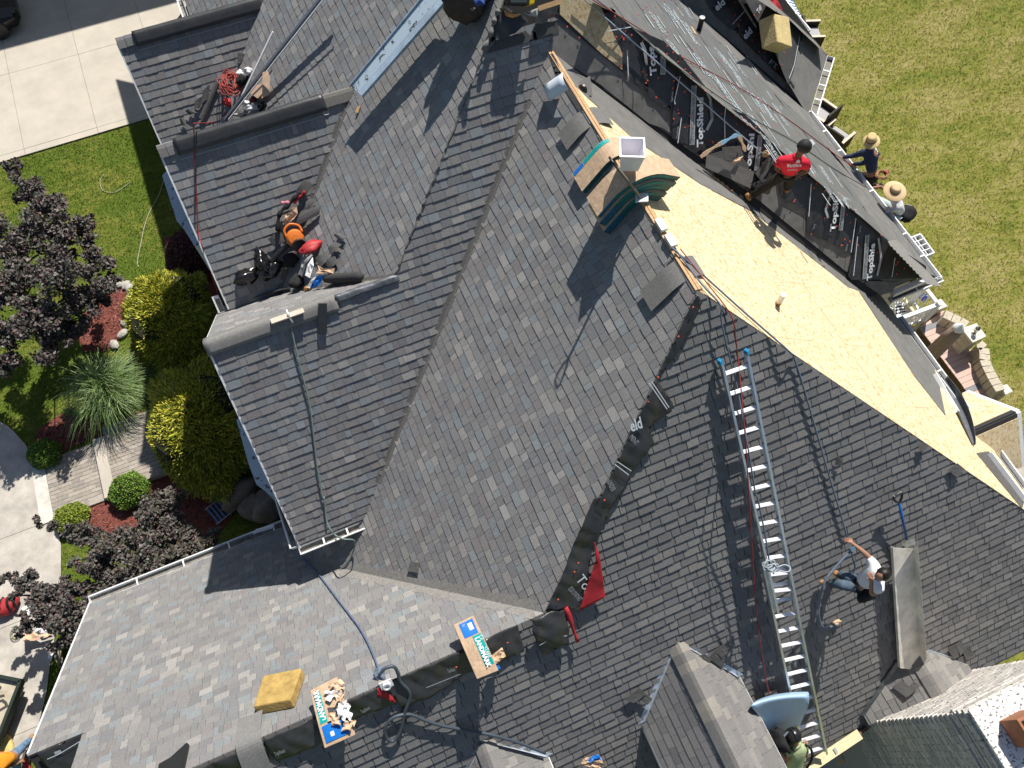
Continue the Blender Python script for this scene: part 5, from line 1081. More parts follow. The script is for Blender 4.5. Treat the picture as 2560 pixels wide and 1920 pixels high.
# bundles bent over the main ridge
def bent(label, yc, w, la, lo, lift, th, kraft=True, cat='shingle bundle', name='shingle_bundle', skew=0, sag=0, rad=.16, group=None, m=None):
    """a flexible pack draped over the ridge: la metres down the west slope, lo down the east"""
    ca, sa = 1 / math.sqrt(1 + tA * tA), tA / math.sqrt(1 + tA * tA); co, so = 1 / math.sqrt(1 + tO * tO), tO / math.sqrt(1 + tO * tO)
    def prof(s, k):     # s from -la .. lo ; k height above roof
        if s < 0: q = Vector((4.27 + s * ca, 0, 10.12 + s * sa)); nn = Vector((-sa, 0, ca)); w_ = min(1, -s / rad)
        else: q = Vector((4.27 + s * co, 0, 10.12 - s * so)); nn = Vector((so, 0, co)); w_ = min(1, s / rad)
        n0 = Vector((0, 0, 1)); nn = (n0.lerp(nn, w_)).normalized(); drop = (1 - w_) ** 2 * rad * .32
        return q + nn * k - UP * (drop + sag * abs(s))
    t = thing(name, label, cat, (4.27, yc, 10.15), group)
    def g(u, v): s = -la + (la + lo) * u; return prof(s, lift + th) + EY * (yc + (v - .5) * w + skew * s)
    def g0(u, v): s = -la + (la + lo) * u; return prof(s, lift + .004) + EY * (yc + (v - .5) * w + skew * s)
    nu, nv = 26, 4; mb = MB(); T = [[g(i / nu, j / nv) for j in range(nv + 1)] for i in range(nu + 1)]; Bm = [[g0(i / nu, j / nv) for j in range(nv + 1)] for i in range(nu + 1)]
    for i in range(nu):
        for j in range(nv): mb.poly([T[i][j], T[i + 1][j], T[i + 1][j + 1], T[i][j + 1]], 0); mb.poly([Bm[i][j + 1], Bm[i + 1][j + 1], Bm[i + 1][j], Bm[i][j]], 0)
        mb.poly([Bm[i][0], Bm[i + 1][0], T[i + 1][0], T[i][0]], 1); mb.poly([T[i][nv], T[i + 1][nv], Bm[i + 1][nv], Bm[i][nv]], 1)
    for j in range(nv): mb.poly([T[0][j + 1], Bm[0][j + 1], Bm[0][j], T[0][j]], 0); mb.poly([T[nu][j], Bm[nu][j], Bm[nu][j + 1], T[nu][j + 1]], 0)
    mb.build('wrapper' if kraft else 'sheet', [m or (mKraft if kraft else mat('slab_lighter', (.15, .147, .14), .92, noise=.2, nscale=30)), mat('pack_edge', (.02, .10, .105), .6, noise=.6, nscale=30) if kraft else mSlab], t, smooth=False)  # bare shingle takes a lighter grey, its long edges the darker one
    return t, g
def ry(px): return Pl((4.27, 0, 0), (1, 0, 0)).hit(*px).y
bnd = 'bundles bent over the ridge'
t, g = bent('single kraft shingle bundle with turquoise band bent over the ridge beside the grey draped shingle', ry(c2(1668, 893)), .34, .62, .36, .01, .10, group=bnd, skew=.15)
nA_ = pA.n
def gband(t, g, u0, u1, v0, v1, m, nm='printed_band', off=.005):
    mb = MB(); mb.sheet(lambda u, v: g(u0 + (u1 - u0) * u, v0 + (v1 - v0) * v) + (nA_.lerp(UP, .6)) * off, 12, 2); return mb.build(nm, m, t)
gband(t, g, .02, .22, .80, .98, mBlue); gband(t, g, .24, .66, .80, .98, mTeal)
yk_ = ry(c2(1790, 1215)); labs = ['bottom shingle bundle in the ridge stack under the white bucket, sagging against the roof', 'second shingle bundle from the bottom of the ridge stack under the white bucket', 'middle shingle bundle of the ridge stack under the white bucket', 'fourth shingle bundle of the ridge stack, just under the top kraft one', 'top kraft shingle bundle of the ridge stack, carrying the white bucket']
for k in range(5):
    t, g = bent(labs[k], yk_ - .03 * (4 - k) * .5 - (.02 if k % 2 else 0), .34, .62 - .03 * k + .03 * (k % 2), .44 + .02 * k, .005 + .088 * k, .082, group=bnd, skew=.15, m=[mat('grey_wrap', (.16, .15, .15), .7, noise=.2, nscale=12), mKraft, mKraft, mKraft, mKraft][k])
    # blue and turquoise print on the south edge of each pack
    mb = MB(); 
    for u0, u1, m_ in ((.04, .3, 0), (.32, .7, 1)):
        mb.sheet(lambda u, v, u0=u0, u1=u1: g(u0 + (u1 - u0) * u, 0) - EY * .004 - UP * (.015 + .05 * v), 10, 1, m=m_)
    mb.build('printed_band', [mBlue, mat('teal_dim', (.0, .17, .17), .6, noise=.3, nscale=40)], t)
# loose single shingles draped over the ridge
bent('grey shingle draped over the ridge between the white flashing and the kraft bundle', ry(c2(1525, 745)), .33, .52, .44, .055, .007, False, 'shingle', 'loose_shingle', skew=.12, rad=.3, group='single shingles draped over the ridge')
bent('grey shingle draped over the far end of the ridge near the dark hip strip', ry(c5(2100, 150)), .33, .64, .32, .06, .007, False, 'shingle', 'loose_shingle', skew=.12, rad=.3, group='single shingles draped over the ridge')
# square white bucket on the stack
bz = 10.12 + .46; bc = Pl((0, 0, bz), (0, 0, 1)).hit(*c2(1775, 1010)); bt_ = thing('bucket', 'square white translucent plastic bucket on the shingle stack', 'bucket', bc); mBk2 = mat('bucket_plastic', (.82, .80, .84), .35, spec=.5); mb = MB()
def sq(r, z, a=.35): return [bc + Vector((r * 1.41 * math.cos(a + math.pi / 2 * k), r * 1.41 * math.sin(a + math.pi / 2 * k), z)) for k in range(4)]
rings = [sq(.115, 0), sq(.155, .3), sq(.165, .3), sq(.165, .325), sq(.145, .325), sq(.108, .012)]
for r1_, r2_ in zip(rings, rings[1:]):
    for k in range(4): mb.poly([r1_[k], r1_[(k + 1) % 4], r2_[(k + 1) % 4], r2_[k]])
mb.poly(rings[-1]); mb.poly(rings[0][::-1]); mb.build('tub', mBk2, bt_); 
for k in range(5): mb = MB(); mb.cbox(bc + Vector((R.uniform(-.07, .07), R.uniform(-.07, .07), .03 + .015 * k)), (.09, .02 * (k - 2), 0), (-.01, .05, 0), (0, 0, .02)); mb.build('scrap', mPW, bt_)
# D-handled roof tool standing on the ridge towards the drone; its tip follows from its own shadow
s0 = pA.hit(1398, 950); rr_ = ray(*c2(1672, 990)); w = s0 - CAM; A2 = Matrix(((rr_.dot(rr_), -rr_.dot(-SUN)), (rr_.dot(-SUN), -1))); bv = Vector((w.dot(rr_), w.dot(-SUN))); tt_ = A2.inverted() @ bv
tip = CAM + rr_ * tt_[0]; foot = Pl((0, 0, 10.22), (0, 0, 1)).hit(*c2(1853, 1222))
if not (10.6 < tip.z < 12.4): tip = Pl((0, 0, 11.5), (0, 0, 1)).hit(*c2(1672, 990))
tool = thing('roof_tool', 'long handled roof stripping tool standing on the ridge beside the stack', 'tool', foot); mb = MB(); dv = (tip - foot); e1_ = foot + dv * .86
mb.tube([foot, e1_], .02, 8); mb.build('shaft', mat('shaft_wood', (.20, .17, .14), .6), tool, smooth=True)
mb = MB(); sd = dv.cross(EX).normalized() * .055; k_ = dv.normalized(); mb.tube(spline([e1_, e1_ + sd * .9 + k_ * .07, e1_ + sd + k_ * .16, e1_ - sd + k_ * .16, e1_ - sd * .9 + k_ * .07, e1_], 5), .016, 6); mb.build('handle', mBlackPlastic, tool, smooth=True)
mb = MB(); mb.cbox(foot + Vector((0, 0, .02)), (.16, -.06, 0), (.06, .12, .0), (0, 0, .02)); mb.build('blade', mPW, tool)
# white blocks along the ridge with the rope ends
for i, (x, y) in enumerate(((1958, 1395), (2015, 1500))):
    c = Vector((4.3, ry(c2(x, y)), 10.14)); mb = MB(); mb.cbox(c + UP * .03, (.1, 0, 0), (0, .2, 0), (0, 0, .05)); solo('ridge_bracket', mb, mWhite, ('upper' if i == 0 else 'lower') + ' white metal bracket on the bare ridge where the ropes are tied', 'bracket', c, 'white brackets on the ridge', bevel=.006)
# rubber pipe flashing and bent white metal
c = Pl((0, 0, 10.3), (0, 0, 1)).hit(*c2(1485, 548)); t = thing('pipe_flashing', 'black square rubber pipe flashing with cone lying on the bare ridge', 'flashing', c); q = [Pl((0, 0, 10.3), (.25, -.1, 1)).hit(*c2(*p)) for p in ((1415, 535), (1536, 465), (1552, 580), (1440, 632))]
mRub = mat('rubber', (.012, .012, .013), .45, spec=.5); nn = (q[1] - q[0]).cross(q[3] - q[0]).normalized(); nn = nn if nn.z > 0 else -nn; mb = MB(); mb.prism(q, -nn * .006); mb.build('plate', mRub, t); cc = sum(q, Vector()) / 4
mb = MB(); mb.lathe(cc, nn, ((.085, 0), (.075, .03), (.06, .045), (.045, .07), (.03, .09), (.022, .09)), 18); mb.build('cone', mRub, t, smooth=False); mb = MB(); mb.lathe(cc + nn * .09, nn, ((.018, -.02), (.018, .003)), 10); mb.build('opening', mTan, t)
a, b = pA.hit(*c2(1275, 565), .12), pA.hit(*c2(1388, 490), .16); mb = MB(); ax = (b - a); sd = ax.cross(pA.n).normalized()
mb.sheet(lambda u, v: a + ax * u + sd * (.16 * math.sin((v - .5) * 2.4)) + pA.n * (.16 * math.cos((v - .5) * 2.4) - .08), 4, 12, .003); solo('bent_flashing', mb, mat('white_flashing', (.62, .68, .75), .4, spec=.5), 'pale blue white bent metal flashing propped at the top of the ridge', 'flashing', a, smooth=True)
# blue handled shovel
t = thing('shovel', 'blue shafted scoop shovel with black handle lying above the metal channel', 'shovel', pB.hit(*c9(1490, 270), .05)); a, b = pB.hit(*c9(1446, 30), .16), pB.hit(*c9(1492, 255), .12); mb = MB(); mb.tube([a, b], .022, 8); mb.build('shaft', mat('blue_fibreglass', (.01, .10, .34), .4, spec=.5), t, smooth=True)
d = (a - b).normalized(); s = d.cross(pB.n).normalized() * .07; mb = MB(); mb.tube(spline([a, a + s * .8 + d * .07, a + s + d * .17, a - s + d * .17, a - s * .8 + d * .07, a], 5), .02, 6); mb.build('handle', mBlackPlastic, t, smooth=True)
mb = MB(); mb.bar(a + s + d * .175, a - s + d * .175, .03, .03, up=pB.n); mb.build('grip', mat('pale_grip', (.5, .5, .48), .6), t)
mb = MB(); q = lay(pB, [c9(1455, 278), c9(1530, 245), c9(1545, 280), c9(1480, 305)], .1); mb.sheet(lambda u, v: q[0].lerp(q[1], u).lerp(q[3].lerp(q[2], u), v) + pB.n * (.03 * abs(2 * u - 1)), 6, 4, .004); mb.build('blade', mMetal, t)
# long bent metal channel
q = lay(pB, [c9(1405, 305), c9(1535, 312), c9(1580, 1062), c9(1450, 1045)], .17); e = lay(pB, [c9(1558, 246), c9(1614, 985)], .34); mb = MB(); n_ = pB.n
mb.sheet(lambda u, v: q[0].lerp(q[1], u).lerp(q[3].lerp(q[2], u), v), 2, 12, .004); mb.sheet(lambda u, v: q[1].lerp(e[0], u).lerp(q[2].lerp(e[1], u), v) + n_ * .004 * math.sin(v * 40) * u, 2, 24, .004)
mb.prism([q[0], q[0].lerp(q[1], .02), q[3].lerp(q[2], .02), q[3]], -n_ * .05)
mGS = mat('stained_steel', (.80, .76, .67), .42, .12, noise=.3, nscale=3.5, spec=.5); solo('metal_channel', mb, mGS, 'long bent sheet metal channel lying down the dark roof beside the worker in white', 'channel', q[3])  # pale base colour stands in for the steel's reflection
for p in ((1425, 380), (1430, 620), (1440, 830)): pass
# pale blue bent coil at the ladder foot
mb = MB(); e0 = lay(pB, [c9(560, 1250), c9(690, 1205), c9(885, 1190)], .32); e1 = lay(pB, [c9(535, 1275), c9(690, 1228), c9(892, 1215)], .55); e2 = lay(pB, [c9(580, 1340), c9(720, 1285), c9(885, 1282)], .5); e3 = lay(pB, [c9(645, 1470), c9(740, 1430), c9(835, 1400)], .28)
def q3(e, u): return e[0] * ((1 - u) * (1 - 2 * u)) + e[1] * (4 * u * (1 - u)) + e[2] * (u * (2 * u - 1))
def coil(u, v):
    E4 = [q3(e, u) for e in (e0, e1, e2, e3)]; t3 = v * 3; i = min(int(t3), 2); return spline([E4[0], E4[1], E4[2], E4[3]], 8)[min(24, int(round(v * 24)))]
mb.sheet(coil, 12, 24, .004); solo('metal_coil', mb, mat('coil_blue', (.36, .52, .70), .4, spec=.5, noise=.06, nscale=4), 'large curled pale blue sheet of trim metal at the foot of the ladder', 'metal sheet', e3[0], smooth=True)
# eave plank the ladder stands on
zp = tile(1860, 1700, .1447); q = [G(*zp(*p), 3.62) for p in ((1080, 1490), (1985, 880), (2012, 985), (1110, 1580))]
pk = MB(); a, b = q[0].lerp(q[3], .5), q[1].lerp(q[2], .5); ex = (b - a).normalized(); pk.bar(a - ex * 1.4, b, .17, .04); solo('toe_plank', pk, mat('fresh_plank', (.62, .52, .32), .75, noise=.18, nscale=8, stretch=(1, 6, 6)), 'pale plank along the eave under the foot of the ladder', 'plank', a, bevel=.005)
mb = MB(); mb.bar(a - ex * 1.4 - UP * .12, b - UP * .12 + ex * .2, .05, .18); solo('eave_beam', mb, mat('dark_beam', (.12, .075, .045), .8, noise=.3, nscale=8), 'dark brown beam under the pale eave plank', 'beam', a - UP * .2)
c = a.lerp(b, .52) + UP * .03; mb = MB(); mb.cbox(c, (.05, .015, 0), (-.01, .09, 0), (0, 0, .03)); solo('plank_bracket', mb, mMetal, 'small grey bracket clipped on the pale eave plank', 'bracket', c)
# foam cushions
def cushion(label, pl, px, top, th, m, nm='foam_pad'):
    q = lay(pl, px, top); mb = MB(); c = sum(q, Vector()) / 4; mb.prism([p for p in q], -pl.n * th); o = solo(nm, mb, m, label, 'foam pad', c - pl.n * th, bevel=.02); return o
mFoam = mat('foam', (.40, .27, .09), .95, noise=.35, nscale=7, bump=.5, bscale=30); cushion('mustard foam pad lying on the light grey roof', pF, [zo(450, 408), zo(893, 318), zo(765, 682), zo(335, 765)], .17, .16, mFoam)
z5t = tile(1740, 0, .2835); cushion('pale yellow foam block on the dark turret underlayment', pSE, [z5t(688, 118), z5t(822, 150), z5t(852, 415), z5t(720, 372)], .42, .36, mat('foam_pale', (.58, .46, .22), .95, noise=.2, nscale=6, bump=.5, bscale=24))
paper('red_cloth', 'red cloth spread beside the pale foam block at the top edge', 'cloth', pSE, [z5t(640, -20), z5t(700, -10), z5t(748, 90), z5t(735, 125), z5t(690, 110), z5t(655, 40)], .06, mRed, 3)
# open bundle and wrappers by the worker in red
for i, px in enumerate(([c3(262, 945), c3(556, 1055), c3(532, 1158), c3(255, 1030)], [c3(355, 905), c3(470, 895), c3(490, 960), c3(380, 990)], [c3(560, 1065), c3(640, 962), c3(682, 985), c3(600, 1118)], [c3(270, 955), c3(420, 905), c3(520, 1010), c3(520, 1040)])):
    slab('loose_shingle', pC, px, .10 + .02 * (i == 0), label=['wide grey shingle beside the worker in red, uppermost of the open bundle', 'grey shingle half under the blue wrapper behind the worker in red', 'narrow grey shingle right behind the worker in red by the rope knot', 'dark shingle lying under the wide grey one of the open bundle'][i], cat='shingle', seed=i, th=.012, group='loose shingles by the worker in red', m=[mat('slab_lighter', (.15, .147, .14), .92, noise=.2, nscale=30), mSlab, mSlab, mSlab][i])
mb = MB(); S = spline(lay(pC, [c3(225, 965), c3(300, 910), c3(380, 865), c3(440, 832), c3(462, 838), c3(485, 890), c3(500, 930)], .26), 5); 
for i, (a, b) in enumerate(zip(S, S[1:])): mb.bar(a, b + (b - a) * .05, .05 + .02 * math.sin(i), .02, up=pC.n, m=(0 if i < 8 else 1 if i < 20 else 0))
solo('torn_wrapper', mb, [mKraft, mat('wrapper_blue', (.25, .45, .6), .5)], 'ripped blue and kraft wrapper arched over the open bundle by the worker in red', 'wrapper', S[0])
paper('torn_paper', 'crumpled tan paper scrap on the open bundle by the worker in red', 'paper', pC, [c3(405, 1000), c3(440, 975), c3(488, 958), c3(470, 985), c3(430, 1005)], .14, mTan, 2)
mb = MB(); S = spline(lay(pC, [c3(295, 1085), c3(330, 1110), c3(370, 1140), c3(412, 1175)], .06), 4); mb.tube(S, [.03 + .012 * math.sin(k * 2.2) for k in range(len(S))], 6); solo('paper_strip', mb, mat('brown_paper', (.33, .2, .11), .8), 'twisted brown paper strip on the felt left of the worker in red', 'paper', S[0])
heap('tool_pouch', 'dark pouch lying between the open bundle and the worker in red', 'pouch', pC, c3(590, 1140), .1, (.16, .1, .09), mDarkCloth, 4)
# ------------------------------------------------------------------ clutter in the upper left valleys
zd = tile(520, 400, .229)
def vpt(px, off=.1): 
    a, b = pE.hit(*px, off), pW1s.hit(*px, off); return a if a.z > b.z else b
class Val:
    n = (pE.n + pW1s.n).normalized()
    def hit(s, x, y, off=0): return vpt((x, y), off)
VAL = Val()
def scrap(i, label, px, off, m=None, cat='shingle', pl=VAL, name='loose_shingle', group='loose shingles in the littered valley'):
    return slab(name, pl, px, off, label=label, cat=cat, seed=i, th=.006, group=group, m=m, bend=.02)
scrap(1, 'dark shingle strip pointing up the valley under the red tool', [zd(960, 340), zd(1055, 210), zd(1155, 270), zd(1000, 500)], .08)
scrap(2, 'dark shingle lying under the orange blower in the valley', [zd(655, 865), zd(780, 775), zd(885, 870), zd(722, 948)], .07)
scrap(3, 'long dark shingle right of the tan paper in the valley', [zd(950, 730), zd(1010, 560), zd(1235, 490), zd(1215, 590)], .07)
scrap(4, 'dark shingle between the red tool and the long strip', [zd(985, 560), zd(1100, 420), zd(1180, 420), zd(1010, 640)], .05)
scrap(5, 'grey shingle scrap on the slope right of the red bag', [zd(1370, 820), zd(1420, 790), zd(1510, 840), zd(1460, 900)], .05, mat('slab_mid', (.12, .118, .115), .92, noise=.2, nscale=30))
scrap(6, 'bent grey shingle scrap below the red bag tip', [zd(1310, 970), zd(1380, 890), zd(1460, 920), zd(1340, 1040)], .07, MATS['slab_mid'])
scrap(7, 'broken grey shingle right of the white paper', [zd(1160, 1070), zd(1290, 1000), zd(1330, 1080), zd(1230, 1170)], .05, MATS['slab_mid'])
scrap(8, 'broken grey shingle near the tan wrapper', [zd(1270, 1110), zd(1380, 1040), zd(1420, 1120), zd(1330, 1190)], .05)
scrap(9, 'dark broad sheet of felt lying in the trough under the black bags', [zd(380, 1370), zd(900, 1270), zd(900, 1400), zd(375, 1545)], .08, mat('dark_felt', (.028, .028, .031), .8, noise=.2, nscale=8), 'felt sheet', pW2n, 'felt_sheet', None)
scrap(10, 'small light shingle standing at the outer end of the trough', [zd(225, 1460), zd(290, 1420), zd(370, 1460), zd(365, 1570)], .06, mat('slab_pale', (.2, .19, .18), .9, noise=.2, nscale=25), pl=pW2n)
mb = MB(); S = spline([vpt(zd(*p), .12) for p in ((1280, 1300), (1400, 1290), (1540, 1285), (1680, 1270))], 4); mb.tube(S, [.06, .075] + [.085] * (len(S) - 3) + [.05], 8); solo('felt_roll', mb, mat('felt_roll', (.045, .045, .045), .9, noise=.2, nscale=20), 'dark grey roll of felt along the upper edge of the light ridge slope', 'felt roll', S[0], smooth=True)
# blower
bc = vpt(zd(950, 850), .22); bl = thing('leaf_blower', 'orange handheld leaf blower with black nozzle lying in the littered valley', 'blower', bc); mOr = mat('orange_plastic', (.62, .16, .02), .4, spec=.5, noise=.1, nscale=8)
ax = (Vector((.15, -.55, .8))).normalized(); mb = MB(); mb.lathe(bc - ax * .09, ax, ((.05, 0), (.135, .01), (.15, .05), (.15, .12), (.12, .16), (.05, .17)), 22); mb.build('housing', mOr, bl, smooth=False, bevel=.006)
mb = MB(); mb.lathe(bc + Vector((.02, -.12, -.05)), Vector((.1, -.9, .3)), ((.04, 0), (.12, .005), (.12, .05), (.05, .06)), 18); mb.build('intake', mBlackPlastic, bl)
mb = MB(); mb.tube(spline([bc + Vector((-.13, .02, .06)), bc + Vector((-.12, .12, .13)), bc + Vector((.0, .18, .16)), bc + Vector((.13, .14, .1)), bc + Vector((.15, .03, .05))], 6), .022, 8); mb.build('handle', mOr, bl, smooth=True)
mb = MB(); S = [vpt(zd(*p), o) for p, o in (((880, 925), .16), ((800, 990), .14), ((740, 1050), .12), ((690, 1110), .1))]; mb.tube(spline(S, 4), [.045] * 8 + [.05, .05, .05, .055, .06], 10); mb.build('nozzle', mBlackPlastic, bl, smooth=True)
heap('red_bag', 'flat red cloth bag right below the orange blower', 'bag', VAL, zd(1120, 950), .14, (.23, .11, .07), mat('red_bag', (.42, .035, .04), .5, noise=.2, nscale=9, bump=.3, bscale=12), 7, .35, rot=.25)
for i, (p, r, lab) in enumerate((((585, 1090), (.11, .22, .14), 'shiny black bin bag beside the black blower nozzle, upright one'), ((420, 1270), (.24, .12, .11), 'shiny black bin bag at the outer end of the trough'), ((720, 1200), (.2, .09, .1), 'black bin bag low in the trough under the nozzle'), ((900, 1090), (.14, .12, .08), 'dark folded plastic sheet right of the nozzle'), ((970, 1330), (.16, .11, .09), 'black folded felt piece with a round hole in the trough'))):
    o = heap('bin_bag', lab, 'bag', VAL if i != 1 else pW1s, zd(*p), .1, r, mBag if i < 3 else mDarkCloth, i * 2.1, .55, group='black bags in the trough', rot=.3 * i)
paper('torn_paper', 'tan ripped wrapper lying above the orange blower', 'paper', VAL, [zd(815, 670), zd(850, 600), zd(915, 590), zd(925, 530), zd(975, 510), zd(995, 590), zd(950, 640), zd(850, 715)], .12, mTan, 4, .05)
paper('torn_paper', 'white paper sheet folded upright right of the black bags', 'paper', VAL, [zd(1070, 1260), zd(1100, 1150), zd(1145, 1060), zd(1165, 1160), zd(1125, 1290)], .16, mPW, 6, .06)
paper('torn_paper', 'tan crumpled wrapper at the right end of the trough', 'paper', VAL, [zd(1190, 1240), zd(1225, 1200), zd(1205, 1145), zd(1280, 1190), zd(1385, 1180), zd(1375, 1240), zd(1270, 1240)], .16, mTan, 8, .06)
paper('torn_wrapper', 'blue and white wrapper piece hanging on the light ridge slope', 'wrapper', VAL, [zd(1110, 1400), zd(1190, 1270), zd(1290, 1250), zd(1230, 1360), zd(1160, 1400)], .14, mBlue, 9, .05); paper('torn_paper', 'white paper edge beside the blue wrapper piece', 'paper', VAL, [zd(1080, 1390), zd(1150, 1290), zd(1190, 1270), zd(1115, 1400)], .18, mPW, 10, .03)
paper('torn_paper', 'grey silver paper leaning in the valley left of the white sheet', 'paper', VAL, [zd(1030, 1170), zd(1040, 1090), zd(1120, 1020), zd(1150, 1040), zd(1090, 1130), zd(1030, 1240)], .14, mat('grey_paper', (.3, .3, .29), .7, noise=.2, nscale=10), 11, .06)
mb = MB(); mb.tube(spline([vpt(zd(*p), .12) for p in ((1060, 1415), (1085, 1395), (1110, 1400))], 4), [.03, .035, .04, .04, .04, .03, .02, .02, .02], 8); solo('bottle', mb, mat('orange_bottle', (.5, .25, .08), .4), 'small orange bottle at the lower edge of the trough', 'bottle', vpt(zd(1085, 1400), .1))
hz_ = thing('harness', 'black and red safety harness lying on the shingles above the tan wrapper', 'harness', vpt(zd(880, 520), .1))
for px, m_, nm, r in (([(760, 780), (770, 640), (800, 560), (870, 500), (940, 420), (1010, 350)], mDarkCloth, 'strap', .035), ([(930, 470), (980, 420), (1020, 380), (1060, 345)], mRed, 'webbing', .026), ([(800, 475), (840, 465), (890, 470)], mat('pink_pad', (.5, .18, .22), .7), 'pad', .03), ([(780, 600), (820, 560), (870, 520)], mMetal, 'buckle', .014)):
    mb = MB(); S = spline([vpt(zd(*p), .12) for p in px], 5); mb.tube(S, [r * (1 + .3 * math.sin(k)) for k in range(len(S))], 6); mb.build(nm, m_, hz_, smooth=True)
# W0 valley: red hose coil, box, pipes
class Val0:
    n = (pE.n + pW0s.n).normalized()
    def hit(s, x, y, off=0): a, b = pE.hit(x, y, off), pW0s.hit(x, y, off); return a if a.z > b.z else b
V0v = Val0(); v0 = lambda p, o=.1: V0v.hit(*p, o)
mb = MB(); c = v0(zt6(745, 350), .1); P = []
for k in range(190): a = k * .41; rr2 = .19 + .07 * math.sin(k * .37) + .03 * math.sin(k * 1.3); P.append(c + Vector((math.cos(a) * rr2 * .8 + .03 * math.sin(k * .21), math.sin(a) * rr2 * 1.15 + .04 * math.cos(k * .17), .03 + .0004 * k + .02 * math.sin(k * .9))))
mb.tube(P, .009, 5); solo('hose_coil', mb, mat('hose_red', (.36, .06, .045), .5), 'tangled coil of thin red hose in the top left valley', 'hose', c, smooth=True)
heap('red_glove', 'red cloth lump at the foot of the hose coil', 'cloth', V0v, zt6(700, 505), .08, (.09, .1, .05), mRed, 2)
bx = thing('cardboard_box', 'opened cardboard box right of the red hose coil', 'box', v0(zt6(1010, 380), .05)); q = [v0(zt6(*p), .3) for p in ((1032, 225), (1075, 215), (1100, 270), (1095, 400), (1030, 330))]; mb = MB(); mb.prism(q, -V0v.n * .01); mb.build('flap', mTan, bx)
q = [v0(zt6(*p), .2) for p in ((925, 360), (1028, 330), (1032, 420), (985, 470), (918, 425))]; mb = MB(); mb.prism(q, -V0v.n * .16); mb.build('carton', mTan, bx); q = [v0(zt6(*p), .22) for p in ((1030, 335), (1095, 400), (1080, 440), (1020, 470), (1030, 420))]; mb = MB(); mb.prism(q, -V0v.n * .01); mb.build('flap', mKraft, bx)
for i, (p, r, m_, lab) in enumerate((((900, 215), (.09, .07, .06), mPW, 'white crumpled paper at the top of the red hose coil'), ((820, 235), (.08, .05, .05), mPW, 'small white crumpled bag inside the red hose coil'), ((870, 515), (.07, .07, .05), mPW, 'white crumpled paper below the cardboard box'), ((950, 555), (.12, .05, .05), mPW, 'white torn paper against the black ridge vent'), ((1030, 540), (.1, .06, .06), mDarkCloth, 'black tangle of cord against the ridge vent'), ((840, 300), (.09, .12, .07), mDarkCloth, 'black nail gun shaped lump beside the hose coil'), ((820, 620), (.12, .03, .03), mat('cream_scrap', (.55, .5, .42), .8), 'cream torn paper strip lying along the ridge vent'), ((950, 470), (.08, .06, .05), mat('dark_red_scrap', (.12, .03, .03), .8), 'dark red rag under the cardboard box'))):
    heap('litter', lab, 'litter', V0v, zt6(*p), .08, r, m_, i * 1.3 + 1, .7, group='litter in the top left valley', rot=i)
def pole(label, a, b, w, h, m, nm, cat): mb = MB(); mb.bar(a, b, w, h, up=pE.n); return solo(nm, mb, m, label, cat, b)
pole('white trim strip standing out of the hose pile', v0(c1(1450, 668), .12), pE.hit(*c1(1677, 195), .25), .045, .02, mPW, 'trim_strip', 'trim strip')
pole('long silver metal pole running from the black ridge vent past the top edge', v0(c1(1385, 735), .14), pE.hit(*c1(2060, -120), .34), .06, .06, mat('pole_grey', (.20, .22, .26), .4, .6), 'metal_pole', 'pole')
a, b = v0(c1(1405, 735), .19), pE.hit(*c1(2080, -120), .39); pole('thin white edge strip lying along the silver metal pole', a, b, .018, .02, mPW, 'edge_strip', 'trim strip')
for i, (px, lab) in enumerate((([zt6(800, 45), zt6(950, 70), zt6(880, 135), zt6(800, 130)], 'dark shingle at the top of the hose pile'), ([zt6(600, 285), zt6(640, 320), zt6(480, 690), zt6(440, 640)], 'long narrow dark shingle lying down the slope beside the hose coil'), ([zt6(470, 400), zt6(540, 340), zt6(530, 470), zt6(460, 520)], 'dark shingle left of the long narrow one'), ([zt6(310, 590), zt6(350, 555), zt6(430, 600), zt6(350, 625)], 'small curled grey shingle left of the hose coil'), ([zt6(255, 660), zt6(285, 650), zt6(345, 745), zt6(275, 715)], 'small bent shingle near the end of the black ridge vent'), ([zt6(400, 490), zt6(470, 450), zt6(450, 560), zt6(390, 570)], 'dark flat shingle above the small curled one'))):
    scrap(20 + i, lab, px, .05, pl=pW0s, group='loose shingles in the top left valley')
# worn blue gutter board
zb = tile(640, 0, .208); q = lay(pE, [zb(1140, 1030), zb(1270, 1152), zb(2500, -250), zb(2230, -300)], .34); mb = MB(); e = q[1] - q[0]; d = q[3] - q[0]; n_ = pE.n
mb.prism([q[0], q[0] + e * .68, q[3] + (q[2] - q[3]) * .68, q[3]], -n_ * .02, 0); mb.prism([q[0] + e * .69, q[1], q[2], q[3] + (q[2] - q[3]) * .69], -n_ * .05, 1); mb.prism([q[0] - e * .02 + n_ * .0, q[0] + e * .02, q[3] + (q[2] - q[3]) * .02, q[3] - (q[2] - q[3]) * .02], n_ * .03, 1)
solo('metal_trough', mb, [mFlake, mPaintBlue], 'long worn blue painted metal trough lying up the shingles at the top', 'metal trough', q[0])
mb = MB(); mb.bar(pE.hit(*zb(1240, 1275), .03), pE.hit(*zb(1215, 1355), .03), .05, .03); solo('wood_scrap', mb, mWood, 'small orange wood offcut at the end of the ridge', 'wood scrap', pE.hit(*zb(1240, 1275)))
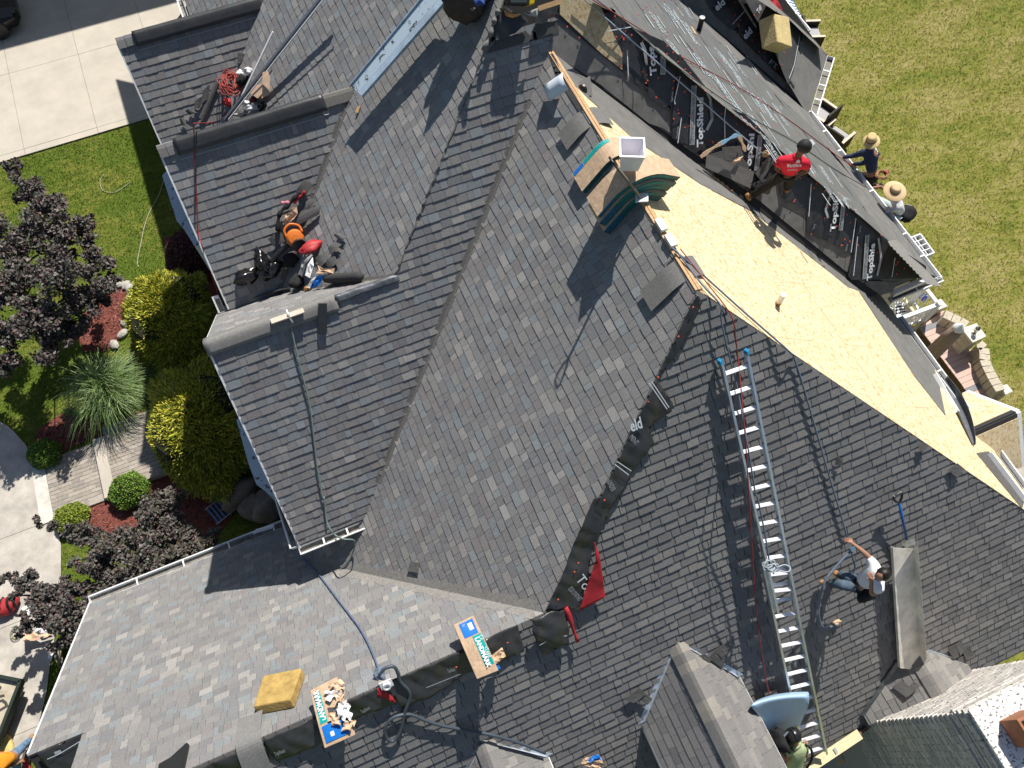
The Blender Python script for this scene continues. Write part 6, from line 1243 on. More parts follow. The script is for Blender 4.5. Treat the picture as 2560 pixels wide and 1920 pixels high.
# ---- heap at the top of the main roof
zh = tile(1080, 0, .217)
heap('debris_bag', 'dark bulging debris bag at the top edge of the picture on the west slope', 'bag', pE, zh(420, -20), .25, (.42, .26, .3), mat('bag_dark', (.03, .027, .03), .7, noise=.5, nscale=9, tint=(.08, .05, .04)), 3, .45)
heap('rag', 'red rag on the dark debris bag at the top edge', 'rag', pE, zh(280, 5), .5, (.08, .07, .05), mRed, 5, .5); heap('rag', 'blue rag on the dark debris bag at the top edge', 'rag', pE, zh(545, 10), .5, (.07, .08, .05), mat('blue_rag', (.03, .07, .25), .8), 6, .5); heap('rag', 'pale rag hanging under the dark debris bag', 'rag', pE, zh(450, 75), .3, (.12, .08, .06), mat('pale_rag', (.22, .19, .16), .9), 7, .6)
tbx = thing('tool_tub', 'black tub with yellow end piece at the top edge above the torn felt', 'tub', pC.hit(*zh(1030, 25), .1)); q = lay(pC, [zh(870, -40), zh(1130, -40), zh(1120, 55), zh(900, 45)], .35); mb = MB(); mb.prism(q, -pC.n * .22); mb.build('tub', mBlackPlastic, tbx, bevel=.02); q = lay(pC, [zh(1130, -40), zh(1190, -40), zh(1180, 45), zh(1120, 58)], .36); mb = MB(); mb.prism(q, -pC.n * .22); mb.build('yellow_end', mat('yellow_plastic', (.65, .45, .01), .4), tbx, bevel=.015)
q = lay(pC, [zh(890, -35), zh(1100, -35), zh(1090, 30), zh(910, 28)], .356); mb = MB(); mb.prism(q, pC.n * .004); mb.build('contents', mat('tub_inside', (.05, .06, .07), .6), tbx)
drape('torn_felt', pC, [zh(760, 110), zh(820, 75), zh(870, 95), zh(960, 160), zh(1060, 160), zh(1100, 250), zh(1050, 290), zh(940, 390), zh(720, 460), zh(650, 520), zh(590, 600), zh(560, 570), zh(640, 420), zh(700, 230)], .04, mUL, house, amp=.06, cell=.05, seed=3, fold=1.6)
mb = MB(); S = spline(lay(pC, [zh(770, 110), zh(730, 200), zh(700, 300), zh(660, 430), zh(600, 560)], .12), 5); mb.tube(S, [.03 + .015 * math.sin(k * 1.1) for k in range(len(S))], 6); mb.build('felt_edge', mat('torn_edge', (.16, .16, .155), .9, noise=.5, nscale=20), house, smooth=True)
paper('wood_scrap', 'orange splintered wood piece in the torn felt at the hip top', 'wood scrap', pC, [zh(820, 110), zh(870, 125), zh(1000, 185), zh(930, 205), zh(850, 185)], .16, mat('orange_wood', (.55, .28, .1), .8, noise=.4, nscale=14), 3, .04)
paper('grey_cloth', 'grey cloth folded over the bare ridge boards at the top', 'cloth', pC, [zh(1040, 155), zh(1110, 130), zh(1220, 90), zh(1200, 195), zh(1120, 185)], .2, mat('grey_cloth', (.33, .33, .32), .8, noise=.2, nscale=9), 4, .05)
mb = MB(); mb.bar(pC.hit(*zh(1220, 100), .15), pC.hit(*zh(1480, 15), .15), .07, .05, up=pC.n); mb.build('ridge_board', mWood, house)
drape('underlayment_sheet', pC, [zh(1200, 120), zh(1460, 65), zh(1440, 170), zh(1360, 170), zh(1320, 260), zh(1180, 300)], .05, mUL, house, amp=.02, cell=.05, seed=9); 

# ---- more loose pieces
def over_front(label, px, w, lf, lb, seed):
    """shingle bent over the front ridge"""
    x0 = Pl((0, 1.49, 0), (0, 1, 0)).hit(*px).x; mb = MB()
    def f(u, v):
        s = -lb + (lf + lb) * v; c_ = .71; d = math.sqrt(s * s + .03) - .17
        return Vector((x0 + w * (u - .5) + .08 * s, 1.49 + s * c_, 7.40 - d * c_ * 1.02 + .006 * fbm(u * 3, v * 4, seed)))
    mb.sheet(f, 4, 18, .008); return solo('loose_shingle', mb, mat('slab_grey', (.19, .187, .182), .92, noise=.2, nscale=30, bump=.3, bscale=150), label, 'shingle', f(.5, .5), 'loose shingles bent over the front ridge')
over_front('wide grey shingle bent over the front ridge below the mustard foam pad', zo(300, 1180), .34, .5, .52, 1); over_front('narrow grey shingle strip bent over the front ridge left of the torn bundle', zo(170, 1220), .12, .52, .55, 4)
q = lay(pF, [c7(980, 1640), c7(1050, 1600), c7(1150, 1508), c7(1165, 1520), c7(1130, 1690), c7(970, 1690)], .03); mb = MB(); mb.prism(q, pF.n * .02); solo('vent_strip', mb, mBlackPlastic, 'black slotted vent strip lying on the light grey roof at the bottom edge', 'vent strip', q[0])
slab('loose_shingle', pA, [c8(430, 390), c8(490, 400), c8(480, 460), c8(415, 450)], .05, label='small grey shingle scrap on the slope just above the light grey roof', cat='shingle', seed=3, m=MATS['slab_mid']); slab('loose_shingle', pF, [c8(415, 460), c8(478, 468), c8(445, 515), c8(398, 500)], .03, label='pale shingle scrap on the light grey roof below the valley', cat='shingle', seed=4, m=MATS['slab_grey'])
mb = MB(); a, b = pC.hit(*zc(1965, 545), .07), pC.hit(*zc(1965, 900), .05); mb.bar(a, b, .13, .03, up=pC.n); solo('flashing_strip', mb, mat('dark_strip', (.035, .037, .042), .55, noise=.2, nscale=9), 'short dark metal strip lying down the slope right of the pale ridge board', 'metal strip', b)
for i, (px, lab) in enumerate((([c9(1745, 930), c9(1790, 890), c9(1815, 960), c9(1770, 985)], 'grey shingle piece left in the group above the bright chimney face'), ([c9(1795, 900), c9(1825, 870), c9(1840, 935), c9(1810, 960)], 'dark curled shingle in the middle of the group above the bright chimney face'), ([c9(1835, 940), c9(1875, 905), c9(1895, 960), c9(1845, 990)], 'grey shingle at the right of the group above the bright chimney face'), ([c9(1790, 990), c9(1850, 965), c9(1845, 1015), c9(1830, 1035)], 'mossy shingle at the bottom of the group above the bright chimney face'), ([c6(1050, 1335), c6(1060, 1280), c6(1095, 1290), c6(1085, 1330)], 'single loose shingle on the dark slope between rope and shovel'), ([c6(1745, 1365), c6(1800, 1320), c6(1840, 1355), c6(1790, 1405)], 'grey shingle stub at the edge of the bare boards near the lower right'), ([c6(1560, 1215), c6(1600, 1195), c6(1620, 1210), c6(1575, 1255)], 'small shingle stub at the edge of the bare boards above the shovel'))):
    slab('loose_shingle', pB, px, .04, label=lab, cat='shingle', seed=i, lift=.04, m=MATS['slab_mid'] if i % 2 else mSlab)
b3 = thing('shingle_bundle', 'torn blue and kraft bundle end at the bottom edge between the dormers', 'shingle bundle', pB.hit(*c8(1540, 1630), .1))
for m_, px, o in ((mKraft, [c8(1470, 1650), c8(1500, 1600), c8(1600, 1590), c8(1630, 1650)], .1), (mBlue, [c8(1520, 1605), c8(1590, 1578), c8(1605, 1605), c8(1530, 1625)], .14), (mTan, [c8(1500, 1640), c8(1560, 1615), c8(1620, 1630), c8(1600, 1690)], .13)):
    q = lay(pB, px, o); mb = MB(); mb.sheet(lambda u, v: q[0].lerp(q[1], u).lerp(q[3].lerp(q[2], u), v) + pB.n * (.04 * fbm(u * 4, v * 4, o * 50)), 6, 6, .004); mb.build('wrapper', m_, b3)
# ------------------------------------------------------------------ east side: deck, stair landing, wall, furniture
z4t = tile(2180, 680, .17179); z5_ = tile(2280, 940, .12658); zr1_ = tile(2000, 200, .14467); zr2_ = tile(2080, 420, .14467)
DZ = .62
deck = thing('deck', 'pinkish composite deck with grey feature boards beside the east lawn', 'deck', G(*z4t(1300, 1100), 0))
mDk = mat('deck_pink', (.52, .37, .31), .7, noise=.1, nscale=6, stretch=(1, 8, 1)); mDg = mat('deck_grey', (.20, .205, .215), .7, noise=.1, nscale=6)
dp = [G(*p, DZ) for p in (z4t(690, 815), z4t(1030, 560), z4t(1130, 640), z4t(1290, 880), z4t(1400, 1140), z4t(1470, 1115), z4t(1620, 1310), z4t(1900, 1680), z5_(1820, 210), z5_(1790, 300), z5_(1520, 430), z5_(1200, 420), z5_(1040, 255), z4t(1310, 1640), z4t(990, 1220), z4t(850, 1020))]
P2 = [(p.x, p.y) for p in dp]; y0, y1 = min(p[1] for p in P2), max(p[1] for p in P2); x0, x1 = min(p[0] for p in P2), max(p[0] for p in P2); bw = .148; k = 0
gy = [G(*z4t(960, 790), DZ).y, G(*z4t(1640, 1600), DZ).y]; y = y0
while y < y1:
    c = clip(P2, x0, x1, y + .004, y + bw - .004)
    if len(c) >= 3:
        mb = MB(); mb.prism([(a, b, DZ - .028) for a, b in c], UP * .028); gr = any(y <= g < y + bw for g in gy); mb.build('deck_board', mDg if gr else mDk, deck)
    y += bw; k += 1
mb = MB(); mb.prism([(a, b, .1) for a, b in P2], UP * (DZ - .14)); mb.build('deck_frame', mat('deck_frame', (.13, .085, .05), .85, noise=.2, nscale=6), deck)
lp = [G(*p, .12) for p in (z4t(470, 780), z4t(700, 800), z4t(1000, 1200), z4t(1400, 1700), z4t(900, 1700))]; mb = MB(); mb.prism(lp, UP * .03); o = mb.build('patio', mat('patio_brown', (.16, .11, .08), .9, noise=.2, nscale=5), kind='structure')
for i, q in enumerate(([z4t(540, 905), z4t(690, 818), z4t(760, 905), z4t(610, 1005)], [z4t(640, 1010), z4t(765, 930), z4t(790, 960), z4t(660, 1040)])):
    mb = MB(); mb.prism([G(*p, DZ - .2 - .2 * i) for p in q], UP * -.1); mb.build('deck_step', mat('beige_step', (.50, .43, .32), .8), deck)
# railed landing
RZ = 1.42; land = thing('railed_landing', 'white railed stair landing with balusters at the corner of the two eaves', 'railing', G(*z4t(560, 520), 0))
ra, rb2, rc, rd = (G(*z4t(*p), RZ) for p in ((200, 430), (760, 210), (965, 470), (375, 690))); FZ = .62
def dn(p, z): return Vector((p.x, p.y, z))
for a, b in ((rb2, rc), (rc, rd), (ra, rb2)):
    mb = MB(); mb.bar(a, b, .10, .05); mb.build('top_rail', mWhite, land, bevel=.008); mb = MB(); mb.bar(dn(a, FZ + .1), dn(b, FZ + .1), .06, .05); mb.build('bottom_rail', mWhite, land)
    n = max(3, int((b - a).length / .12))
    for k in range(1, n): p = a.lerp(b, k / n); mb = MB(); mb.bar(dn(p, FZ + .1), dn(p, RZ - .02), .03, .03, up=EX); mb.build('baluster', mWhite, land)
for p in (rb2, rc, rd): mb = MB(); mb.box(dn(p, 0) - Vector((.055, .055, 0)), EX * .11, EY * .11, UP * (RZ + .08)); mb.box(dn(p, RZ + .08) - Vector((.07, .07, 0)), EX * .14, EY * .14, UP * .03); mb.build('post', mWhite, land)
mb = MB(); mb.prism([dn(p, FZ - .05) for p in (ra, rb2, rc, rd)], UP * .05); mb.build('landing_floor', mat('beige_floor', (.52, .46, .36), .85, noise=.1, nscale=5), land)
a, b = G(*z4t(435, 350), FZ + .42), G(*z4t(600, 570), FZ + .42); mb = MB(); mb.bar(a, b, .07, .05); solo('yellow_beam', mb, mat('cream_paint', (.62, .56, .36), .6), 'cream wooden bar across the railed landing', 'bar', a - UP * .3)
q = [G(*z4t(*p), FZ + .22) for p in ((330, 400), (400, 400), (510, 590), (440, 650), (345, 630))]; cs = thing('lounge_cushion', 'black and white striped cushion on the railed landing', 'cushion', sum(q, Vector()) / 5 - UP * .2)
mb = MB(); mb.prism(q, UP * -.1); mb.build('pad', mWhite, cs, bevel=.02)
for k in range(5):
    mb = MB(); p, r = q[0].lerp(q[4], (k + .5) / 5), q[1].lerp(q[2], (k + .5) / 5); mb.bar(p + UP * .003, r + UP * .003, .035, .008); mb.build('stripe', mat('black_stripe', (.03, .03, .04), .8), cs)
c = G(*z4t(735, 380), FZ + .15); fl_ = thing('flower_pot', 'small pot of deep blue flowers on the railed landing', 'flower pot', dn(c, FZ)); mb = MB(); mb.lathe(dn(c, FZ), UP, ((.05, 0), (.07, .12), (.06, .12)), 10); mb.build('pot', mWhite, fl_); leaves('flowers', shell((c.x, c.y, FZ + .2), (.11, .11, .09), 260, .2), .05, [(.01, .03, .3), (.02, .05, .42), (.3, .32, .5)], mLeaf, fl_)
# cream pillar by the landing, stone pillars, curved wall
mStone = mat('wall_stone', (.46, .41, .32), .9, noise=.25, nscale=9, bump=.3, bscale=30); mCapS = mat('cap_stone', (.60, .58, .50), .85, noise=.1, nscale=6)
def pillar(label, px, z, loc_lab=None):
    q = [G(*p, z) for p in px]; t = thing('pillar', label, 'pillar', dn(sum(q, Vector()) / 4, 0), 'cream capped pillars along the wall'); c = sum(q, Vector()) / 4
    mb = MB(); mb.prism(q, UP * -.07); mb.build('cap', mCapS, t, bevel=.008)
    qi = [c + (p - c) * .86 for p in q]; k = 0
    hh_ = (z - .07) / 6
    for r in range(6): mb = MB(); mb.prism([dn(p, hh_ * r + .004) for p in qi], UP * (hh_ - .008)); mb.build('block', mStone, t)
    return t, c
t, c = pillar('cream capped stone pillar carrying a small lantern', [z4t(1300, 820), z4t(1525, 743), z4t(1668, 935), z4t(1468, 1028)], 1.35)
ln = thing('lantern', 'small metal lantern on the cream capped pillar', 'lantern', dn(G(*z4t(1480, 880), 1.35), 1.35)); lc = dn(G(*z4t(1480, 880), 1.35), 1.35)
mLn = mat('lantern_metal', (.25, .23, .2), .4, .6); mb = MB(); mb.lathe(lc, UP, ((.06, 0), (.06, .02), (.02, .03)), 10); mb.build('foot', mLn, ln)
for k in range(6): a = k * math.pi / 3; mb = MB(); mb.bar(lc + Vector((.05 * math.cos(a), .05 * math.sin(a), .02)), lc + Vector((.05 * math.cos(a), .05 * math.sin(a), .2)), .008, .008, up=EX); mb.build('rod', mLn, ln)
mb = MB(); mb.lathe(lc + UP * .2, UP, ((.065, 0), (.05, .04), (.015, .07), (.02, .09), (.005, .1)), 12); mb.build('hood', mLn, ln); mb = MB(); mb.lathe(lc + UP * .02, UP, ((.02, 0), (.02, .1), (.005, .11)), 8); mb.build('candle', mat('wax', (.7, .62, .45), .6), ln)
pillar('cream pillar block at the corner of the white landing', [z4t(930, 440), z4t(1000, 390), z4t(1105, 495), z4t(975, 550)], .95); pillar('small cream capped pillar at the far end of the deck', [z5_(1760, 190), z5_(1880, 160), z5_(1995, 300), z5_(1850, 372)], .95)
wl = thing('retaining_wall', 'curved stone block wall between deck and lawn', 'stone wall', G(*z4t(1640, 1100), 0))
for path in ([z4t(1060, 600), z4t(1150, 640), z4t(1240, 690), z4t(1340, 720), z4t(1390, 770)], [z4t(1560, 1030), z4t(1620, 1070), z4t(1645, 1150), z4t(1650, 1280), z4t(1700, 1400), z4t(1760, 1520), z4t(1830, 1640), z4t(1880, 1720)]):
    S = spline([G(*p, 1.0) for p in path], 8); L = [0]
    for a, b in zip(S, S[1:]): L.append(L[-1] + (b - a).length)
    n = int(L[-1] / .16)
    def at(s):
        for i in range(len(S) - 1):
            if L[i + 1] >= s: return S[i].lerp(S[i + 1], (s - L[i]) / max(1e-6, L[i + 1] - L[i]))
        return S[-1]
    for k in range(n):
        a, b = at(L[-1] * (k + .04) / n), at(L[-1] * (k + .96) / n); s = (b - a).cross(UP).normalized() * .13
        for r in range(3):
            j = R.uniform(-.008, .008); mb = MB(); z0_ = .33 * r; mb.prism([dn(a - s + s * j, z0_), dn(b - s, z0_), dn(b + s, z0_), dn(a + s, z0_)], UP * .322); mb.build('wall_block', mStone, wl)
# closed umbrella
up = dn(G(*z4t(870, 1190), 1.05), 0); um = thing('umbrella', 'closed brown patio umbrella with white tied tip beside the eave', 'umbrella', up); mTp = mat('taupe_cloth', (.27, .20, .165), .85, noise=.15, nscale=12)
tipu = Pl((up.x, 0, 0), (1, 0, 0)).hit(*z4t(1190, 900)); hh2 = 2.55; mb = MB(); mb.lathe(up, UP, [(.02, .05), (.025, .55), (.13, .62), (.19, .8), (.185, 1.3), (.17, 1.9), (.14, 2.35)], 18); vs = mb.v
mb.v = [(x + .012 * math.sin(12 * math.atan2(y - up.y, x - up.x)) * (1 if z > .6 else 0) * math.cos(math.atan2(y - up.y, x - up.x)), y + .012 * math.sin(12 * math.atan2(y - up.y, x - up.x)) * (1 if z > .6 else 0) * math.sin(math.atan2(y - up.y, x - up.x)), z) for x, y, z in vs]; mb.build('canopy', mTp, um, smooth=True)
mb = MB(); mb.lathe(up, UP, [(.13, 2.3), (.14, 2.36), (.10, 2.44), (.04, 2.5), (.012, 2.56)], 16); mb.build('tip', mWhite, um, smooth=True); mb = MB(); mb.lathe(up, UP, [(.22, 0), (.22, .05), (.04, .08), (.03, .6)], 16); mb.build('stand', mBlackPlastic, um)
# divided planter by the eave
TZ = .85; q = [G(*zr2_(*p), TZ) for p in ((1303, 1222), (1530, 1135), (1768, 1460), (1550, 1540))]; pl_ = thing('planter_box', 'white planter frame with eight square compartments by the corner of the eave', 'planter', dn(sum(q, Vector()) / 4, .4))
for a, b in zip(q, q[1:] + q[:1]): mb = MB(); mb.bar(a - UP * .14, b - UP * .14, .035, .28); mb.build('side_board', mWhite, pl_)
for k in (1, 2, 3): mb = MB(); mb.bar(q[0].lerp(q[3], k / 4) - UP * .12, q[1].lerp(q[2], k / 4) - UP * .12, .02, .24); mb.build('divider', mWhite, pl_)
mb = MB(); mb.bar(q[0].lerp(q[1], .5) - UP * .121, q[3].lerp(q[2], .5) - UP * .121, .02, .238); mb.build('divider', mWhite, pl_); mb = MB(); mb.prism([p - UP * .24 for p in q], UP * .03); mb.build('tray_floor', mat('soil', (.09, .065, .045), .95), pl_)
for i in range(2):
    for k in range(4):
        c = q[0].lerp(q[1], .25 + .5 * i).lerp(q[3].lerp(q[2], .25 + .5 * i), (k + .5) / 4) - UP * .2; mb = MB(); blob(mb, c, .07, .06, .07, i * 4 + k, .4, 2); mb.build('pot', mat('pot_brown', (.22, .15, .10), .9, noise=.4, nscale=20), pl_)
for p in q: mb = MB(); mb.box(dn(p, 0) - Vector((.02, .02, 0)), EX * .04, EY * .04, UP * (TZ - .28)); mb.build('leg', mWhite, pl_)
# dark patio chairs peeping out under the eave
mWk = mat('dark_wicker', (.028, .024, .022), .7, noise=.3, nscale=30, bump=.4, bscale=60); mCu = mat('grey_cushion', (.38, .37, .37), .85); mWa = mat('cream_edge', (.62, .50, .38), .6)
def chair(label, px, ang, z=.0):
    c = dn(G(*px, .45), 0); t = thing('patio_chair', label, 'chair', c, 'dark patio chairs along the east eave'); u = Vector((math.cos(ang), math.sin(ang), 0)); v = Vector((-u.y, u.x, 0))
    mb = MB(); mb.box(c - u * .32 - v * .32 + UP * .12, u * .64, v * .64, UP * .24); mb.build('seat_frame', mWk, t, bevel=.015); mb = MB(); mb.box(c - u * .25 - v * .27 + UP * .365, u * .54, v * .54, UP * .1); mb.build('cushion', mCu, t, bevel=.03)
    mb = MB(); mb.box(c - u * .38 - v * .34 + UP * .1, u * .07, v * .68, UP * .8); mb.build('backrest', mWk, t, bevel=.015)
    for s in (-1, 1):
        mb = MB(); mb.box(c - u * .31 + v * (s * .36 - .035) + UP * .1, u * .62, v * .07, UP * .52); mb.build('armrest', mWk, t, bevel=.01); mb = MB(); mb.box(c - u * .31 + v * (s * .36 - .04) + UP * .625, u * .63, v * .08, UP * .025); mb.build('arm_top', mWa, t)
chair('dark wicker patio chair nearest the foam block, half hidden by the upper gutter', c3(905, 205), -.35); chair('dark wicker patio chair below the inner gutter corner', zr1_(370, 600), 1.9); chair('dark wicker patio chair nearest the worker in navy', zr1_(630, 960), .35)
t = thing('side_table', 'pale round topped table between the dark patio chairs', 'table', dn(G(*zr1_(520, 930), .5), 0)); c = dn(G(*zr1_(520, 930), .5), 0); mb = MB(); mb.lathe(c, UP, ((.2, 0), (.03, .03), (.03, .46), (.2, .48), (.2, .5)), 16); mb.build('stand', mWhite, t); mb = MB(); mb.lathe(c, UP, ((.06, .5), (.08, .66), (.07, .66), (.055, .52)), 12); mb.build('cup', mPW, t)
cb = thing('striped_cushion', 'blue and white striped lounger cushion just outside the top right gutter', 'cushion', dn(G(*c3(795, 70), .4), .3)); q = [G(*c3(*p), .45) for p in ((735, -30), (790, 0), (850, 110), (800, 150))]; mb = MB(); mb.prism(q, UP * -.1); mb.build('pad', mWhite, cb, bevel=.02)
for k in range(7): mb = MB(); mb.bar(q[0].lerp(q[3], (k + .5) / 7) + UP * .003, q[1].lerp(q[2], (k + .5) / 7) + UP * .003, .05, .008); mb.build('stripe', mat('blue_stripe', (.02, .12, .40), .8), cb)
# paving at the south-east corner
mb = MB(); mb.prism([G(*p, .0) for p in ((2470, 1080), (2530, 1100), (2700, 1250), (2800, 1600), (2500, 1600), (2380, 1400))], UP * .04); mb.build('side_path', mConc2, kind='structure')
# ground under the south eave
mb = MB(); mb.prism([(4, -7, 0), (9, -7, 0), (9, -1.7, 0), (4, -1.7, 0)], UP * .03); mb.build('south_path', mConc2, kind='structure')
zs = tile(2160, 1640, .1808); q = [G(*zs(*p), .4) for p in ((-30, 1390), (110, 1395), (170, 1480), (110, 1600), (-20, 1620))]; mb = MB(); mb.prism(q, UP * -.36); solo('blue_tote', mb, mat('blue_tote', (.04, .16, .42), .5), 'blue plastic tote in the shade at the foot of the chimney', 'tote', dn(sum(q, Vector()) / 5, .03), bevel=.04)
q = [G(*zs(*p), .5) for p in ((410, 1435), (760, 1470), (810, 1560), (800, 1640), (410, 1640))]; mb = MB(); mb.prism(q, UP * -.05); mb.prism([Vector(((p.x - q[0].x) * .8 + q[0].x + .05, (p.y - q[0].y) * .8 + q[0].y - .05, .03)) for p in q], UP * .42); solo('cream_crate', mb, mat('cream_board', (.62, .52, .34), .8), 'cream topped crate on the ground below the dark chimney face', 'crate', dn(q[0], .03))
q = lay(pB, [zp(1580, 1430), zp(1690, 1370), zp(1740, 1360), zp(1750, 1420), zp(1650, 1480)], -.9); mb = MB(); mb.prism(q, UP * -.02); solo('wood_offcut', mb, mWood, 'small orange wood offcut hanging below the eave beam', 'offcut', q[0])
# ------------------------------------------------------------------ west side: sidewalk clutter
tr = thing('truck_bed', 'flat truck bed with black rim and rough black letters at the lower left', 'truck bed', G(*z2t(60, 350), 0) if False else G(20, 1780, 0)); z2t = tile(0, 1680, .25227); BZ = .55
q = [G(*z2t(*p), BZ) for p in ((-420, -40), (228, 88), (-20, 720), (-600, 600))]; mb = MB(); mb.prism(q, UP * -.08); mb.build('bed_floor', mat('bed_ply', (.42, .37, .28), .9, noise=.25, nscale=5), tr)
for a, b in zip(q, q[1:] + q[:1]): mb = MB(); mb.bar(a + UP * .04, b + UP * .04, .07, .16); mb.build('rim', mat('rim_black', (.02, .03, .022), .6), tr)
mb = MB(); mb.prism([dn(p, .16) for p in [(q[0] + (q[2] - q[0]) * f if False else q[k].lerp(sum(q, Vector()) / 4, .2)) for k, f in enumerate((0, 1, 2, 3))]], UP * .3); mb.build('chassis', mBlackPlastic, tr)
A0, B0 = G(*z2t(82, 350), BZ + .006), G(*z2t(-25, 60), BZ + .006); text('DAV', tr, A0, B0 - A0, UP, .42, mat('rough_black', (.06, .055, .05), .9), bold=.012, sx=.85)
def gheap(name, label, cat, px, r, m, seed, z=.05, amp=.35, group=None): c = G(*px, z); mb = MB(); blob(mb, c + UP * r[2] * .5, *r, seed, amp, 3, seed); return solo(name, mb, m, label, cat, dn(c, 0), group, smooth=True)
def gpaper(label, px, m, z=.05, seed=0, amp=.04, name='litter', cat='litter'):
    class GP: n = UP; hit = staticmethod(lambda x, y, off=0: G(x, y, off))
    return paper(name, label, cat, GP, px, z, m, seed, amp)
zw = tile(0, 1420, .3012)
bp = thing('backpack', 'red and black backpack standing on the sidewalk at the left edge', 'backpack', G(*zw(50, 320), .04)); c = G(*zw(55, 310), .2)
mb = MB(); blob(mb, c, .3, .2, .16, 3, .18, 3, .3); mb.build('body', mat('pack_red', (.36, .03, .035), .6, noise=.3, nscale=9), bp, smooth=True)
for dx in (-.1, .08, .22): mb = MB(); mb.tube(spline([c + Vector((dx, -.2, 0)), c + Vector((dx + .03, 0, .2)), c + Vector((dx + .06, .2, .02))], 6), .028, 6); mb.build('strap', mDarkCloth, bp)
gheap('white_lid', 'white round lid lying on the sidewalk by the small purple tree', 'lid', zw(215, 362), (.13, .13, .02), mPW, 1, .05, .05)
gpaper('torn kraft carton with dark shadow on the sidewalk below the small purple tree', [zw(205, 530), zw(265, 515), zw(330, 560), zw(440, 540), zw(400, 580), zw(300, 605), zw(215, 615)], mTan, .2, 4, .08, 'torn_carton', 'carton'); gheap('carton_scrap', 'light kraft scrap heaped on the torn carton', 'carton', zw(370, 510), (.18, .1, .08), mPW, 6, .1, .6)
gpaper('white torn paper at the edge of the grass strip', [zw(400, 660), zw(440, 650), zw(455, 690), zw(425, 775), zw(398, 740), zw(415, 710)], mPW, .06, 2, .03)
gpaper('cream paper on the grass by the gutter corner', [zw(790, 150), zw(870, 135), zw(918, 180), zw(870, 235), zw(820, 195)], mat('cream_paper', (.6, .5, .42), .8), .12, 7, .05)
gpaper('small kraft scrap on the grass below the rope coil', [zw(530, 815), zw(575, 800), zw(570, 840), zw(540, 865)], mTan, .08, 3, .03)
mb = MB(); c = G(*zw(570, 710), .06); P = []
for k in range(150): a = k * .45; P.append(c + Vector((math.cos(a) * (.16 + .05 * math.sin(k * .3)) + .03 * math.sin(k * .13), math.sin(a) * (.32 + .06 * math.cos(k * .23)), .02 + .0008 * k + .015 * math.sin(k))))
mb.tube(P, .016, 5); solo('rope_coil', mb, mat('rope_tan', (.26, .22, .15), .8, noise=.3, nscale=40), 'coiled tan rope on the grass strip under the roof edge', 'rope', c, smooth=True)
mb = MB(); c = G(*zw(135, 545), .06); mb.tube([c + Vector((math.cos(k * .5) * (.08 + .002 * k), math.sin(k * .5) * (.1 + .002 * k), .002 * k)) for k in range(30)], .01, 5); solo('hose_coil', mb, mat('olive_hose', (.18, .19, .09), .6), 'small olive coil on the sidewalk beside the torn carton', 'coil', c)
c = G(*c7(440, 408), .06); mb = MB(); a = c - Vector((.1, -.02, 0)); mb.tube([a, a + Vector((.03, 0, 0)), a + Vector((.15, .02, 0)), a + Vector((.18, .024, 0)), a + Vector((.21, .027, 0))], [.03, .033, .033, .014, .013], 10); solo('bottle', mb, mat('clear_bottle', (.55, .62, .62), .15, spec=.6), 'clear plastic bottle lying on the grass beside the sidewalk', 'bottle', c, smooth=True)
# boulders and folded chair in the shade by the wall
for i, (p, r, lab) in enumerate((((1490, 1520), (.32, .5, .35), 'dark boulder in the shade under the white metal bay'), ((1560, 1610), (.3, .35, .3), 'dark boulder at the foot of the gutter corner, middle one'), ((1660, 1600), (.42, .38, .4), 'large dark boulder nearest the white gutter corner'))):
    gheap('boulder', lab, 'boulder', c4(*p), r, mat('boulder', (.20, .17, .14), .9, noise=.35, nscale=5, bump=.4, bscale=12), i + 2, .1, .25, 'boulders by the wall')
fc = thing('folding_chair', 'folded blue lawn chair lying in the deep shade by the wall', 'chair', G(*c4(1320, 1600), .05)); a = G(*c4(1270, 1600), .12); u = Vector((.8, .3, 0)).normalized(); v = Vector((-u.y, u.x, 0))
for k in range(4): mb = MB(); mb.bar(a + u * (.1 * k), a + u * (.1 * k) + v * -.5, .05, .01); mb.build('slat', mat('chair_blue', (.10, .2, .36), .6), fc)
for k in (0, 1): mb = MB(); mb.tube([a + v * (-.5 * k) - u * .05, a + v * (-.5 * k) + u * .4], .012, 6); mb.build('frame_tube', mAlu, fc)
# white siding offcuts lying over the gutter
sd = thing('siding_offcuts', 'bunch of white siding strips sticking out over the light grey roof gutter', 'siding', G(*c7(1620, 200), 3.3))
for k in range(4): a, b = G(*c7(1555 + 6 * k, 217 - 7 * k), 3.32 + .012 * k), G(*c7(1672 + 4 * k, 183 - 5 * k), 3.4 + .012 * k); mb = MB(); mb.bar(a, b, .03, .008); mb.build('strip', mPW, sd)
# parked car corner at the upper left
kr = thing('parked_car', 'black car standing on the shaded drive at the top left corner', 'car', G(-40, -30, .05)); kc = G(8, 18, .75) + Vector((-1.75, .35, -.7)); mKr = mat('car_black', (.006, .006, .008), .18, spec=.6)
def car_ring(x, zt, zb, hw): return [kc + Vector((x, -hw, zb)), kc + Vector((x, -hw * 1.02, zb + .3)), kc + Vector((x, -hw * .95, zt * .8)), kc + Vector((x, -hw * .6, zt)), kc + Vector((x, hw * .6, zt)), kc + Vector((x, hw * .95, zt * .8)), kc + Vector((x, hw * 1.02, zb + .3)), kc + Vector((x, hw, zb))]
rg = [car_ring(*p) for p in ((-2.2, .7, .3, .7), (-1.9, .85, .22, .85), (-.6, .95, .22, .9), (.6, .95, .22, .9), (1.5, .85, .22, .87), (1.95, .72, .25, .75), (2.1, .55, .35, .55))]; mb = MB()
for r1_, r2_ in zip(rg, rg[1:]):
    for k in range(8): mb.poly([r1_[k], r1_[(k + 1) % 8], r2_[(k + 1) % 8], r2_[k]])
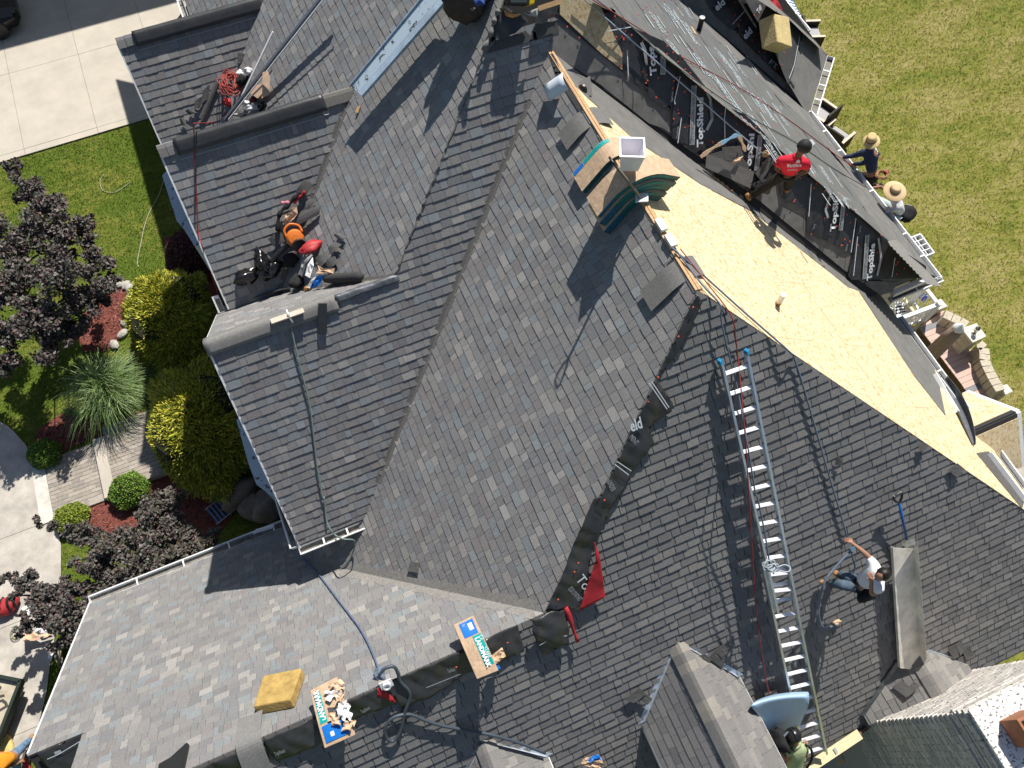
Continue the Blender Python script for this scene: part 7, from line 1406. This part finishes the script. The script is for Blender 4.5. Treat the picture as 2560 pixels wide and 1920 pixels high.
mb.poly(rg[0]); mb.poly(rg[-1][::-1]); mb.build('body', mKr, kr, smooth=True)
mb = MB(); mb.prism([kc + Vector((-1.6, -.75, .9)), kc + Vector((.7, -.75, .92)), kc + Vector((.7, .75, .92)), kc + Vector((-1.6, .75, .9))], Vector((-.1, 0, .1))); mb.prism([kc + Vector((-1.3, -.6, 1.0)), kc + Vector((.2, -.6, 1.0)), kc + Vector((.2, .6, 1.0)), kc + Vector((-1.3, .6, 1.0))], UP * .42); mb.build('cabin', mKr, kr, bevel=.08)
for x in (-1.35, 1.3):
    for s in (-1, 1): mb = MB(); mb.lathe(kc + Vector((x, s * .78, .33)), EY * s, ((.2, -.02), (.32, 0), (.33, .1), (.3, .16), (.18, .17)), 18); mb.build('wheel', mRub, kr)
# ------------------------------------------------------------------ people
SKINS = []
def skinmesh(name, pts, edges, m, parent, root=0, sub=2, extra=None):
    """one continuous surface grown round a skeleton: pts {(key): (pos, radius)}"""
    keys = list(pts); ix = {k: i for i, k in enumerate(keys)}; org = ORG[parent.name]; me = bpy.data.meshes.new(name)
    me.from_pydata([tuple(Vector(pts[k][0]) - org) for k in keys], [(ix[a], ix[b]) for a, b in edges], [])
    o = bpy.data.objects.new(name, me); link(o, parent); sk = o.modifiers.new('skin', 'SKIN'); sk.use_smooth_shade = True; sk.branch_smoothing = .4
    if not me.skin_vertices: me.skin_vertices.new()
    for k, i in ix.items():
        r = pts[k][1]; me.skin_vertices[0].data[i].radius = (r, r) if not isinstance(r, tuple) else r; me.skin_vertices[0].data[i].use_root = (i == root)
    ss = o.modifiers.new('sub', 'SUBSURF'); ss.levels = ss.render_levels = sub; SKINS.append((o, m, extra)); return o
def head_extra(c, face, up, R_=.105):
    """features joined into the body mesh: skull, nose, ears, brow, eyes, mouth"""
    c = Vector(c); f = Vector(face).normalized(); u = (Vector(up) - f * f.dot(Vector(up))).normalized(); s = f.cross(u); mb = MB(); b = bmesh.new(); bmesh.ops.create_icosphere(b, subdivisions=3, radius=1); vs = []
    for v in b.verts:
        q = v.co; k = 1 - .16 * max(0, -q.z) * (1 - max(0, q.x)); vs.append(c + f * q.x * R_ * .98 * k + s * q.y * R_ * .78 * k + u * q.z * R_ * 1.14)
    mb.mesh(vs, [tuple(v.index for v in fc.verts) for fc in b.faces]); b.free()
    blob(mb, c + f * R_ * 1.0 - u * R_ * .1, R_ * .17, R_ * .17, R_ * .26, 0, 0, 1)
    for sg in (-1, 1): blob(mb, c + s * sg * R_ * .8 - u * R_ * .08, R_ * .16, R_ * .16, R_ * .28, 0, 0, 1); blob(mb, c + f * R_ * .88 + s * sg * R_ * .33 + u * R_ * .16, R_ * .1, R_ * .1, R_ * .07, 0, 0, 1, m=1)
    blob(mb, c + f * R_ * .9 - u * R_ * .5, R_ * .08, R_ * .24, R_ * .06, 0, 0, 1, m=1); return mb
def hand_pts(P, E_, side, wr, el, curl, tgt=None):
    """palm, four unequal fingers and a thumb continuing the forearm"""
    d = (wr - el).normalized(); d = (Vector(tgt) - wr).normalized() if tgt is not None else d; b = d.cross(UP); b = b.normalized() if b.length > .1 else EX.copy(); n = b.cross(d)
    P['palm' + side] = (wr + d * .055, (.034, .022)); E_.append(('wr' + side, 'palm' + side))
    for i, (off, ln_) in enumerate(((-.03, .066), (-.01, .078), (.01, .074), (.028, .058))):
        a = wr + d * .085 + b * off; m_ = a + d * ln_ * .5 - n * curl * .5 * ln_; t = a + d * ln_ * (1 - .4 * curl) - n * curl * 1.1 * ln_
        for nm, p, r in (('a', a, .0095), ('m', m_, .0085), ('t', t, .007)): P['f%d%s%s' % (i, nm, side)] = (p, r)
        E_ += [('palm' + side, 'f%da%s' % (i, side)), ('f%da%s' % (i, side), 'f%dm%s' % (i, side)), ('f%dm%s' % (i, side), 'f%dt%s' % (i, side))]
    sg = -1 if side == 'L' else 1; a = wr + d * .035 - b * sg * .035; P['tha' + side] = (a, .011); P['tht' + side] = (a + d * .05 - b * sg * .03 - n * curl * .03, .009); E_ += [('palm' + side, 'tha' + side), ('tha' + side, 'tht' + side)]
def person(label, J, cloth, skin, face, legs=True, sleeves='short', hair=None, foot_m=None, curl=(.6, .6), shoes=True, headup=None):
    """J: pelvis chest neck head shL elL wrL shR elR wrR hpL knL anL toL (and R)"""
    J = {k: Vector(v) for k, v in J.items()}; base = J['anR'] if legs else J['pelvis']; t = thing('person', label, 'person', base); P = {}; E_ = []
    hu = headup or (J['head'] - J['neck'])
    P['pelvis'] = (J['pelvis'], (.13, .105)); P['belly'] = (J['pelvis'].lerp(J['chest'], .5), (.125, .095)); P['chest'] = (J['chest'], (.13, .09)); P['neck'] = (J['neck'], .052); P['skull'] = (J['head'], .075); E_ += [('pelvis', 'belly'), ('belly', 'chest'), ('chest', 'neck'), ('neck', 'skull')]
    for i, s in enumerate('LR'):
        P['sh' + s] = (J['sh' + s], .05); P['el' + s] = (J['el' + s], .041); P['wr' + s] = (J['wr' + s], .028); E_ += [('chest', 'sh' + s), ('sh' + s, 'el' + s), ('el' + s, 'wr' + s)]; hand_pts(P, E_, s, J['wr' + s], J['el' + s], curl[i])
        if legs:
            P['hp' + s] = (J['hp' + s], .088); P['kn' + s] = (J['kn' + s], .058); P['an' + s] = (J['an' + s], .038); P['to' + s] = (J['to' + s], .03); E_ += [('pelvis', 'hp' + s), ('hp' + s, 'kn' + s), ('kn' + s, 'an' + s), ('an' + s, 'to' + s)]
    skinmesh('body', P, E_, [skin, mat('eye_dark', (.03, .015, .012), .4)], t, extra=head_extra(J['head'], face, hu))
    # shirt
    S = {'hem': (J['pelvis'].lerp(J['chest'], .12), (.155, .125)), 'mid': (J['pelvis'].lerp(J['chest'], .5), (.155, .12)), 'chest': (J['chest'], (.185, .14)), 'collar': (J['chest'].lerp(J['neck'], .6), .1), 'collar2': (J['chest'].lerp(J['neck'], .92), .072)}; Es = [('hem', 'mid'), ('mid', 'chest'), ('chest', 'collar'), ('collar', 'collar2')]
    for s in 'LR':
        S['sh' + s] = (J['sh' + s], .088); Es.append(('chest', 'sh' + s)); f = .62 if sleeves == 'short' else 1; S['sl' + s] = (J['sh' + s].lerp(J['el' + s], f), .066 if f < 1 else .056); Es.append(('sh' + s, 'sl' + s))
        if sleeves == 'long': S['cf' + s] = (J['el' + s].lerp(J['wr' + s], .96), .042); Es.append(('sl' + s, 'cf' + s))
    skinmesh('shirt', S, Es, cloth[0], t)
    if legs:
        T = {'waist': (J['pelvis'].lerp(J['chest'], .16), (.15, .12)), 'pelvis': (J['pelvis'], (.16, .13))}; Et = [('waist', 'pelvis')]
        for s in 'LR':
            T['hp' + s] = (J['hp' + s], .11); T['kn' + s] = (J['kn' + s], .082); T['cf' + s] = (J['kn' + s].lerp(J['an' + s], .9), .064); Et += [('pelvis', 'hp' + s), ('hp' + s, 'kn' + s), ('kn' + s, 'cf' + s)]
        skinmesh('trousers', T, Et, cloth[1], t)
        if shoes:
            for s in 'LR':
                a, b = J['an' + s], J['to' + s]; d = (b - a); skinmesh('shoe', {'top': (a + UP * .05, .052), 'heel': (a - d.normalized() * .04 - UP * .02, .05), 'mid': (a.lerp(b, .5), (.052, .046)), 'toe': (b, (.05, .036))}, [('top', 'mid'), ('heel', 'mid'), ('mid', 'toe')], foot_m or mTan, t, root=2)
    if hair:
        c = J['head']; u = Vector(hu).normalized(); f = Vector(face).normalized(); mb = MB(); b = bmesh.new(); bmesh.ops.create_icosphere(b, subdivisions=3, radius=1); rv = random.Random(2)
        for v in b.verts: v.co = v.co * (1 + rv.uniform(-.035, .035))
        z = u; x = (f - u * f.dot(u)).normalized(); y = z.cross(x); vs = [c + u * .012 - x * .012 + x * v.co.x * .112 + y * v.co.y * .098 + z * v.co.z * .118 for v in b.verts]; fs = [tuple(v.index for v in fc.verts) for fc in b.faces if not (fc.calc_center_median().z < -.15 and fc.calc_center_median().x > -.3) and not (fc.calc_center_median().x > .55 and fc.calc_center_median().z < .35) and fc.calc_center_median().z > -.6]
        mb.mesh(vs, fs); b.free(); mb.build('hair', hair, t, smooth=True)
    return t, J
def straw_hat(t, c, up, brim, m, crown=.1, ch=.12, tilt=None):
    u = Vector(up).normalized(); mb = MB(); mb.lathe(c, u, ((brim, -.035), (brim * .98, -.03), (brim * .7, .0), (crown * 1.05, .01), (crown, .05), (crown * .9, ch * .85), (crown * .6, ch), (.0, ch * .88)), 28, sx=1.18, xdir=(.5, .9, 0)); mb.build('hat', m, t, smooth=True)
    mb = MB(); mb.lathe(c, u, ((crown * 1.08, .008), (crown * 1.04, .035), (crown * .98, .036)), 24, sx=1.18, xdir=(.5, .9, 0)); mb.build('hat_band', mat('hat_band', (.16, .09, .04), .8), t)
mSkD = mat('skin_deep', (.10, .05, .033), .5); mSkB = mat('skin_brown', (.30, .15, .095), .5); mSkT = mat('skin_tan', (.36, .19, .12), .5)
mBoot = mat('boot_tan', (.34, .18, .07), .7, noise=.2, nscale=14); mHair = mat('hair_black', (.012, .010, .009), .5)
def F(nm, col, n=.15): return mat(nm, col, .85, noise=n, nscale=9, bump=.25, bscale=18)
zA = tile(1840, 320, .14467)
def jz(tl, x, y, z): return G(*tl(x, y), z)
# worker in red
j = lambda x, y, z: jz(zA, x, y, z)
t, J = person('worker in red shirt and dark cap crouching on the black underlayment, back turned', dict(pelvis=j(880, 800, 8.42), chest=j(985, 580, 8.80), neck=j(1090, 455, 8.97), head=j(1165, 345, 9.12), shL=j(770, 560, 8.83), elL=j(690, 690, 8.55), wrL=j(800, 800, 8.45), shR=j(1215, 600, 8.83), elR=j(1235, 745, 8.56), wrR=j(1120, 800, 8.45), hpL=j(800, 810, 8.36), knL=j(580, 960, 8.22), anL=pC.hit(*zA(235, 1205), .09), toL=pC.hit(*zA(150, 1130), .06), hpR=j(960, 830, 8.36), knR=j(900, 950, 8.10), anR=pC.hit(*zA(880, 1060), .09), toR=pC.hit(*zA(830, 1125), .06)),
    (F('shirt_red', (.50, .012, .035)), F('trousers_black', (.018, .016, .014))), mSkD, j(1300, 250, 9.12) - j(1165, 345, 9.12) + UP * .1, foot_m=mBoot)
mb = MB(); c = J['head']; u = (J['head'] - J['neck']).normalized(); mb.lathe(c + u * .02, u, ((.113, -.02), (.116, .02), (.10, .075), (.06, .115), (.0, .125)), 20); mb.build('cap', mat('cap_black', (.016, .016, .018), .7), t, smooth=True)
f_ = (j(1300, 280, 9.12) - j(1165, 345, 9.12)).normalized(); mb = MB(); mb.prism([c + u * .06 + f_ * .06 + f_.cross(u) * .07, c + u * .05 + f_ * .17 + f_.cross(u) * .045, c + u * .05 + f_ * .17 - f_.cross(u) * .045, c + u * .06 + f_ * .06 - f_.cross(u) * .07], u * .008); mb.build('cap_peak', mat('cap_grey', (.35, .36, .38), .7), t)
# print on the back of the red shirt
bkn = (Vector((-.25, -.75, .62))).normalized(); A0 = J['chest'] + bkn * .19 - Vector((.13, -.06, .09)); text('WorthMore', t, A0, Vector((1, -.36, .0)), bkn, .075, mPW, bold=.003, sx=.62); text('ROOFING', t, A0 - Vector((-.02, .03, .065)), Vector((1, -.36, 0)), bkn, .045, mPW, sx=.8)
mb = MB(); q = J['chest'] + bkn * .192 + Vector((.0, .0, .02)); xd = Vector((1, -.36, 0)).normalized(); yd = bkn.cross(xd); mb.prism([q - xd * .03, q + xd * .03, q + xd * .03 + yd * .03, q + yd * .055, q - xd * .03 + yd * .03], bkn * .003); mb.build('emblem', mPW, t)
mb = MB(); mb.tube([J['pelvis'].lerp(J['chest'], .1) + Vector((math.cos(a) * .165, math.sin(a) * .135, 0)) for a in [k * .42 for k in range(16)]], .022, 6); mb.build('belt', mDarkCloth, t); mb = MB(); blob(mb, J['hpL'] + Vector((-.1, -.05, .0)), .07, .07, .1, 3, .2, 2); mb.build('tool_pouch', mDarkCloth, t, smooth=True)
# plank along the east eave
pa, pb_ = G(*zr2_(395, 245), 4.98), G(*zr2_(1210, 1245), 4.98); mPk = mat('plank_tan', (.46, .36, .20), .8, noise=.2, nscale=7, stretch=(1, 6, 6)); mb = MB(); mb.bar(pa, pb_, .36, .05); solo('scaffold_plank', mb, mPk, 'worn tan scaffold plank hung along the east eave under the two men', 'plank', pa, bevel=.006)
for k in (.1, .9): p = pa.lerp(pb_, k); mb = MB(); mb.bar(p - UP * .06 + EX * .25, p - UP * .06 - EX * .5, .06, .06); mb.bar(p - UP * .06 + EX * .1, dn(p, 0) + EX * .1, .07, .07, up=EY); solo('plank_jack', mb, mMetal, ('northern' if k < .5 else 'southern') + ' steel jack and post carrying the scaffold plank', 'jack', dn(p, 0), 'jacks carrying the scaffold plank')
# worker in navy
j = lambda x, y, z: jz(zr1_, x, y, z); j2 = lambda x, y, z: jz(zr2_, x, y, z)
t, J = person('worker in navy long sleeves and straw hat bending over the east gutter', dict(pelvis=j2(700, 130, 5.42), chest=j(1215, 1270, 5.88), neck=j(1215, 1150, 6.07), head=j(1215, 1075, 6.2), shL=j(1110, 1240, 5.9), elL=j(930, 1310, 5.68), wrL=j(720, 1335, 5.6), shR=j(1310, 1300, 5.88), elR=j(1090, 1440, 5.62), wrR=j(905, 1455, 5.5), hpL=j2(640, 150, 5.36), knL=j2(440, 130, 5.12), anL=j2(700, 255, 5.08), toL=j2(790, 265, 5.04), hpR=j2(760, 190, 5.34), knR=j2(560, 250, 5.10), anR=j2(800, 310, 5.08), toR=j2(880, 300, 5.04)),
    (F('shirt_navy', (.030, .042, .085)), F('trousers_dark', (.03, .022, .018))), mSkB, Vector((-.8, .5, -.35)), sleeves='long', foot_m=mDarkCloth, curl=(.8, .8), headup=Vector((-.15, .2, .9)))
straw_hat(t, J['head'] + Vector((0, .0, .06)), Vector((-.2, .25, .95)), .17, mat('straw', (.56, .42, .20), .85, noise=.2, nscale=50), .1, .12)
bkn = Vector((.5, -.35, .75)).normalized(); text('S&J', t, J['chest'].lerp(J['pelvis'], .12) + bkn * .185 + Vector((-.02, .12, 0)), Vector((.35, -.9, -.2)), bkn, .1, mPW, bold=.006); mb = MB(); q = J['chest'].lerp(J['pelvis'], .35) + bkn * .18; mb.cbox(q, Vector((.35, -.9, -.2)) * .17, bkn.cross(Vector((.35, -.9, -.2))) * .03, bkn * .004); mb.build('shirt_print', mat('print_maroon', (.30, .05, .08), .8), t)
mb = MB()
for k in range(40): pass
c = J['pelvis'] + Vector((.1, -.12, .08)); P = [c + Vector((math.cos(k * .6) * .12 + .02 * math.sin(k), math.sin(k * .6) * .1, .03 * math.sin(k * .5) + .001 * k)) for k in range(46)]; mb.tube(P, .011, 5); mb.build('harness_rope', mat('rope_orange', (.42, .2, .13), .7), t); mb = MB(); mb.cbox(c + Vector((.12, .02, .03)), (.08, 0, 0), (0, .07, 0), (0, 0, .08)); mb.build('red_pouch', mRed, t, bevel=.015)
# worker in white with the wide hat
t, J = person('worker in white shirt and wide straw hat sitting astride the scaffold plank', dict(pelvis=j2(1180, 800, 5.14), chest=j2(1130, 580, 5.58), neck=j2(1090, 480, 5.76), head=j2(1060, 430, 5.88), shL=j2(1030, 450, 5.6), elL=j2(850, 325, 5.45), wrL=j2(690, 345, 5.42), shR=j2(1110, 700, 5.58), elR=j2(940, 775, 5.4), wrR=j2(725, 825, 5.4), hpL=j2(1080, 740, 5.12), knL=j2(780, 520, 5.22), anL=j2(700, 640, 5.08), toL=j2(650, 620, 5.06), hpR=j2(1130, 850, 5.12), knR=j2(1010, 930, 5.26), anR=j2(1260, 1120, 5.08), toR=j2(1270, 1200, 5.05)),
    (F('shirt_white', (.72, .72, .75)), F('jeans_pale', (.40, .48, .46), .3)), mSkB, Vector((-.8, -.1, -.5)), foot_m=mat('shoe_red', (.36, .02, .05), .5), curl=(.7, .15), headup=Vector((-.1, 0, .95)))
straw_hat(t, J['head'] + Vector((.0, 0, .09)), Vector((-.1, .06, .98)), .225, mat('straw_wide', (.58, .42, .24), .85, noise=.12, nscale=60), .1, .1)
mb = MB(); blob(mb, J['pelvis'] + Vector((.08, -.06, .05)), .2, .2, .15, 4, .25, 3); mb.build('tool_bag', mDarkCloth, t, smooth=True); mb = MB(); mb.tube(spline([J['pelvis'] + Vector((.12, .1, .15)), J['pelvis'] + Vector((.24, 0, .14)), J['pelvis'] + Vector((.24, -.15, .1))], 6), .012, 6); mb.build('bag_cord', mat('cord_grey', (.3, .3, .3), .7), t)
cs_ = thing('tool_case', 'small open case with blue lining on the scaffold plank before the wide hat', 'case', j2(900, 690, 5.02)); q = [j2(*p, 5.1) for p in ((800, 640), (870, 580), (975, 640), (970, 730), (930, 755))]; mb = MB(); mb.prism(q, UP * -.06); mb.build('tray', mat('lining_blue', (.16, .42, .58), .5), cs_); mb = MB(); mb.bar(q[0] + UP * .03, q[4] + UP * .03, .03, .05); mb.build('edge', mPW, cs_)
mb = MB(); q = [j2(*p, 5.12) for p in ((590, 620), (630, 595), (720, 640), (650, 690))]; mb.prism(q, UP * -.05); solo('red_pouch', mb, mRed, 'small red pouch at the eave edge beside the scaffold plank', 'pouch', q[0], bevel=.01)
# worker in white t-shirt hanging on the rope
zE = tile(1960, 1200, .24113); j = lambda x, y, z: jz(zE, x, y, z)
ropeh = j(680, 640, 6.95)
t, J = person('worker in white t-shirt and jeans hanging on the rope beside the metal channel', dict(pelvis=j(775, 1075, 6.42), chest=j(945, 985, 6.80), neck=j(1000, 985, 6.95), head=j(1015, 985, 7.10), shL=j(930, 850, 6.84), elL=j(820, 745, 6.92), wrL=j(720, 665, 6.95), shR=j(1000, 1130, 6.84), elR=j(905, 1190, 6.66), wrR=j(905, 1050, 6.86), hpL=j(735, 1040, 6.38), knL=j(650, 1000, 6.50), anL=pB.hit(*zE(560, 985), .1), toL=pB.hit(*zE(510, 950), .08), hpR=j(740, 1110, 6.36), knR=j(600, 1085, 6.52), anR=pB.hit(*zE(450, 1065), .1), toR=pB.hit(*zE(365, 1055), .08)),
    (F('tshirt_white', (.74, .75, .78)), F('jeans_blue', (.075, .11, .15), .4)), mSkT, Vector((-.9, -.1, -.45)), hair=mHair, foot_m=mBoot, curl=(1, .8), headup=Vector((.1, .1, .95)))
mb = MB(); P = [J['pelvis'] + Vector((math.cos(a) * .16, math.sin(a) * .13, .03 * math.sin(a * 2))) for a in [k * .42 for k in range(16)]]; mb.tube(P, .024, 6)
for s in 'LR': mb.tube([J['hp' + s].lerp(J['kn' + s], .25) + Vector((math.cos(k * .7) * .11, .03 * math.cos(k), math.sin(k * .7) * .11)) for k in range(10)], .016, 6)
mb.build('harness', mDarkCloth, t, smooth=True); mb = MB(); blob(mb, J['pelvis'] + Vector((.02, -.2, -.04)), .14, .1, .11, 5, .3, 3); mb.build('tool_pouch', mDarkCloth, t, smooth=True)
gb = j(705, 715, 6.93); mb = MB(); mb.cbox(gb, (.08, 0, 0), (0, .05, .03), (0, -.02, .06)); solo('rope_grab', mb, mat('grab_blue', (.2, .3, .38), .35, .5), 'metal rope grab clipped under the hand of the worker in white', 'rope grab', gb)
mb = MB(); mb.tube(spline([j(700, 740, 6.92), j(715, 820, 6.8), j(735, 900, 6.6), J['pelvis'] + Vector((-.05, .14, .06))], 6), .014, 6); solo('lanyard', mb, mRopeB, 'short lanyard from the rope grab to the harness', 'lanyard', gb, smooth=True)
rope('lifeline', 'free end of the blue grey rope looping below the worker in white', [(None, 0, [j(690, 740, 6.9), j(600, 830, 6.85), j(520, 920, 6.8), j(440, 1020, 6.75), j(390, 1150, 6.6)]), (pB, .25, [zE(365, 1280), zE(360, 1400), zE(380, 1490), zE(420, 1530)]), (pB, .05, [zE(470, 1530), zE(530, 1500)])], .018, mRopeB)
heap('rope_end', 'frayed pale end of the rope on the old shingles', 'rope end', pB, zE(550, 1475), .05, (.06, .04, .03), mTan, 4, .6)
# worker in green on the ladder foot
j = lambda x, y, z: jz(zp, x, y, z)
t, J = person('worker in green shirt with black helmet and pack at the foot of the ladder', dict(pelvis=j(850, 1660, 4.1), chest=j(915, 1240, 4.62), neck=j(880, 1080, 4.82), head=j(850, 960, 4.96), shL=j(775, 1200, 4.68), elL=j(735, 1400, 4.50), wrL=j(640, 1275, 4.62), shR=j(1030, 1150, 4.66), elR=j(1080, 1330, 4.45), wrR=j(1075, 1200, 4.5), hpL=j(800, 1700, 4.05), knL=j(800, 1800, 3.95), anL=j(800, 1900, 3.72), toL=j(800, 1880, 3.68), hpR=j(900, 1700, 4.05), knR=j(930, 1800, 3.95), anR=j(960, 1900, 3.72), toR=j(960, 1880, 3.68)),
    (F('shirt_green', (.34, .40, .22)), F('trousers_black', (.018, .016, .014))), mSkT, Vector((-.2, .9, -.3)), foot_m=mBoot, curl=(.7, .7))
mb = MB(); u = Vector((-.15, .1, .95)).normalized(); mb.lathe(J['head'] + u * .01, u, ((.125, -.03), (.128, .02), (.11, .08), (.07, .12), (0, .135)), 20); mb.build('helmet', mat('helmet_black', (.01, .01, .011), .3, spec=.6), t, smooth=True); mb = MB()
for k in (-1, 0, 1): mb.tube([J['head'] + u * (.1 if k == 0 else .085) + Vector((k * .05, y, .05 - abs(y) * .3)) for y in (-.1, -.05, 0, .05, .1)], .012, 6)
mb.build('helmet_rib', mDarkCloth, t, smooth=True)
heap('black_bag', 'black tool bag slung left of the worker in green', 'bag', pB, zp(625, 1040), .5, (.14, .2, .16), mDarkCloth, 6, .3); mb = MB(); c = pB.hit(*zp(725, 930), .72); mb.cbox(c, (.09, .03, .0), (-.01, .03, .02), (0, 0, .01)); solo('silver_clip', mb, mMetal, 'silver clip on the black gear beside the helmet', 'clip', c)
mb = MB(); mb.tube(spline([J['shR'] + Vector((.02, .03, .08)), J['shR'] + Vector((.07, -.08, .06)), J['chest'] + Vector((.17, -.2, -.05)), J['pelvis'] + Vector((.18, 0, .1))], 6), .02, 6); mb.build('pack_strap', mDarkCloth, t, smooth=True)
# worker in orange on the ground
j = lambda x, y, z: jz(z2t, x, y, z)
t, J = person('worker in orange shirt and jeans bending at the edge of the lower left sidewalk', dict(pelvis=j(130, 830, .92), chest=j(30, 880, 1.18), neck=j(-50, 900, 1.25), head=j(-120, 910, 1.28), shL=j(10, 810, 1.2), elL=j(60, 900, .95), wrL=j(150, 900, .75), shR=j(0, 950, 1.2), elR=j(100, 935, .95), wrR=j(190, 895, .8), hpL=j(165, 800, .88), knL=j(240, 730, .5), anL=j(310, 660, .12), toL=j(328, 610, .07), hpR=j(150, 870, .88), knR=j(170, 960, .5), anR=j(150, 1040, .12), toR=j(160, 1010, .07)),
    (F('shirt_orange', (.72, .27, .02)), F('jeans_light', (.13, .21, .33), .4)), mSkT, Vector((-.6, -.2, -.7)), hair=mHair, foot_m=mBoot, curl=(.8, .8))
tb_ = thing('red_tool', 'red handled tool held out over the grass strip by the worker in orange', 'tool', j(240, 900, .1)); mb = MB(); mb.tube([j(185, 900, .72), j(230, 880, .45), j(265, 860, .12)], .02, 8); mb.build('handle', mRed, tb_, smooth=True); mb = MB(); mb.cbox(j(262, 920, .15), (.1, .03, 0), (-.05, .25, 0), (0, 0, .05)); mb.build('head', mRed, tb_, bevel=.01)
gheap('yellow_sack', 'pale yellow sack on the sidewalk behind the worker in orange', 'sack', z2t(45, 745), (.3, .22, .14), mat('sack_yellow', (.55, .42, .16), .9, noise=.2, nscale=9), 5, .05, .2)
mb = MB(); mb.bar(j(270, 770, .06), j(215, 1000, .06), .12, .05); solo('dark_board', mb, mat('dark_board', (.10, .075, .06), .8), 'dark board lying at the grass edge beside the worker in orange', 'board', j(250, 850, .06))
flush_shingles()
# grown surfaces and lettering become plain meshes
dg = bpy.context.evaluated_depsgraph_get()
for o, m, extra in SKINS:
    me = bpy.data.meshes.new_from_object(o.evaluated_get(dg)); o.modifiers.clear(); o.data = me; me.materials.clear()
    for mm in (m if isinstance(m, list) else [m]): me.materials.append(mm)
    if extra:
        off = ORG[o.parent.name]; b = bmesh.new(); b.from_mesh(me); vs = [b.verts.new(Vector(v) - off) for v in extra.v]
        for f, mi in zip(extra.f, extra.m): fc = b.faces.new([vs[k] for k in f]); fc.material_index = mi
        b.to_mesh(me); b.free()
    me.polygons.foreach_set('use_smooth', [True] * len(me.polygons))
for o, M in TEXTS:
    me = bpy.data.meshes.new_from_object(o.evaluated_get(dg)); q = bpy.data.objects.new('t', me); COL.objects.link(q)
    q.parent = o.parent; me.transform(M); n_ = o.name; bpy.data.objects.remove(o); q.name = n_
